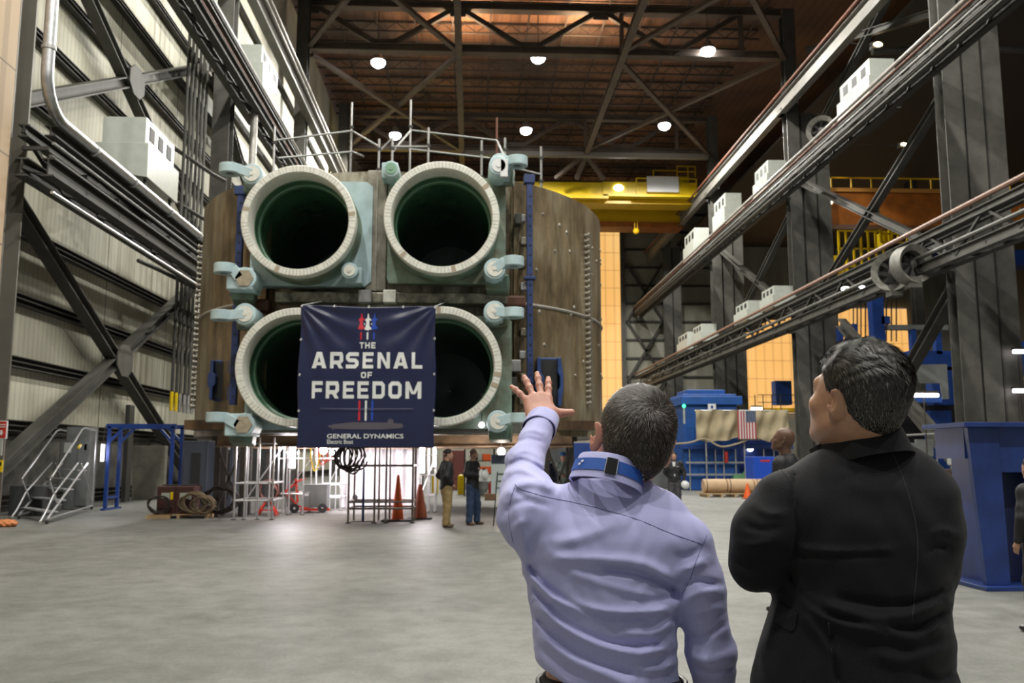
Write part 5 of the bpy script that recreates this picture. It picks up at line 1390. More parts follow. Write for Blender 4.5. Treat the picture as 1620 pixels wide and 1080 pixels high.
    for r_, (aa, h_) in enumerate(((-.62, .006), (-.55, -.003), (-.40, .004), (-2.62, .003), (-2.7, -.004))):
        MB().add([bk(aa + dx, .0892 - (h_ + dz) * .16, h_ + dz) for dx, dz in ((0, 0), (.09, .001), (.09, .006), (0, .005))], [(0, 1, 2, 3)]).build('print', WHITE, ly)
    # hair
    def fcap(P): Q = (P - HC) @ HM / HS; return smax(cap_sdf(Q, .0022), -.070 + .004 * np.sin(Q[:, 0] * 160) - Q[:, 2], .004) * HS
    hv, hf = surface_net(fcap, HC - .17, HC + .18, .004); hv = relax(hv, hf, 1, .5); hr = np_mesh('hair', hv, hf, SCALP, t)
    WH = V(.004, -.070, .088)
    def flow(Q, N_):
        r_ = Q - WH; r_ = r_ / (np.linalg.norm(r_, axis=1)[:, None] + 1e-6); sw = np.cross(N_, r_); d = np.linalg.norm(Q - WH, axis=1)
        f_ = r_ + sw * (1.1 * np.exp(-(d / .05) ** 2) + .15)[:, None] + V(0, 0, -.35); return f_
    def ln(Q, rg):
        z = Q[:, 2]; l = np.interp(z, [-.085, -.05, 0, .05, .11], [.002, .0035, .008, .013, .017]) * (.7 + .6 * rg.rand(len(Q)))
        p = np.interp(z, [-.085, -.06, -.02], [.25, .6, 1]); return np.where(rg.rand(len(Q)) < p, l, 0)
    def fcap2(P): Q = (P - HC) @ HM / HS; return smax(s_head(Q, False) - .0006, HL(Q[:, 1]) - .016 - Q[:, 2], .003) * HS
    hv2, hf2 = surface_net(fcap2, HC - .17, HC + .18, .006)
    def ln2(Q, rg): g = Q[:, 2] - HL(Q[:, 1]); return np.where((g < .02) & (np.abs(Q[:, 0]) < .078) & (rg.rand(len(Q)) < np.clip((g + .016) / .016, 0, 1) ** 1.3), .0035, 0)
    s2_ = strands('nape_stubble', hv2, hf2, HM, HC, flow, ln2, 42000, hairmat('dark stubble', (.03, .022, .018), (.07, .05, .04), (.2, .16, .14)), hr, .0008, .35, 2, 11, .3, HS); s2_.location = (0, 0, 0)
    strands('hair_strands', hv, hf, HM, HC, flow, ln, 30000, hairmat('salt and pepper hair', (.018, .012, .009), (.055, .042, .034), (.34, .31, .28), .84), hr, .0011, .5, 3, 3, .28, HS)
    for c_ in hr.children: c_.location = (0, 0, 0)
    # trousers, belt, shoes
    hips = [(.86, c0[0], BC, .17, .125), (.98, c0[0], BC, .172, .125), (1.06, c0[0] + .0, BC, .168, .118), (1.12, c0[0], BC, .165, .115)]
    def fleg(P):
        d = s_loft(P, hips)
        for k in (-1, 1): d = smin(d, s_chain(P, [V(c0[0] + k * .088, BC, .86), V(c0[0] + k * .11, BC + .02, .5), V(c0[0] + k * .12, BC, .07)], [.10, .075, .062]), .03)
        return smax(smax(d, P[:, 2] - 1.095, .004), .04 - P[:, 2], .01) - fold(P, 1, .004)
    tr = sdf_obj('trousers', fleg, (c0[0] - .3, BC - .25, .03), (c0[0] + .3, BC + .25, 1.12), .009, PANT, t)
    def fbelt(P): d = s_loft(P, hips); return np.maximum(np.maximum(np.abs(d - .004) - .004, P[:, 2] - 1.085), 1.05 - P[:, 2])
    sdf_obj('belt', fbelt, (c0[0] - .22, BC - .18, 1.03), (c0[0] + .22, BC + .18, 1.10), .003, LEATHER, tr)
    for k in (-1, 1):
        def fs_(P): d = smin(s_ell(P, V(c0[0] + k * .13, BC + .06, .035), (.048, .12, .042)), s_cap(P, V(c0[0] + k * .122, BC - .02, .03), V(c0[0] + k * .122, BC - .02, .1), .045), .03); return smax(d, .003 - P[:, 2], .005)
        sdf_obj('shoe', fs_, (c0[0] + k * .125 - .1, BC - .15, -.03), (c0[0] + k * .125 + .1, BC + .25, .18), .009, LEATHER, t)
    return t
lilac_man()

# ---------------------------------------------------------------- man in the dark blazer
def blazer_man():
    BC = 1.98; c0 = W(1365, 1000, BC)
    t = wthing('person', 'broad man in a dark charcoal blazer with arms crossed, seen from behind', 'person', (c0[0], BC, 0))
    tor = rows([(695, 1322, 1420, BC + .01, .07), (722, 1292, 1455, BC, .08), (745, 1250, 1482, BC, .10), (775, 1228, 1494, BC, .122), (820, 1218, 1500, BC, .142), (870, 1226, 1498, BC, .148), (925, 1236, 1492, BC, .145),
                (970, 1224, 1493, BC, .142), (1020, 1206, 1498, BC, .145), (1080, 1193, 1506, BC, .15), (1180, 1182, 1520, BC, .155), (1290, 1178, 1530, BC, .158)])
    sL, mL, eL, wL = W(1243, 798, 1.96), W(1210, 842, 1.95), W(1198, 890, 1.97), W(1300, 908, 2.19)
    sR, mR, eR = W(1455, 792, 1.96), W(1466, 840, 1.95), W(1466, 890, 1.97); wR = W(1300, 905, 2.20)
    HC, HS = W(1355, 633, 1.95), 1.01; HM = rotm(.52, .32, -.04)
    NB = W(1372, 712, 2.01)
    def fheadneck(P):
        Q = (P - HC) @ HM / HS; d = s_head(Q) * HS
        return smin(d, s_cap(P, NB + V(-.01, .01, -.04), HC + HM @ V(0, -.012, -.05), .070, .066), .035)
    v1, f1 = surface_net(fheadneck, HC - V(.2, .2, .25), HC + V(.2, .2, .18), .0034); v1 = relax(v1, f1, 1, .3)
    # right hand gripping the left upper arm: fingers point to the left of the picture
    hw = W(1322, 898, 2.11); fy = V(-.97, -.24, 0.0); fy /= np.linalg.norm(fy); fz = V(-.2, .85, .45); fz -= fy * (fz @ fy); fz /= np.linalg.norm(fz); fx = np.cross(fy, fz); MH = np.stack([fx, fy, fz], 1)
    def fhand(P):
        Q = (P - hw) @ MH; return smin(s_hand(Q, (.5, .5, .5, .45), (-.08, -.02, .03, .08), (.7, .3), 1, 1.05), s_cap(P, hw, wR * .5 + hw * .5, .028, .03), .02)
    v2, f2 = surface_net(fhand, hw - V(.24, .14, .13), hw + V(.12, .14, .13), .0028)
    def finner(P):
        d = s_loft(P, [(z, x, y, a * .84, b * .8) for z, x, y, a, b in tor] + [(.80, c0[0], BC, .15, .11)])
        d = smin(d, s_chain(P, [sL, eL, wL], [.05, .042, .03]), .02); d = smin(d, s_chain(P, [sR, eR, hw], [.05, .042, .03]), .02)
        hd = V(.9, .1, .1); d = smin(d, s_chain(P, [wL, wL + hd * .09], [.028, .032]), .02)
        for j in range(4): b = wL + hd * .09 + V(0, 0, -.03 + .02 * j); d = smin(d, s_chain(P, [b, b + hd * .05, b + hd * .08 + V(0, -.02, 0)], [.010, .009, .008]), .006)
        for k in (-1, 1): d = smin(d, s_chain(P, [V(c0[0] + k * .10, BC, .95), V(c0[0] + k * .12, BC + .02, .5), V(c0[0] + k * .13, BC, .08)], [.09, .06, .04]), .02)
        return d
    v3, f3 = surface_net(finner, (c0[0] - .42, 1.6, .04), (c0[0] + .42, 2.5, 1.62), .012)
    np_mesh('body', np.concatenate([v1, v2, v3]), np.concatenate([f1, f2 + len(v1), f3 + len(v1) + len(v2)]), SKIN2, t)
    FL = [([(1262, 866), (1310, 872), (1370, 872), (1420, 868)], .003, 6), ([(1262, 878), (1320, 880), (1400, 876)], -.003, 4), ([(1252, 915), (1280, 955), (1325, 985), (1400, 1000)], .008, 9), ([(1246, 900), (1268, 940), (1305, 968), (1370, 985)], -.006, 6),
          ([(1300, 955), (1370, 978), (1440, 975), (1494, 948)], .007, 9), ([(1330, 945), (1400, 955), (1460, 950), (1497, 930)], -.006, 6), ([(1265, 965), (1300, 1010), (1320, 1040)], .005, 8), ([(1400, 1000), (1450, 1010), (1498, 985)], .006, 8), ([(1410, 985), (1450, 990), (1495, 968)], -.005, 5),
          ([(1380, 1035), (1440, 1045), (1502, 1020)], .005, 10), ([(1450, 1060), (1480, 1075), (1508, 1062)], -.004, 6), ([(1232, 945), (1222, 985), (1208, 1030)], .004, 8), ([(1313, 1000), (1318, 1040), (1327, 1085)], -.006, 4),
          ([(1195, 800), (1215, 812), (1240, 812)], .004, 6), ([(1180, 830), (1205, 838), (1235, 835)], -.004, 5), ([(1168, 860), (1195, 862), (1225, 855)], .004, 6), ([(1160, 885), (1185, 895), (1222, 880)], -.004, 6),
          ([(1258, 745), (1256, 790), (1260, 840), (1256, 880)], -.004, 4), ([(1500, 870), (1480, 865), (1460, 880)], -.004, 5), ([(1515, 845), (1490, 838), (1470, 850)], .003, 6), ([(1330, 760), (1390, 775), (1440, 765)], .002, 14)]
    def fj(P):
        d = s_loft(P, tor, 2.3)
        d = smin(d, s_chain(P, [sL, mL, eL], [.074, .067, .056], .03), .035); d = smin(d, s_chain(P, [eL, wL], [.056, .045]), .03)
        d = smin(d, s_chain(P, [sR, mR, eR], [.080, .068, .060], .03), .035); d = smin(d, s_chain(P, [eR, (eR + wR) / 2 + V(0, .02, 0), hw + V(.05, .0, 0)], [.058, .05, .043]), .03)
        d = smin(d, s_cap(P, W(1305, 764, BC), W(1430, 760, BC), .058, .058), .05)
        d = smax(d, .70 - P[:, 2], .01)
        return d - folds(P, FL, 2.12) - .0016 * np.sin(P[:, 2] * 60 + 5 * np.sin(P[:, 0] * 14)) * np.sin(P[:, 0] * 30 + 2)
    sv, sf = surface_net(fj, (c0[0] - .36, 1.72, .66), (c0[0] + .34, 2.36, 1.70), .0055); sv = relax(sv, sf, 1, .35); jk = np_mesh('blazer', sv, sf, BLAZER, t)
    seam('shoulder_seam', fj, [(1226, 740), (1242, 748), (1255, 768), (1258, 800), (1256, 815)], .0012, JSEAM, jk)
    seam('centre_seam', fj, [(1410, 712), (1430, 760), (1447, 820), (1452, 870), (1448, 930), (1443, 980)], .0010, JSEAM, jk)
    seam('vent_edge', fj, [(1311, 985), (1314, 1020), (1320, 1055), (1329, 1085)], .0018, JSEAM, jk)
    # pocket flap at the left hip
    L_ = [(1232, 952), (1262, 970), (1257, 996), (1250, 999), (1226, 984)]; P_, D_ = hit(fj, [p[0] for p in L_], [p[1] for p in L_]); P_ = P_ - D_ * .004
    n = len(P_); MB().add(list(P_) + list(P_ + D_ * .006), [tuple(range(n)), tuple(range(2 * n))[n:][::-1]] + [(i, (i + 1) % n, n + (i + 1) % n, n + i) for i in range(n)]).build('pocket_flap', BLAZER, jk, bevel=.001)
    # collar
    CC = W(1364, 712, 1.985); CM = rotm(.25, -.22, -.06)
    vs = []; fs = []; prof = [(.078, -.01), (.079, .028), (.0825, .034), (.087, .031), (.096, -.012), (.099, -.028), (.094, -.028)]; k = len(prof); n = 60
    for i in range(n + 1):
        a = PI / 2 + .35 + (2 * PI - .7) * i / n; w = abs(math.sin((a - PI / 2) / 2))
        for j, (r_, h_) in enumerate(prof): vs.append(CC + CM @ V(r_ * math.cos(a), r_ * 1.18 * math.sin(a), h_ * (1.0 if w > .5 else .8) + (-.035 * (1 - w) ** 1.5)))
    for i in range(n):
        for q in range(k - 1): fs.append((i * k + q, (i + 1) * k + q, (i + 1) * k + q + 1, i * k + q + 1))
    MB().add(vs, fs).build('collar', BLAZER, jk, True)
    # turned-up lapel tip on the left
    p = [W(1279, 711, 2.02), W(1300, 700, 2.0), W(1322, 690, 1.99), W(1318, 722, 1.98), W(1296, 735, 1.99)]
    MB().add(list(p) + [q + V(.004, .008, 0) for q in p], [(0, 1, 2, 3, 4), (9, 8, 7, 6, 5), (0, 5, 6, 1), (1, 6, 7, 2), (4, 9, 5, 0), (3, 8, 9, 4)]).build('lapel_tip', BLAZER, jk, bevel=.002)
    # hair
    def fcap(P):
        Q = (P - HC) @ HM / HS; top = np.clip((Q[:, 2] - .03) / .06, 0, 1)
        d = cap_sdf(Q, .004); e = s_ell(Q, (0, -.008, .050), (.082, .104, .080)); e = smax(e, .02 + .35 * (Q[:, 1] + .04) - Q[:, 2], .03)
        e = e - (.0016 * np.sin(Q[:, 0] * 210 + 9 * np.sin(Q[:, 1] * 34 + Q[:, 2] * 20)) + .0014 * np.sin(Q[:, 0] * 97 - Q[:, 1] * 60 + 5 * np.sin(Q[:, 2] * 50))) * (.3 + .7 * top)
        return smin(d, e, .02) * HS
    hv, hf = surface_net(fcap, HC - .19, HC + .2, .0036); hv = relax(hv, hf, 1, .5)
    hr = np_mesh('hair', hv, hf, mat('dark hair mass', (.012, .010, .009), .95, 0, .5, 160, spec=.08), t)
    def flow(Q, N_):
        tp = np.clip((Q[:, 2] - .05) / .05, 0, 1)[:, None]; w = (np.sin(Q[:, 1] * 60 + Q[:, 0] * 90) + .6 * np.sin(Q[:, 2] * 120 + Q[:, 0] * 60 + 2))[:, None]
        top = V(.0, -1, .1) + V(-.9, .2, -.2) * (.35 + .25 * w); side = V(0, -.55, -1.0) + V(0, .35, 0) * w; return top * tp + side * (1 - tp)
    def ln(Q, rg):
        z = Q[:, 2]; l = np.interp(z, [-.085, -.05, .0, .05, .09, .14], [.004, .006, .010, .015, .026, .034]) * (.7 + .5 * rg.rand(len(Q))); p = np.interp(z, [-.085, -.06, -.02], [.3, .8, 1]); return np.where(rg.rand(len(Q)) < p, l, 0)
    strands('hair_strands', hv, hf, HM, HC, flow, ln, 36000, hairmat('near black hair', (.008, .007, .006), (.040, .033, .028), (.21, .19, .17), .84), hr, .0017, .34, 4, 5, .10, HS)
    for c_ in hr.children: c_.location = (0, 0, 0)
    def fleg(P):
        d = s_loft(P, [(.75, c0[0], BC, .17, .13), (.92, c0[0], BC, .175, .13), (1.05, c0[0], BC, .17, .12)])
        for k in (-1, 1): d = smin(d, s_chain(P, [V(c0[0] + k * .095, BC, .86), V(c0[0] + k * .12, BC + .02, .5), V(c0[0] + k * .13, BC, .07)], [.105, .08, .066]), .03)
        return smax(smax(d, P[:, 2] - 1.06, .004), .04 - P[:, 2], .01) - fold(P, 1, .004)
    sdf_obj('trousers', fleg, (c0[0] - .3, BC - .25, .03), (c0[0] + .3, BC + .25, 1.1), .012, PANT, t)
    for k in (-1, 1):
        def fs_(P): d = smin(s_ell(P, V(c0[0] + k * .14, BC + .06, .035), (.05, .125, .042)), s_cap(P, V(c0[0] + k * .132, BC - .02, .03), V(c0[0] + k * .132, BC - .02, .1), .046), .03); return smax(d, .003 - P[:, 2], .005)
        sdf_obj('shoe', fs_, (c0[0] + k * .13 - .1, BC - .15, -.03), (c0[0] + k * .13 + .12, BC + .25, .18), .01, LEATHER, t)
    return t
blazer_man()
# ================================================================ BACKGROUND PEOPLE
def G(px, py):
    d = CR @ np.array([(px - 810) / FPX, -(py - 540) / FPX, -1.0]); t = -CZ / d[2]; return np.array([d[0] * t, d[1] * t, 0])
JBLK = mat('black jacket cloth', (.013, .013, .016), .7, bump=.1)
JNVY = mat('navy coat cloth', (.015, .022, .05), .7); KHAKI = mat('khaki trousers cloth', (.33, .235, .10), .75, 0, .2, 9); JEANS = mat('blue denim', (.03, .06, .13), .75, 0, .35, 8)
GREYC = mat('grey trousers cloth', (.06, .06, .065), .75); BOOT = mat('brown boot leather', (.13, .075, .04), .6, 0, .3, 12); PLAID = mat('pale green work shirt', (.28, .34, .29), .8, 0, .4, 16)
HOOD = mat('dark hoodie', (.06, .062, .07), .8); HAIRD = mat('dark brown hair', (.02, .015, .012), .7, 0, .4, 60); BEARDM = mat('dark beard', (.025, .018, .014), .8, 0, .4, 60)
HATW = mat('white hard hat shell', (.72, .74, .74), .3); HATB = mat('blue hard hat shell', (.03, .16, .42), .3)
g = G(706, 834)
figure('person', 'man in black jacket and khaki trousers standing beside the cones', g, -1.25, 1.82, 'jacket', JBLK, KHAKI, BOOT, HAIRD, None,
       [(-.30, -.10, 1.17), (-.20, .07, .98)], [(.30, -.10, 1.17), (.20, .07, .98)], beard=None, headyaw=-.15, foot=(.10, -.08), stance=.10, bulk=1.14)
g = G(747, 830)
t, s = figure('person', 'bearded man in black pullover and blue jeans hugging a white hard hat', g, -2.05, 1.82, 'pullover', JBLK, JEANS, BOOT, mat('shaved hair', (.16, .10, .075), .6), None,
       [(-.27, .02, 1.20), (-.06, .24, 1.16)], [(.29, -.02, 1.20), (.10, .25, 1.18)], beard=BEARDM, headyaw=.35, stance=.14, foot=(.12, .0), bulk=1.12)
MB().lathe([(.155, 0), (.15, .012), (.125, .03), (.115, .08), (.08, .125), (.03, .145), (.001, .148)], (0, 0, 0), (0, 0, 1), 24).build('tmp', HATW)
tmp = bpy.data.objects['tmp']; hh = thing('hard_hat', 'white hard hat held against the chest of the man in jeans', 'hard hat', (0, 0, 0)); tmp.name = 'shell'; tmp.parent = hh
MB().box(-.02, .02, -.13, .13, .05, .152).build('crest', HATW, hh, bevel=.01); MB().cyl((0, -.151, .05), (0, -.128, .075), .03, n=8).build('sticker', BLACK, hh)
Mz = Matrix.Rotation(t.rotation_euler.z, 4, 'Z'); hp = Mz @ Vector((.02, .30, 1.19)); hh.location = (g[0] + hp.x, g[1] + hp.y, hp.z); hh.rotation_euler = (-1.35, 0, t.rotation_euler.z - .2)
# logos
for q in ((-.07, .0),): pass
MB().box(-.10, -.07, .128, .134, 1.34, 1.37).build('chest_logo', WHITE, t)
# three hard-hatted men beyond the raised arm
for i, (px, Y, lab, tm, ht, rr, yw, Hh, bd) in enumerate(((866, 26.0, 'bearded man in navy coat and white hard hat beyond the raised arm', JNVY, HATW, None, PI + .35, 1.74, BEARDM),
        (891, 27.0, 'man in pale green work shirt and blue hard hat, middle of three', PLAID, HATB, None, PI - .1, 1.77, None),
        (926, 26.2, 'man in a dark hoodie and blue hard hat nearest the grey-flecked head', HOOD, HATB, None, PI - .3, 1.77, BEARDM))):
    p = W(px, 720, Y); figure('person', lab, (p[0], Y, 0), yw, Hh, 'coat' if i == 0 else 'shirt', tm, JEANS if i else GREYC, BOOT, None, None,
       *(([(-.26, .04, 1.2), (-.05, .22, 1.12)], [(.26, .04, 1.2), (.05, .24, 1.1)]) if i == 1 else (None, None)), hat=ht, beard=bd, group=None)
# man in black jacket with helmet at his side
g = G(1068, 806)
t, s = figure('person', 'man in black jacket and grey trousers beyond the lilac man, helmet in hand', g, PI - .25, 1.80, 'jacket', JBLK, GREYC, mat('black shoe', (.015, .015, .015), .5), HAIRD, None,
       [(-.30, -.02, 1.16), (-.30, .08, .92)], [(.28, -.06, 1.16), (.15, -.10, .96)], foot=(.02, .06), stance=.11, bulk=1.16)
MB().prism([(-.035, 1.36), (.035, 1.36), (.05, 1.50), (-.05, 1.50)], (0, .115, 0), (1, 0, 0), (0, 0, 1), (0, .012, 0)).build('shirt_front', WHITE, t)
MB().box(-.03, .02, .135, .14, 1.05, 1.13).build('badge', WHITE, t); MB().box(-.14, -.08, .12, .125, 1.34, 1.355).build('chest_logo', WHITE, t)
hp = Matrix.Rotation(t.rotation_euler.z, 4, 'Z') @ Vector((-.33, .12, .83))
hh = thing('safety_helmet', 'white and clear helmet dangling from the hand of the man in black', 'helmet', (g[0] + hp.x, g[1] + hp.y, hp.z))
MB().lathe([(.15, 0), (.13, .05), (.08, .11), (.001, .13)], (0, 0, -.06), (.2, -1, .4), 20).build('shell', HATW, hh, True)
MB().lathe([(.155, 0), (.15, .02), (.13, .02)], (0, 0, -.06), (.2, -1, .4), 20).build('rim', BLACK, hh, True)
MB().tube([(-.1, 0, 0), (0, 0, .1), (.1, 0, 0)], .008, 6).build('strap', BLACK, hh)
# bald man close behind the blazer man
p = W(1242, 712, 9.4)
figure('person', 'bald man in a black coat looking up, between the two men in front', (p[0] + .02, 9.4, 0), .85, 1.93, 'coat', JBLK, GREYC, mat('black shoe', (.015, .015, .015), .5), None, SKIND, headyaw=.3, headpitch=.25, h=.011)
# dark person cropped by the right edge
p = W(1632, 800, 8.2)
figure('person', 'person in black cropped by the right edge beside the blue stand', (p[0] + .06, 8.2, 0), .3, 1.62, 'jacket', JBLK, PANT, LEATHER, HAIRD, None)
# ================================================================ PROPS ON THE FLOOR
def tubes(r, name, m, lst, rad, n=8):
    for p in lst: MB().tube(p, rad, n).build(name, m, r, True)
DKC = mat('dark cable', (.03, .022, .02), .7)
# ---- rolling ladder
A, B, C = G(74, 829), G(30, 821), G(145, 806); D = B + C - A; up = V(0, 0, 1)
r = wthing('rolling_ladder', 'aluminium rolling ladder with handrails at the left wall', 'ladder', tuple((A + C) / 2))
top = 1.45
for (f, b) in ((A, C), (B, D)):
    f0 = f + up * .12; tp = b * .8 + f * .2 + up * top
    tubes(r, 'stringer', ALU, [[f0, tp]], .032); tubes(r, 'rear_leg', ALU, [[b + up * .08, b + up * (top + 1.0)]], .026)
    h0 = f + up * 1.05 + (b - f) * .0; tubes(r, 'handrail', ALU, [[f0 + (b - f) * .18 + up * .30, h0, h0 + (b - f) * .03 + up * .08, b * .62 + f * .38 + up * (top + 1.0), b * .7 + f * .3 + up * (top + 1.05), b + up * (top + 1.03)]], .024)
    q_ = (b - f) * .8 + up * (top - .12); tubes(r, 'lower_rail', ALU, [[f + up * .10 - (b - f) * .12, f - (b - f) * .12 + up * .15 + q_ * .10, f + up * .55 + q_ * .12, f0 + q_ * .70 + up * .42]], .024); tubes(r, 'base_rail', ALU, [[f0, b + up * .12]], .026); tubes(r, 'brace', ALU, [[f * .35 + b * .65 + up * top, b + up * .25]], .02)
mb = MB()
for i in range(5):
    q = (i + .6) / 5.4; a = A + (C - A) * .8 * q + up * (.12 + (top - .12) * q); b_ = B + (D - B) * .8 * q + up * (.12 + (top - .12) * q)
    MB().bar(a, b_, .26, .035).build('step', ALU, r)
for q in (A, B, C, D): MB().cyl(q + V(-.02, 0, .05), q + V(.02, 0, .05), .05, n=14).build('wheel', RUBBER, r)
MB().bar(A * .45 + C * .55 + up * (top * .62 + 1.0), A * .40 + C * .60 + up * (top * .68 + 1.0), .055, .055).build('yellow_tag', YEL, r)
# ---- blue portal frame
g0 = G(166, 807); Y = g0[1]; x0 = g0[0]; x1 = W(273, 700, Y)[0]
r = wthing('portal_frame', 'blue square-tube portal frame by the left wall', 'frame', ((x0 + x1) / 2, Y, 0))
for x in (x0, x1):
    for dy, nm in ((0, 0), (.9, 1)): MB().box(x - .05, x + .05, Y + dy - .05, Y + dy + .05, 0, 2.6).build('post', BLUEP, r)
    MB().box(x - .07, x + .07, Y - .2, Y + 1.1, 0, .06).box(x - .04, x + .04, Y, Y + .9, .35, .42).build('foot', BLUEP, r)
for dy in (0, .9):
    MB().box(x0 - .1, x1 + .1, Y + dy - .05, Y + dy + .05, 2.55, 2.68).build('top_beam', BLUEP, r)
    MB().bar((x0, Y + dy, 2.1), (x0 + .45, Y + dy, 2.58), .07, .07).bar((x1, Y + dy, 2.1), (x1 - .45, Y + dy, 2.58), .07, .07).build('knee_brace', BLUEP, r)
def tube_lamp(lab, p, h, rad, power=0, m=None, col=(1, .93, .97), fac=None):
    r = wthing('work_light', lab, 'lamp', tuple(p)); p = V(*p)
    MB().cyl(p - up * h / 2, p + up * h / 2, rad, n=14).build('tube', m or TUBEW, r, True)
    MB().cyl(p - up * (h / 2 + .05), p - up * h / 2, rad * 1.2, n=14).cyl(p + up * h / 2, p + up * (h / 2 + .05), rad * 1.2, n=14).build('end_cap', STEELD, r); MB().tube([p + up * h / 2, V(p[0], p[1] + .1, 2.62)], .012, 6).build('cord', DKC, r)
    if power:
        l = bpy.data.lights.new('work_light_glow', 'POINT'); l.energy = power; l.color = col; l.shadow_soft_size = .25; o = bpy.data.objects.new('work_light_glow', l); link(o); o.parent = r; o.location = (0, -.35, 0)
    return r
tube_lamp('short upright white light tube on the blue portal frame', (x0 - .13, Y - .12, W(167, 716, Y)[2]), .52, .05, 12)
# ---- electrical cabinets on the left
GREYM = mat('grey machine enamel', (.17, .18, .175), .45, 0, .3, 2); GREYD = mat('dark grey enamel', (.07, .075, .078), .5, 0, .3, 2)
def floorbox(name, lab, cat, px0, px1, py0, py1, m, depth=.7, bevel=.02, parts=()):
    a = G((px0 + px1) / 2, py1); Y = a[1]; p0, p1 = W(px0, py1, Y), W(px1, py0, Y)
    r = wthing(name, lab, cat, ((p0[0] + p1[0]) / 2, Y, 0)); o = MB().box(p0[0], p1[0], Y, Y + depth, .0, p1[2]).build('body', m, r, bevel=bevel)
    for nm, a0, a1, b0, b1, mm in parts:
        q0, q1 = W(a0, b1, Y - .02), W(a1, b0, Y - .02); MB().box(q0[0], q1[0], Y - .03, Y + .01, q0[2], q1[2]).build(nm, mm, r, bevel=.004)
    return r
floorbox('electrical_cabinet', 'tall grey electrical cabinet behind the rolling ladder', 'cabinet', 97, 144, 675, 806, GREYM, .6, .02, (('label', 101, 113, 700, 716, WHITEP), ('door', 118, 143, 690, 800, GREYM), ('nameplate', 133, 138, 702, 712, WHITE)))
floorbox('control_box', 'light grey and blue control box beside the ladder top', 'box', 78, 96, 697, 800, GREYD, .4, .02, (('front_panel', 81, 94, 699, 716, WHITEP), ('blue_unit', 78, 92, 720, 738, BLUEB)))
floorbox('bench_cabinet', 'low dark steel bench at the left column foot', 'bench', 12, 70, 768, 816, GREYD, .8)
floorbox('steel_post', 'dark steel post behind the blue portal', 'post', 190, 206, 640, 794, STEELD, .5)
floorbox('wall_panel_box', 'grey box with pale wall panel below the X brace', 'box', 207, 262, 705, 790, mat('stained cream panel', (.22, .21, .17), .7, 0, .4, 2), .3)
r = wthing('orange_sack', 'crumpled orange sack on the floor at the left edge', 'sack', tuple(G(10, 836)))
def fsack(P): q = P - G(10, 833); return smin(s_ell(q, (0, 0, .07), (.24, .2, .10)), s_ell(q, (-.2, .05, .06), (.2, .15, .08)), .05) - .018 * np.sin(q[:, 0] * 40) * np.sin(q[:, 2] * 50 + q[:, 1] * 30)
g_ = G(10, 833); sdf_obj('cloth', fsack, g_ + V(-.5, -.3, -.02), g_ + V(.35, .3, .25), .012, mat('orange cloth', (.55, .2, .07), .8), r)
# signs on the near left column
p = W(6, 679, 23.4)
r = wthing('fire_sign', 'red and white fire extinguisher sign on the near left column', 'sign', tuple(p))
MB().box(p[0] - .16, p[0] + .10, 23.36, 23.40, p[2] - .24, p[2] + .22).build('board', WHITE, r); MB().box(p[0] - .14, p[0] + .08, 23.35, 23.37, p[2] - .22, p[2] + .20).build('red_field', REDP, r)
MB().prism([(0, -.14), (.06, -.06), (.025, -.06), (.025, 0), (-.025, 0), (-.025, -.06), (-.06, -.06)], (p[0] - .03, 23.34, p[2] - .02), (1, 0, 0), (0, 0, 1), (0, .01, 0)).box(p[0] - .12, p[0] + .06, 23.34, 23.35, p[2] + .05, p[2] + .07).box(p[0] - .12, p[0] + .06, 23.34, 23.35, p[2] + .11, p[2] + .13).build('white_arrow', WHITE, r)
p = W(2, 735, 23.4); r = wthing('warning_label', 'small yellow and black label low on the near left column', 'sign', tuple(p)); MB().box(p[0] - .12, p[0] + .05, 23.35, 23.4, p[2] - .18, p[2] + .12).build('board', YEL, r); MB().box(p[0] - .10, p[0] + .03, 23.34, 23.35, p[2] - .02, p[2] + .07).build('black_bar', BLACK, r)
p = W(2, 708, 23.4); MB().box(p[0] - .12, p[0] + .04, 23.35, 23.4, p[2] - .2, p[2] + .25).build('paper_sheet', WHITEP, wthing('paper_notice', 'white paper notice under the red sign on the near left column', 'notice', tuple(p)))
# ---- welders, coils, pallet
def coil(r, name, c, R_, rt, n_turn, m, ax=(0, 1, 0), seed=0, squash=1.0):
    rr = random.Random(seed); d, s, u, L = frame(c, V(*c) + V(*ax)); pts = []
    for i in range(n_turn * 22):
        a = 2 * PI * i / 22; k = i // 22; R2 = R_ * (1 + .09 * math.sin(k * 2.1 + a * .5)); off = (rr.random() - .5) * rt * .6 + .07 * math.sin(k * 1.7); R2 *= 1 + .10 * math.sin(a * 2 + k * 1.3) + .06 * math.sin(a * 3 + k * 2.9)
        pts.append(V(*c) + R2 * (math.cos(a) * s + math.sin(a) * u * squash) + d * off)
    return MB().tube(pts, rt, 6).build(name, m, r, True)
gp = G(280, 820); Y = gp[1]; px0 = W(235, 800, Y)[0]; px1 = W(330, 800, Y)[0]
r = wthing('pallet', 'pale wooden pallet under the welding machines', 'pallet', (gp[0], Y, 0))
for i in range(6): MB().box(px0, px1, Y + i * .19, Y + .13 + i * .19, .09, .115).build('deck_board', WOOD, r)
for i in range(3): x = px0 + .05 + (px1 - px0 - .1) * i / 2; MB().box(x - .04, x + .04, Y, Y + 1.08, 0, .09).build('bearer', WOOD, r)
MB().box(px0 - .02, px0 + .62, Y - .12, Y - .02, .0, .10).build('timber', WOOD, wthing('timber_block', 'short pale timber lying in front of the pallet', 'timber', (px0, Y - .1, 0)))
MAROON = mat('dark maroon casing', (.055, .018, .016), .45); BROWNC = mat('brown welding cable', (.20, .15, .09), .7, 0, .3, 8)
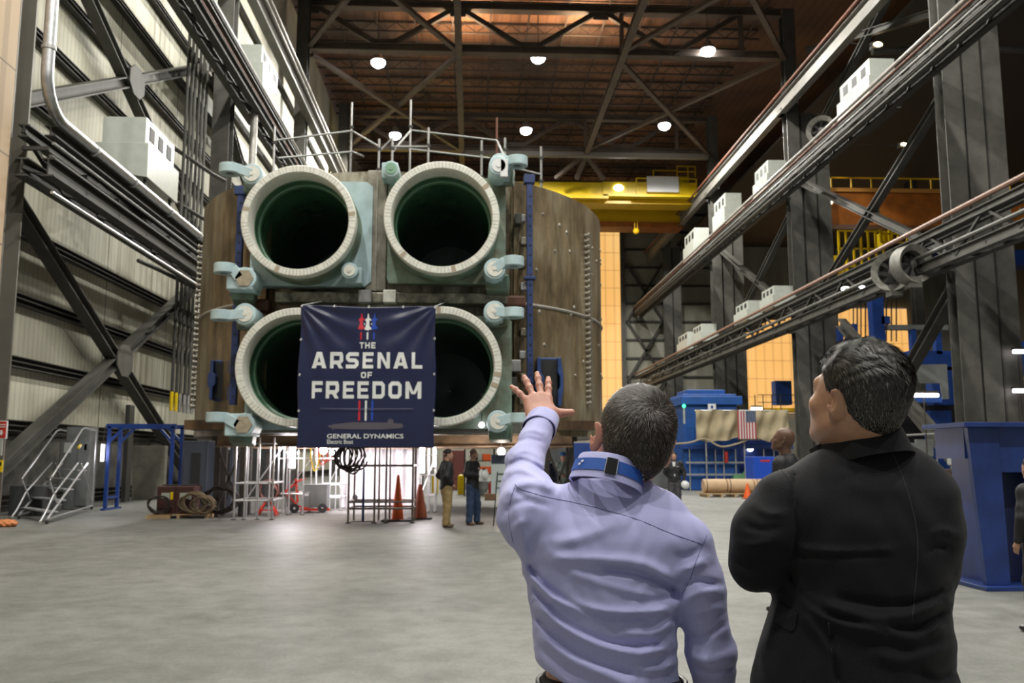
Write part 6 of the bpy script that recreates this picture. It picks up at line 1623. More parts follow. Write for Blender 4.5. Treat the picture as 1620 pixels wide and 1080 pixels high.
for i, px in enumerate((262, 291)):
    p = W(px, 800, Y + .1); r = wthing('welding_machine', ['maroon welding machine on the pallet, left of the pair', 'maroon welding machine with cable draped over it, right of the pair'][i], 'welding machine', (p[0], Y + .4, .115))
    MB().box(p[0] - .25, p[0] + .25, Y + .1, Y + .85, .115, .86).build('casing', MAROON, r, bevel=.03)
    MB().box(p[0] - .12, p[0] + .10, Y + .08, Y + .1, .52, .68).build('white_label', WHITEP, r); MB().box(p[0] + .12, p[0] + .19, Y + .08, Y + .1, .50, .70).build('yellow_strip', YEL if i == 0 else WHITEP, r)
    for k in range(3): MB().cyl((p[0] - .12 + .12 * k, Y + .07, .25), (p[0] - .12 + .12 * k, Y + .1, .25), .03, n=10).build('socket', BLACK, r)
    MB().tube([(p[0] - .2, Y + .45, .78), (p[0] - .2, Y + .45, .88), (p[0] + .2, Y + .45, .88), (p[0] + .2, Y + .45, .78)], .018).build('handle', STEELD, r)
for i, (px, py, R_, m, lab) in enumerate(((307, 800, .33, BROWNC, 'tangled brown welding cable hung over the right welding machine'), (322, 797, .27, BROWNC, 'brown welding cable coil at the right end of the pallet'), (349, 789, .42, DKC, 'big dark hose coil leaning right of the pallet'), (251, 800, .28, DKC, 'dark cable loop on the left welding machine'))):
    yy = Y - .06 - i * .03 if i != 2 else Y + .3; p = W(px, py, yy); zc = max(R_ * .92 + .04, .115 + R_ * .8 + .04)
    r = wthing('cable_coil', lab, 'cable', (p[0], yy, .03)); coil(r, 'cable', (p[0], yy, zc), R_, .022, 7 if i != 3 else 3, m, (.1, 1, .25 if i != 2 else .1), i, .8)
floorbox('steel_bench', 'dark blue-grey steel bench under the left end of the hull', 'bench', 286, 330, 697, 806, mat('blue grey steel', (.04, .05, .065), .5), .9, .02, (('opening', 300, 318, 716, 790, BLACK),))
floorbox('steel_bench', 'second dark steel bench beside the scaffold posts', 'bench', 333, 370, 690, 803, mat('blue grey steel', (.04, .05, .065), .5), .9, .02, (('opening', 338, 364, 716, 790, BLACK), ('white_box', 358, 364, 701, 711, WHITE)))
# ---- hull supports and scaffolds
for i, (x, y) in enumerate(((HX - 4.6, 25.6), (HX + 4.6, 25.6), (HX - 4.4, 31), (HX + 4.4, 31), (HX, 31.5))):
    r = wthing('support_stand', ['left front', 'right front', 'left rear', 'right rear', 'rear middle'][i] + ' dark steel stand carrying the hull section', 'stand', (x, y, 0))
    for dx in (-.35, .35):
        for dy in (-.35, .35): MB().box(x + dx - .07, x + dx + .07, y + dy - .07, y + dy + .07, 0, HZ0 - .1).build('leg', STEELD, r)
    MB().box(x - .5, x + .5, y - .5, y + .5, HZ0 - .12, HZ0 + .02).build('head_plate', STEELD, r); MB().bar((x - .35, y - .4, .2), (x + .35, y - .4, 1.9), .06, .06).bar((x + .35, y - .4, .2), (x - .35, y - .4, 1.9), .06, .06).build('bracing', STEELD, r)
BEAM = mat('worn tan beam', (.42, .30, .19), .6, 0, .5, 3, col2=(.2, .14, .1))
for i in range(3):
    y = 24.6 + i * 2.2; r = wthing('hull_beam', ['front', 'middle', 'rear'][i] + ' worn tan beam under the hull belly', 'beam', (HX, y, HZ0 - .4)); MB().ibeam((HX - 4.8, y, HZ0 - .12), (HX + 4.9, y, HZ0 - .12), .35, .34, .04).build('beam', BEAM, r)
def scaffold(lab, xs, y0, y1, z1, ledg, m=ALU, rad=.026, diag=True):
    r = wthing('scaffold', lab, 'scaffold', ((xs[0] + xs[-1]) / 2, (y0 + y1) / 2, 0))
    for x in xs:
        for y in (y0, y1): MB().tube([(x, y, 0), (x, y, z1)], rad, 8).build('standard', m, r, True)
    for z in ledg:
        for y in (y0, y1): MB().tube([(xs[0], y, z), (xs[-1], y, z)], rad * .9, 8).build('ledger', m, r, True)
        for x in (xs[0], xs[-1]): MB().tube([(x, y0, z), (x, y1, z)], rad * .9, 8).build('transom', m, r, True)
    if diag:
        for y in (y1,): MB().tube([(xs[0], y, ledg[0]), (xs[-1], y, ledg[-1])], rad * .8, 6).build('diagonal', m, r, True)
    for x in xs: MB().cyl((x, y0, 0), (x, y0, .02), .07, n=10).build('base_plate', STEELD, r)
    return r
X = lambda px, Y: W(px, 760, Y)[0]
scaffold('aluminium scaffold frame under the left end of the hull', [X(372, 24), X(388, 24), X(409, 24), X(432, 24)], 24, 25.3, 2.15, (.5, .95, 2.0))
scaffold('second aluminium scaffold beside the upright light tube', [X(440, 26), X(458, 26), X(480, 26)], 26, 27.2, 2.1, (.6, 1.6))
scaffold('dark tube scaffold frame in front of the white tent', [X(552, 22.6), X(593, 22.6), X(611, 22.6), X(653, 22.6)], 22.6, 23.7, 2.1, (.36, .52, 1.42), mat('dull brown scaffold tube', (.26, .24, .21), .5, .4, .3, 8), .027, False)
scaffold('scaffold right of the white tent behind the brown cone', [X(664, 27), X(677, 27), X(688, 27)], 27, 28, 2.1, (.5, 1.1, 1.7))
scaffold('scaffold with red couplings under the hull behind the grey welder', [X(500, 28), X(522, 28), X(540, 28)], 28, 29.2, 2.1, (.4, .8, 1.6, 1.9))
# ---- white tent
r = wthing('white_tent', 'glowing white plastic tent under the hull behind the scaffold', 'tent', (-4.4, 33, 0))
TENT = mat('white sheeting', (.74, .71, .74), .5, 0, .06, 3, emit=None)
xa, xb = X(538, 30), X(662, 30); vv = []; ff = []; nx = 60; nz = 16
for j in range(nz + 1):
    for i in range(nx + 1):
        u = i / nx; z = 2.15 * j / nz; x = xa + (xb - xa) * u; vv.append((x + .02 * math.sin(j * 2 + i), 30 + .10 * math.sin(u * 46) * (.4 + .6 * j / nz) + .05 * math.sin(u * 17 + j * .7), z))
for j in range(nz):
    for i in range(nx): a = j * (nx + 1) + i; ff.append((a, a + 1, a + nx + 2, a + nx + 1))
np_mesh('front_sheet', vv, ff, TENT, r); MB().box(xa, xa + .02, 30, 33, 0, 2.1).box(xb, xb + .02, 30, 33, 0, 2.1).build('side_sheet', TENT, r)
MB().ball((X(562, 29.8), 29.86, .33), .09).build('black_ball', BLACK, r)
area_light('tent_light', (-4.0, 27.3, 1.95), 300, 3.2, (1.0, .90, .93), (math.radians(50), 0, 0), None, PI, .5)
# ---- tall cones, blue post
def cone(lab, px, py, H, R_, m, base=.3):
    g = G(px, py); t = thing('traffic_cone', lab, 'cone', tuple(g))
    MB().lathe([(R_, .04), (R_ * .78, H * .35), (R_ * .74, H * .35), (R_ * .30, H * .93), (R_ * .2, H), (.001, H)], n=24).build('cone_body', m, t, True)
    MB().box(-base, base, -base * .8, base * .8, 0, .045).build('rubber_base', RUBBER if base > .25 else ORANGED, t, bevel=.01); return t
cone('tall bright orange cone on a wide black base', 629, 824, 1.18, .155, ORANGE, .40)
cone('tall dirty brown-orange cone right of the scaffold', 664, 821, .92, .2, ORANGED, .32)
cone('small orange cone by the wrapped rollers on the right', 1183, 789, .62, .17, ORANGE, .2)
g = G(574, 825); r = wthing('blue_post', 'thin blue floor post in front of the scaffold', 'post', tuple(g)); MB().cyl(g, g + up * 1.32, .035, .025, n=12).build('pole', BLUEP, r, True); MB().box(g[0] - .3, g[0] + .3, g[1] - .12, g[1] + .12, 0, .015).build('foot_plate', STEELD, r); MB().cyl(g + up * 1.32, g + up * 1.9, .012, n=8).build('rod', STEELD, r)
g = G(627, 796); r = wthing('grey_bin', 'grey bin behind the orange cone', 'bin', tuple(g)); MB().lathe([(.001, .0), (.24, 0), (.30, .72), (.28, .72), (.23, .03), (.001, .03)], g, n=24).build('body', mat('grey plastic', (.25, .27, .30), .5), r, True)
# ---- reel on red stand, red dolly, grey welder
g = G(423, 815); Y = g[1]
r = wthing('hose_reel', 'hose reel ring on a small red trestle', 'hose reel', tuple(g)); coil(r, 'hose', (g[0], Y, .70), .27, .025, 5, mat('maroon hose', (.10, .035, .03), .6), (.1, 1, .05), 9, 1.0)
for s_ in (-1, 1):
    MB().bar((g[0] + s_ * .28, Y - .15, 0), (g[0] + s_ * .05, Y, .42), .04, .04).bar((g[0] + s_ * .28, Y + .2, 0), (g[0] + s_ * .05, Y, .42), .04, .04).build('leg', REDP, r)
MB().bar((g[0] - .22, Y - .1, .15), (g[0] + .22, Y - .1, .15), .04, .04).bar((g[0] - .07, Y, .42), (g[0] + .07, Y, .42), .06, .06).build('crossbar', REDP, r); MB().bar((g[0] - .25, Y + .02, .70), (g[0] + .25, Y + .02, .70), .03, .03).bar((g[0], Y + .02, .44), (g[0], Y + .02, .96), .03, .03).build('spokes', STEELD, r)
g = G(495, 811); Y = g[1]; p0, p1 = W(477, 811, Y)[0], W(516, 811, Y)[0]
r = wthing('wheeled_welder', 'grey welding power box on a red wheeled dolly', 'welding machine', tuple(g)); MB().box(p0, p1, Y, Y + .6, .16, .80).build('casing', GREYM, r, bevel=.02); MB().box(p0 - .02, p1 + .02, Y - .02, Y + .62, .8, .83).build('lid', GREYM, r)
MB().box(p0 - .05, p1 + .1, Y - .02, Y + .05, .06, .13).bar((p0 - .1, Y - .03, .2), (p0 + .35, Y - .03, .08), .05, .05).bar((p0 - .5, Y, .62), (p0 - .15, Y, .25), .05, .05).bar((p0 - .5, Y, .62), (p0 - .1, Y, .95), .05, .05).bar((p0 - .45, Y, .5), (p0 - .1, Y, .62), .04, .04).bar((p0 - .2, Y, 1.0), (p0 - .12, Y, .3), .05, .05).bar((p0 - .1, Y, .95), (p0 + .08, Y, 1.0), .05, .05).build('dolly_frame', REDP, r)
for x in (p0 - .2, p1 - .1): MB().lathe([(.04, -.03), (.13, -.03), (.14, 0), (.13, .03), (.04, .03)], (x, Y - .08, .14), (0, 1, 0), 20).build('wheel', RUBBER, r, True)
MB().box(p0 + .08, p0 + .2, Y - .012, Y, .5, .6).build('label', WHITE, r)
# lights under the hull
tube_lamp('long upright glaring light tube under the hull left of the banner', W(463, 713, 25.5), .95, .085, 220)
tube_lamp('upright light tube right of the banner by the brown cone', W(668, 726, 25), .75, .07, 170)
tube_lamp('slim light tube between cone and khaki man', W(687, 722, 26.5), .60, .04, 0)
for i, (px, py, Y, lab, pw) in enumerate(((512, 712, 25, 'caged bulb under the banner, left one', 60), (525, 716, 25.2, 'caged bulb under the banner, right one', 0), (793, 714, 24, 'bare glowing bulb under the hull by the raised arm', 60), (762, 672, 21.6, 'tiny lamp at the lower right tube lug', 0), (1187, 709, 45, 'small work lamp on the blue machine', 0), (1197, 647, 50, 'strip lamp over the right end of the tarp', 0), (1463, 625, 40, 'long strip lamp below the hung sheet in the side aisle', 0), (1612, 556, 42, 'strip lamp at the right edge in the side aisle', 0), (1612, 618, 42, 'lower strip lamp at the right edge in the side aisle', 0))):
    p = W(px, py, Y); r = wthing('bulb_light', lab, 'lamp', tuple(p)); k = Y / 1400
    sx = {5: 8, 6: 22, 7: 9, 8: 9}.get(i, 0) * k
    if sx: MB().cyl(p - V(sx, 0, 0), p + V(sx, 0, 0), 3.2 * k, n=10).build('lit_tube', TUBEW, r, True); MB().box(p[0] - sx, p[0] + sx, p[1] - .1, p[1] + .2, p[2] + .1, p[2] + .2).build('housing', STEELD, r); MB().tube([p + V(0, .1, .1), V(p[0], p[1] + .1, 0)], .03, 6).build('cord', DKC, r)
    else: MB().ball(p, (.10 if pw else .06) if Y < 30 else .14).build('bulb', TUBEW if i != 3 else mat('warm lit lens'), r, True) if False else MB().ball(p, (.11 if pw else .07) if Y < 30 else .16).build('bulb', TUBEW, r, True); MB().tube([p + up * .08, V(p[0], p[1], 0 if Y > 30 else 2.3 if p[2] < 2.3 else 3.2)], .012, 6).build('cord', DKC, r)
    if pw:
        l = bpy.data.lights.new('bulb_glow', 'POINT'); l.energy = pw; l.color = (1, .86, .74); l.shadow_soft_size = .12; o = bpy.data.objects.new('bulb_glow', l); link(o); o.parent = r; o.location = (0, -.3, -.1)
r = wthing('hanging_cables', 'thick bundle of dark cables hanging under the banner', 'cable', tuple(W(552, 722, 22.5)))
for k in range(4): p = W(545 + k * 5, 722, 22.4); coil(r, 'cable_loop', tuple(p), .20 + .03 * k, .022, 2, DKC, (.3 * k - .4, 1, .1), k, 1.3)
for k, (px, m) in enumerate(((498, YEL), (504, mat('pale hose', (.6, .5, .4), .6)), (510, REDP), (516, REDP))):
    a, b = W(px - 6, 705, 27), W(px + 8, 705, 27); pts = [a, a + V(.02, 0, -.4), (a + b) / 2 + V(0, 0, -.75 + .1 * k), b + V(0, 0, -.4), b]
    r = wthing('hanging_hose', ['yellow', 'pale', 'red', 'second red'][k] + ' hose loop hanging behind the grey welder', 'hose', tuple(a)); MB().tube([V(*q) for q in smooth_line(pts, 24)], .02, 6).build('hose', m, r, True)
# bollards, shelf, drum, extinguisher, carton
for px, py, lab in ((688, 781, 'yellow bollard left of the khaki man'), (729, 782, 'yellow bollard between the two standing men')):
    g = G(px, py); r = wthing('bollard', lab, 'bollard', tuple(g)); MB().lathe([(.15, 0), (.15, .75), (.12, .85), (.001, .9)], g, n=20).build('body', YEL, r, True)
g = G(765, 784); Y = g[1]; r = wthing('storage_rack', 'black storage rack with lit orange goods behind the bearded man', 'rack', (g[0], Y, 0)); xa, xb = X(735, Y), X(782, Y)
for x in (xa, xb):
    for dy in (0, .8): MB().box(x - .03, x + .03, Y + dy - .03, Y + dy + .03, 0, 2.1).build('post', BLACK, r)
for z in (.3, .95, 1.5, 2.05): MB().box(xa, xb, Y, Y + .8, z - .03, z).build('shelf', STEELD, r)
for k, (x, z, m, w) in enumerate(((xa + .3, .95, mat('lit carton', (.5, .3, .2), .7), .25), (xb - .35, 1.5, ORANGE, .2), (xb - .4, .95, ORANGE, .28), (xa + .5, 1.5, WHITEP, .3), (xb - .5, .3, GREYM, .3))):
    q = wthing('storage_bin', ['tan bin on the middle shelf of the black rack', 'small orange bin on the upper shelf of the black rack', 'wide orange bin on the middle shelf of the black rack', 'white bin on the upper shelf of the black rack', 'grey bin on the lowest shelf of the black rack'][k], 'bin', (x, Y + .3, z)); MB().box(x - w, x + w, Y + .1, Y + .5, z, z + .3).build('body', m, q, bevel=.02)
g = G(764, 783) ; g = G(764, 783) + V(0, -.8, 0); r = wthing('grey_drum', 'grey drum right of the man in jeans', 'drum', tuple(g)); MB().lathe([(.001, 0), (.2, 0), (.2, .3), (.21, .31), (.2, .33), (.2, .62), (.001, .62)], g, n=22).build('body', GREYM, r, True)
g = G(776, 791); r = wthing('carton', 'brown cardboard carton on the floor under the red extinguisher', 'box', tuple(g)); MB().box(g[0] - .22, g[0] + .22, g[1], g[1] + .4, 0, .26).build('body', mat('cardboard', (.42, .26, .15), .8), r, bevel=.006)
q = wthing('fire_extinguisher', 'red fire extinguisher standing on the carton', 'fire extinguisher', (g[0], g[1] + .2, .26)); MB().lathe([(.001, 0), (.08, .0), (.085, .02), (.085, .33), (.05, .4), (.02, .42), (.001, .42)], (g[0], g[1] + .2, .26), n=18).build('cylinder', REDP, q, True); MB().box(g[0] - .03, g[0] + .05, g[1] + .18, g[1] + .22, .67, .73).build('valve', BLACK, q)
# poster on easel
g = G(796, 832); Y = 21.6; a, b = W(777, 781, Y), W(826, 719, Y)
r = wthing('poster_board', 'white poster board with a dark header on an easel behind the raised arm', 'poster', ((a[0] + b[0]) / 2, Y, 0))
MB().box(a[0], b[0], Y, Y + .02, a[2], b[2]).build('board', mat('poster paper', (.62, .68, .68), .6), r); MB().box(a[0], b[0], Y - .004, Y, b[2] - .22, b[2]).build('header', mat('slate header', (.05, .07, .10), .5), r)
for k, z in enumerate((.50, .32, .15)):
    zz = a[2] + (b[2] - a[2]) * z; x_ = a[0] + .32; MB().prism([(-.2, 0), (-.12, .025), (-.02, .025), (.02, .05), (.1, .03), (.22, .04), (.24, 0), (.22, -.04), (.1, -.02), (-.12, -.025)], (x_, Y - .003, zz), (1, 0, 0), (0, 0, 1), (0, .002, 0)).build('silhouette_print', mat('ink', (.12, .16, .15), .6), r)
for dx, dy in ((.05, -.15), (b[0] - a[0] - .05, -.15), ((b[0] - a[0]) / 2, .6)): MB().tube([(a[0] + dx, Y + dy, 0), (a[0] + (b[0] - a[0]) / 2 + (dx - (b[0] - a[0]) / 2) * .6, Y + .05, b[2] - .1)], .014, 6).build('easel_leg', BLACK, r)
# ================================================================ right side
g = G(1150, 776); Y = 44.0
r = wthing('blue_machine', 'tall blue machine tool behind the sand coloured tarp', 'machine', (X(1125, Y), Y, 0))
a, b = W(1082, 700, Y + 1), W(1165, 620, Y + 1); MB().box(a[0], b[0], Y + 1, Y + 4, 0, b[2] - .1).build('body', BLUEB, r, bevel=.05)
a2 = W(1078, 640, Y + .8); MB().box(a2[0], b[0] + .25, Y + .8, Y + 4.2, a2[2], a2[2] + .45).build('cap_rim', BLUEB, r, bevel=.04); MB().box(a[0] + .3, b[0] - .5, Y + 1.3, Y + 3.6, a2[2] + .4, b[2] + .15).build('motor_hood', BLUEB, r, bevel=.05)
q = W(1126, 643, Y + .78); MB().box(q[0] - .2, q[0] + .2, Y + .74, Y + .8, q[2] - .14, q[2] + .14).build('white_plate', WHITE, r); MB().box(q[0] - .06, q[0] + .06, Y + .72, Y + .75, q[2] - .08, q[2] + .05).build('plate_mark', BLUEP, r)
q = W(1082, 642, Y + .6); MB().ball(q, .09).build('green_signal', mat('green lit signal', (0, .5, .1), .4, emit=(.05, 1, .3), estr=4), r); MB().cyl(q - up * .9, q - up * .1, .05, n=10).build('signal_pole', WHITEP, r)
r = wthing('blue_structure', 'deep blue machine base with handrails below the tarp', 'machine', (X(1160, Y), Y, 0))
a, b = W(1085, 765, Y + .9), W(1246, 696, Y + .9); MB().box(a[0], b[0], Y + 1.2, Y + 3, 0, b[2]).build('base', mat('deep blue enamel', (.008, .035, .20), .4, 0, .4, 1.5), r); MB().box(a[0] - .3, b[0] + .2, Y + .7, Y + 1.3, b[2] - .45, b[2] - .25).build('walkway', BLUEP, r)
for px in (1092, 1119, 1133, 1146, 1165, 1180, 1210, 1226, 1236): x = X(px, Y + .75); MB().tube([(x, Y + .75, 0), (x, Y + .75, b[2] - .4)], .035, 6).build('upright', GALVD, r)
for z in (.75, 1.35): MB().box(a[0], b[0], Y + .7, Y + .78, z, z + .09).build('guard_rail', GALVD, r)
MB().prism([(0, 0), (.9, 0), (1.2, .9), (.95, .9), (.5, .35), (0, .35)], (X(1160, Y + .5), Y + .4, .45), (1, 0, 0), (0, 0, 1), (0, .3, 0)).build('green_bracket', mat('pale green casting', (.12, .30, .15), .5), r)
q = W(1149, 722, Y + .6); MB().cyl(q - up * .3, q + up * .25, .09, n=10).build('red_bottle', REDP, r)
# tarp with flag
a, b = W(1101, 694, Y - .2), W(1247, 648, Y - .2); r = wthing('tarp', 'sand coloured tarp draped along a rail on the blue machine', 'tarp', ((a[0] + b[0]) / 2, Y - .2, a[2])); vv = []; ff = []; nx, nz = 90, 30
def tw(u, v): return Y - .2 - .10 * math.sin(u * 21 + v * 2) * (.3 + v) - .06 * math.sin(u * 47 + v * 5) - .05 * math.sin(v * 9 + u * 8)
for j in range(nz + 1):
    for i in range(nx + 1):
        u, v = i / nx, j / nz; vv.append((a[0] + (b[0] - a[0]) * u, tw(u, v), b[2] - (b[2] - a[2]) * v * (1 + .07 * math.sin(u * 9)) - .07 * math.sin(u * 14) ** 2))
for j in range(nz):
    for i in range(nx): k = j * (nx + 1) + i; ff.append((k, k + 1, k + nx + 2, k + nx + 1))
o = np_mesh('cloth', vv, ff, mat('sand tarp', (.42, .35, .22), .8, 0, .2, 2), r); MB().tube([(a[0], Y - .1, b[2] - .05), (b[0], Y - .1, b[2] - .05)], .05, 8).build('rail', GALV, r)
for px in (1119, 1180, 1236): x = X(px, Y - .1); MB().tube([(x, Y - .05, 0), (x, Y - .05, b[2])], .04, 8).build('rail_post', GALVD, r)
pts = [W(px, py, Y - .3) for px, py in ((1060, 702), (1090, 700), (1115, 694), (1140, 706), (1165, 702), (1185, 694))]; q = wthing('rope', 'rope sagging under the tarp', 'rope', tuple(pts[0])); MB().tube([V(*p) for p in smooth_line(pts, 30)], .05, 6).build('strand', mat('tan rope', (.36, .30, .2), .8), q)
fa, fb = W(1168, 694, Y - .45), W(1195, 650, Y - .45); fr = wthing('flag', 'american flag hanging vertically on the sand tarp', 'flag', ((fa[0] + fb[0]) / 2, Y - .45, fa[2])); fw, fh = fb[0] - fa[0], fb[2] - fa[2]
WH_, RD_, BL_ = mat('flag white', (.60, .58, .58), .7), mat('flag red', (.36, .03, .04), .7), mat('flag blue', (.045, .07, .13), .7)
def fy_(x): return Y - .45 - .03 * math.sin((x - fa[0]) * 9)
def fpatch(x0, x1, z0, z1, m, nm, off=0):
    v = []; n = 4
    for i in range(n + 1): x = x0 + (x1 - x0) * i / n; v += [(x, fy_(x) - off, z0), (x, fy_(x) - off, z1)]
    MB().add(v, [(2 * i, 2 * i + 2, 2 * i + 3, 2 * i + 1) for i in range(n)]).build(nm, m, fr)
for k in range(13): fpatch(fa[0] + fw * k / 13, fa[0] + fw * (k + 1) / 13, fa[2], fb[2], RD_ if k % 2 == 0 else WH_, 'stripe')
fpatch(fa[0] + fw * 6 / 13, fb[0], fb[2] - fh * .40, fb[2], BL_, 'canton', .012)
mb = MB()
for i in range(5):
    for j in range(7): x = fa[0] + fw * (6.6 / 13 + i * 1.35 / 13); z = fb[2] - fh * (.03 + j * .055); mb.prism([(.02 * math.cos(PI / 2 + q * 1.2566 * .5) * (1 if q % 2 == 0 else .4), .02 * math.sin(PI / 2 + q * 1.2566 * .5) * (1 if q % 2 == 0 else .4)) for q in range(10)], (x, fy_(x) - .016, z), (1, 0, 0), (0, 0, 1), (0, .002, 0))
mb.build('star_field', WH_, fr)
# blue hopper
g = G(1210, 775); Y2 = 37.5; a, b = W(1193, 760, Y2), W(1226, 722, Y2)
r = wthing('blue_hopper', 'bright blue hopper box with tiny red lettering left of the bald man', 'hopper', (X(1208, Y2), Y2, 0)); MB().prism([(0, b[2]), (b[0] - a[0], b[2]), (b[0] - a[0] - .25, .7), (.2, 0), (.05, 0)], (a[0], Y2, 0), (1, 0, 0), (0, 0, 1), (0, 1.2, 0)).build('body', mat('hopper blue', (.01, .07, .50), .4), r, bevel=.02)
v, f = text_mesh('HOPPER', 1) if False else (None, None); MB().box(a[0] + .3, a[0] + .72, Y2 - .01, Y2, b[2] - .22, b[2] - .14).build('red_lettering', REDP, r)
# wrapped rollers on pallets
Y3 = 37.0; xa, xb = X(1113, Y3), X(1262, Y3)
r = wthing('long_pallet', 'long low timber pallet under the wrapped rollers', 'pallet', ((xa + xb) / 2, Y3, 0))
for i in range(7): x = xa + (xb - xa) * (i + .3) / 7; MB().box(x - .05, x + .05, Y3 - .1, Y3 + 1.2, 0, .12).build('bearer', WOOD, r)
for i in range(4): MB().box(xa, xb, Y3 - .1 + i * .36, Y3 + .1 + i * .36, .12, .15).build('deck_board', WOOD, r)
KR = mat('kraft wrapped roll', (.58, .40, .24), .6, 0, .15, 3); x = xa + .1
for i, L_ in enumerate((1.0, 1.15, 1.5, .9)):
    x_ = min(x + L_, xb); q = wthing('wrapped_roll', ['leftmost', 'second', 'third', 'rightmost'][i] + ' section of the row of kraft wrapped rolls on the long pallet', 'roll', (x, Y3 + .5, .15), 'kraft wrapped rolls'); MB().cyl((x, Y3 + .5, .45), (x_ - .03, Y3 + .5, .45), .29, n=28).build('wrapping', KR, q, True, bevel=.02); MB().cyl((x + .1, Y3 + .5, .45), (x + .14, Y3 + .5, .45), .296, n=28).build('strap', mat('dark tape', (.15, .1, .07), .5), q); x = x_
Y4 = 36.0; a = W(1545, 812, Y4); r = wthing('flat_pallet', 'pallet with grey bags beside the blue stand', 'pallet', (a[0], Y4, 0))
x0_, x1_ = X(1505, Y4), X(1566, Y4)
for i in range(4): MB().box(x0_, x1_, Y4 + i * .4, Y4 + .25 + i * .4, .12, .16).build('deck_board', WOOD, r)
for i in range(4): x = x0_ + .1 + (x1_ - x0_ - .2) * i / 3; MB().box(x - .05, x + .05, Y4, Y4 + 1.5, 0, .12).build('bearer', WOOD, r)
q = wthing('white_bag', 'pale plastic wrapped load on the pallet beside the blue stand', 'load', (a[0], Y4 + .3, .16))
def fbag(P): Q = P - V((x0_ + x1_) / 2, Y4 + .75, .42); return s_ell(Q, (0, 0, 0), (.78, .6, .28)) - .03 * np.sin(Q[:, 0] * 16) * np.sin(Q[:, 2] * 20 + 1)
sdf_obj('wrap', fbag, V(x0_ - .1, Y4, .12), V(x1_ + .1, Y4 + 1.5, .8), .03, WHITEP, q)
# ---- big blue steel stand at the right
Ys = 10.9; xl, xr_ = W(1563, 900, Ys)[0], W(1690, 900, Ys)[0]
r = wthing('blue_stand', 'large deep blue steel stand at the right edge', 'stand', ((xl + xr_) / 2, Ys, 0)); zt = W(1541, 668, Ys)[2]
MB().prism([(xl - .02, .05), (xl + .28, .05), (xl + .26, zt - .06), (xl - .14, zt - .06)], (0, Ys, 0), (1, 0, 0), (0, 0, 1), (0, .10, 0)).build('front_flange', NAVYP, r, bevel=.008)
MB().box(xl + .26, xr_, Ys + .03, Ys + .08, zt - .62, zt - .06).build('web_plate', NAVYP, r); MB().box(xl + .28, xr_, Ys + .30, Ys + .34, .05, zt - .06).build('rear_plate', mat('dark navy', (.012, .02, .07), .5), r); MB().box(xl + .12, xl + .16, Ys + .1, Ys + .9, .05, zt - .06).build('side_web', NAVYP, r)
MB().box(xl + .68, xl + .75, Ys, Ys + .5, .05, zt - .06).build('stiffener', NAVYP, r); MB().box(xl - .24, xr_ + .1, Ys - .12, Ys + .95, zt - .06, zt).build('top_plate', NAVYP, r, bevel=.006); MB().box(xl - .12, xr_, Ys - .15, Ys + .9, 0, .05).build('base_plate', NAVYP, r, bevel=.006)
MB().box(xl - .14, xl - .02, Ys + .1, Ys + .8, zt - .45, zt - .06).build('gusset', NAVYP, r)
# ---- boxes at the foot of the right column
Yb = 41.5
for i, (px0, px1, py0, py1, m, lab, nm) in enumerate(((1509, 1519, 676, 708, WHITEP, 'tall white box on the near right column', 'switch_box'), (1503, 1512, 713, 735, WHITEP, 'left of two small grey switch boxes low on the near right column', 'switch_box'), (1517, 1530, 713, 735, WHITEP, 'right of two small grey switch boxes low on the near right column', 'switch_box'), (1432, 1452, 700, 715, GREYM, 'pale panel box behind the blazer shoulder', 'panel_box'), (1452, 1476, 695, 722, GREYM, 'grey panel box left of the near right column', 'panel_box'))):
    a, b = W(px0, py1, Yb), W(px1, py0, Yb); r = wthing(nm, lab, 'box', ((a[0] + b[0]) / 2, Yb, a[2])); MB().box(a[0], b[0], Yb, Yb + .25, a[2], b[2]).build('casing', m, r, bevel=.02); MB().box(a[0] + .03, b[0] - .03, Yb - .01, Yb, a[2] + .04, b[2] - .04).build('door', m, r)
    if i in (1, 2, 0): MB().box((a[0] + b[0]) / 2 - .03, (a[0] + b[0]) / 2 + .03, Yb + .1, Yb + .2, 0 if i else a[2] - .5, a[2]).build('conduit', GALVD, r)
    if i > 2: MB().box(a[0] + .1, b[0] - .1, Yb + .05, Yb + .2, 0, a[2]).build('pedestal', STEELD, r)
a = W(1500, 730, Yb); floorbox('dark_trough', 'rusty dark steel trough at the foot of the near right column', 'trough', 1488, 1548, 742, 783, mat('rusty dark steel', (.07, .045, .035), .7, 0, .4, 3), 1.2, .02, (('label', 1520, 1534, 744, 749, WHITE),))
MB().tube([W(1400, 690, Yb), W(1560, 682, Yb)], .05, 8).build('rail', GALVD, wthing('guard_rail', 'long thin guard rail passing the near right column', 'railing', tuple(W(1450, 688, Yb))))
for px in (1425, 1480, 1555): MB().tube([W(px, 688, Yb), W(px, 688, Yb) * V(1, 1, 0)], .04, 8).build('rail_post', GALVD, [o for o in SC.objects if o.name.startswith('guard_rail') and o.type == 'EMPTY'][0])
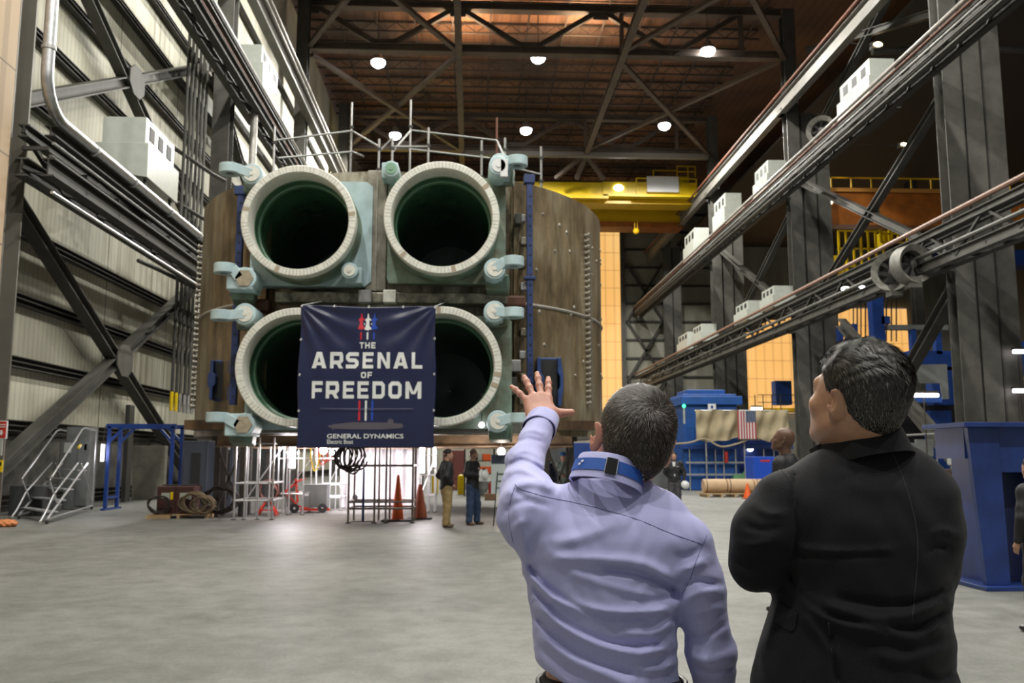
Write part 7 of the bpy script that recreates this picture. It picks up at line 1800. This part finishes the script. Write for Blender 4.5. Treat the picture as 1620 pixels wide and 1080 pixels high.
# ---- blue gantry machine in the side aisle, hung sheet
Yg = 62.0; r = wthing('aisle_gantry', 'blue gantry structure deep in the side aisle behind the dark haired man', 'gantry', (X(1420, Yg), Yg, 0))
def bx(px0, px1, py0, py1, Y, d, m, nm): a, b = W(px0, py1, Y), W(px1, py0, Y); MB().box(a[0], b[0], Y, Y + d, a[2], b[2]).build(nm, m, r)
bx(1440, 1512, 555, 585, Yg, 1, BLUEP, 'upper_beam'); bx(1478, 1512, 580, 640, Yg, 1, BLUEP, 'column'); bx(1384, 1397, 460, 560, Yg, .8, BLUEP, 'mast'); bx(1395, 1408, 500, 512, Yg, .6, BLUEP, 'bracket'); bx(1332, 1352, 518, 524, Yg, .5, BLUEP, 'arm'); bx(1328, 1334, 518, 540, Yg, .5, BLUEP, 'arm_post'); bx(1350, 1356, 512, 540, Yg, .5, BLUEP, 'arm_post'); bx(1405, 1500, 514, 521, Yg, .5, GREYM, 'walk_beam'); bx(1444, 1449, 520, 560, Yg, .5, BLUEP, 'drop_post'); bx(1482, 1488, 510, 560, Yg, .5, BLUEP, 'drop_post')
bx(1400, 1600, 640, 700, Yg + 3, 2, mat('dark machine mass', (.018, .016, .018), .7), 'lower_housing'); bx(1590, 1640, 540, 600, Yg - 10, 2, BLUEP, 'right_housing'); bx(1590, 1640, 596, 602, Yg - 11, .3, YEL, 'yellow_edge'); bx(1405, 1490, 628, 636, Yg - 1, .4, mat('lit blue edge', (.1, .25, .9), .3), 'lit_edge')
MB().box(X(1478, Yg), X(1512, Yg), Yg, Yg + 1, 0, 5).build('leg', BLUEP, r)
a, b = W(1440, 606, 55), W(1498, 577, 55); r = wthing('hung_sheet', 'pale sheet hung under the blue gantry in the side aisle', 'sheet', tuple((a + b) / 2)); MB().prism([(0, b[2]), (b[0] - a[0], b[2] + .05), (b[0] - a[0], a[2] - 1.0), (b[0] - a[0] - .4, a[2] - 1.0), (b[0] - a[0] - .5, a[2]), (.1, a[2])], (a[0], 55, 0), (1, 0, 0), (0, 0, 1), (0, .1, 0)).build('cloth', mat('pale grey sheet', (.3, .31, .3), .7), r)
# hanging chains before the amber wall
r = wthing('hanging_rods', 'thin dark hanging rods in front of the amber wall', 'rods', (X(1380, 80), 80, 17))
for px in (1350, 1356, 1362, 1369, 1376, 1383, 1402, 1410, 1418): MB().tube([W(px, 470, 80), W(px, 540, 80)], .07, 5).build('rod', BLACK, r)
# stair rail and post by amber window
r = wthing('access_platform', 'small yellow edged access platform before the amber wall', 'platform', (X(1225, 70), 70, 6))
a, b = W(1200, 650, 70), W(1252, 640, 70); MB().box(a[0], b[0] + 1, 70, 72, a[2], a[2] + .25).build('deck', YELD, r)
for px in (1199, 1212, 1226, 1240): MB().tube([(X(px, 70), 70, a[2]), (X(px, 70), 70, a[2] + 1.3)], .04, 6).build('post', BLACK, r)
for z in (.7, 1.3): MB().tube([(a[0], 70, a[2] + z), (b[0] + 1, 70, a[2] + z)], .035, 6).build('rail', BLACK, r)
for px in (1205, 1245): MB().tube([(X(px, 71), 71, 0), (X(px, 71), 71, a[2])], .08, 6).build('leg', STEELD, r)
bx0_, bx1_ = W(1228, 640, 72), W(1252, 602, 72); MB().box(bx0_[0], bx1_[0], 72, 73, bx0_[2], bx1_[2]).build('blue_cabin', BLUEP, r)
# pedestal / dark clutter masses behind the men on the right
for i, (px0, px1, py0, py1, Y, m, lab) in enumerate(((1032, 1084, 650, 772, 47, GREYM, 'pale grey machine enclosure between lilac man and blue machine'), (990, 1040, 690, 772, 50, BLUEP, 'blue crate stack behind the lilac man'), (900, 958, 700, 768, 40, BLUEP, 'blue cabinet behind the men in hard hats'), (700, 735, 712, 775, 34, mat('dark red clutter', (.12, .03, .025), .7), 'dark red locker under the hull behind the khaki man'), (860, 900, 705, 765, 40, GREYD, 'dark locker behind the white hard hat'), (395, 455, 700, 785, 33, GREYD, 'dark locker under the hull behind the scaffold'), (820, 860, 700, 770, 36, GREYD, 'dark workbench unit under the right of the hull'))):
    floorbox('machine_cabinet', lab, 'cabinet', px0, px1, py0, 725 + (py1 - 725) * 1.0, m, 1.2, .03, (('door_panel', px0 + 4, (px0 + px1) / 2 - 1, py0 + 5, py0 + (py1 - py0) * .7, m), ('door_panel', (px0 + px1) / 2 + 1, px1 - 4, py0 + 5, py0 + (py1 - py0) * .7, m)))
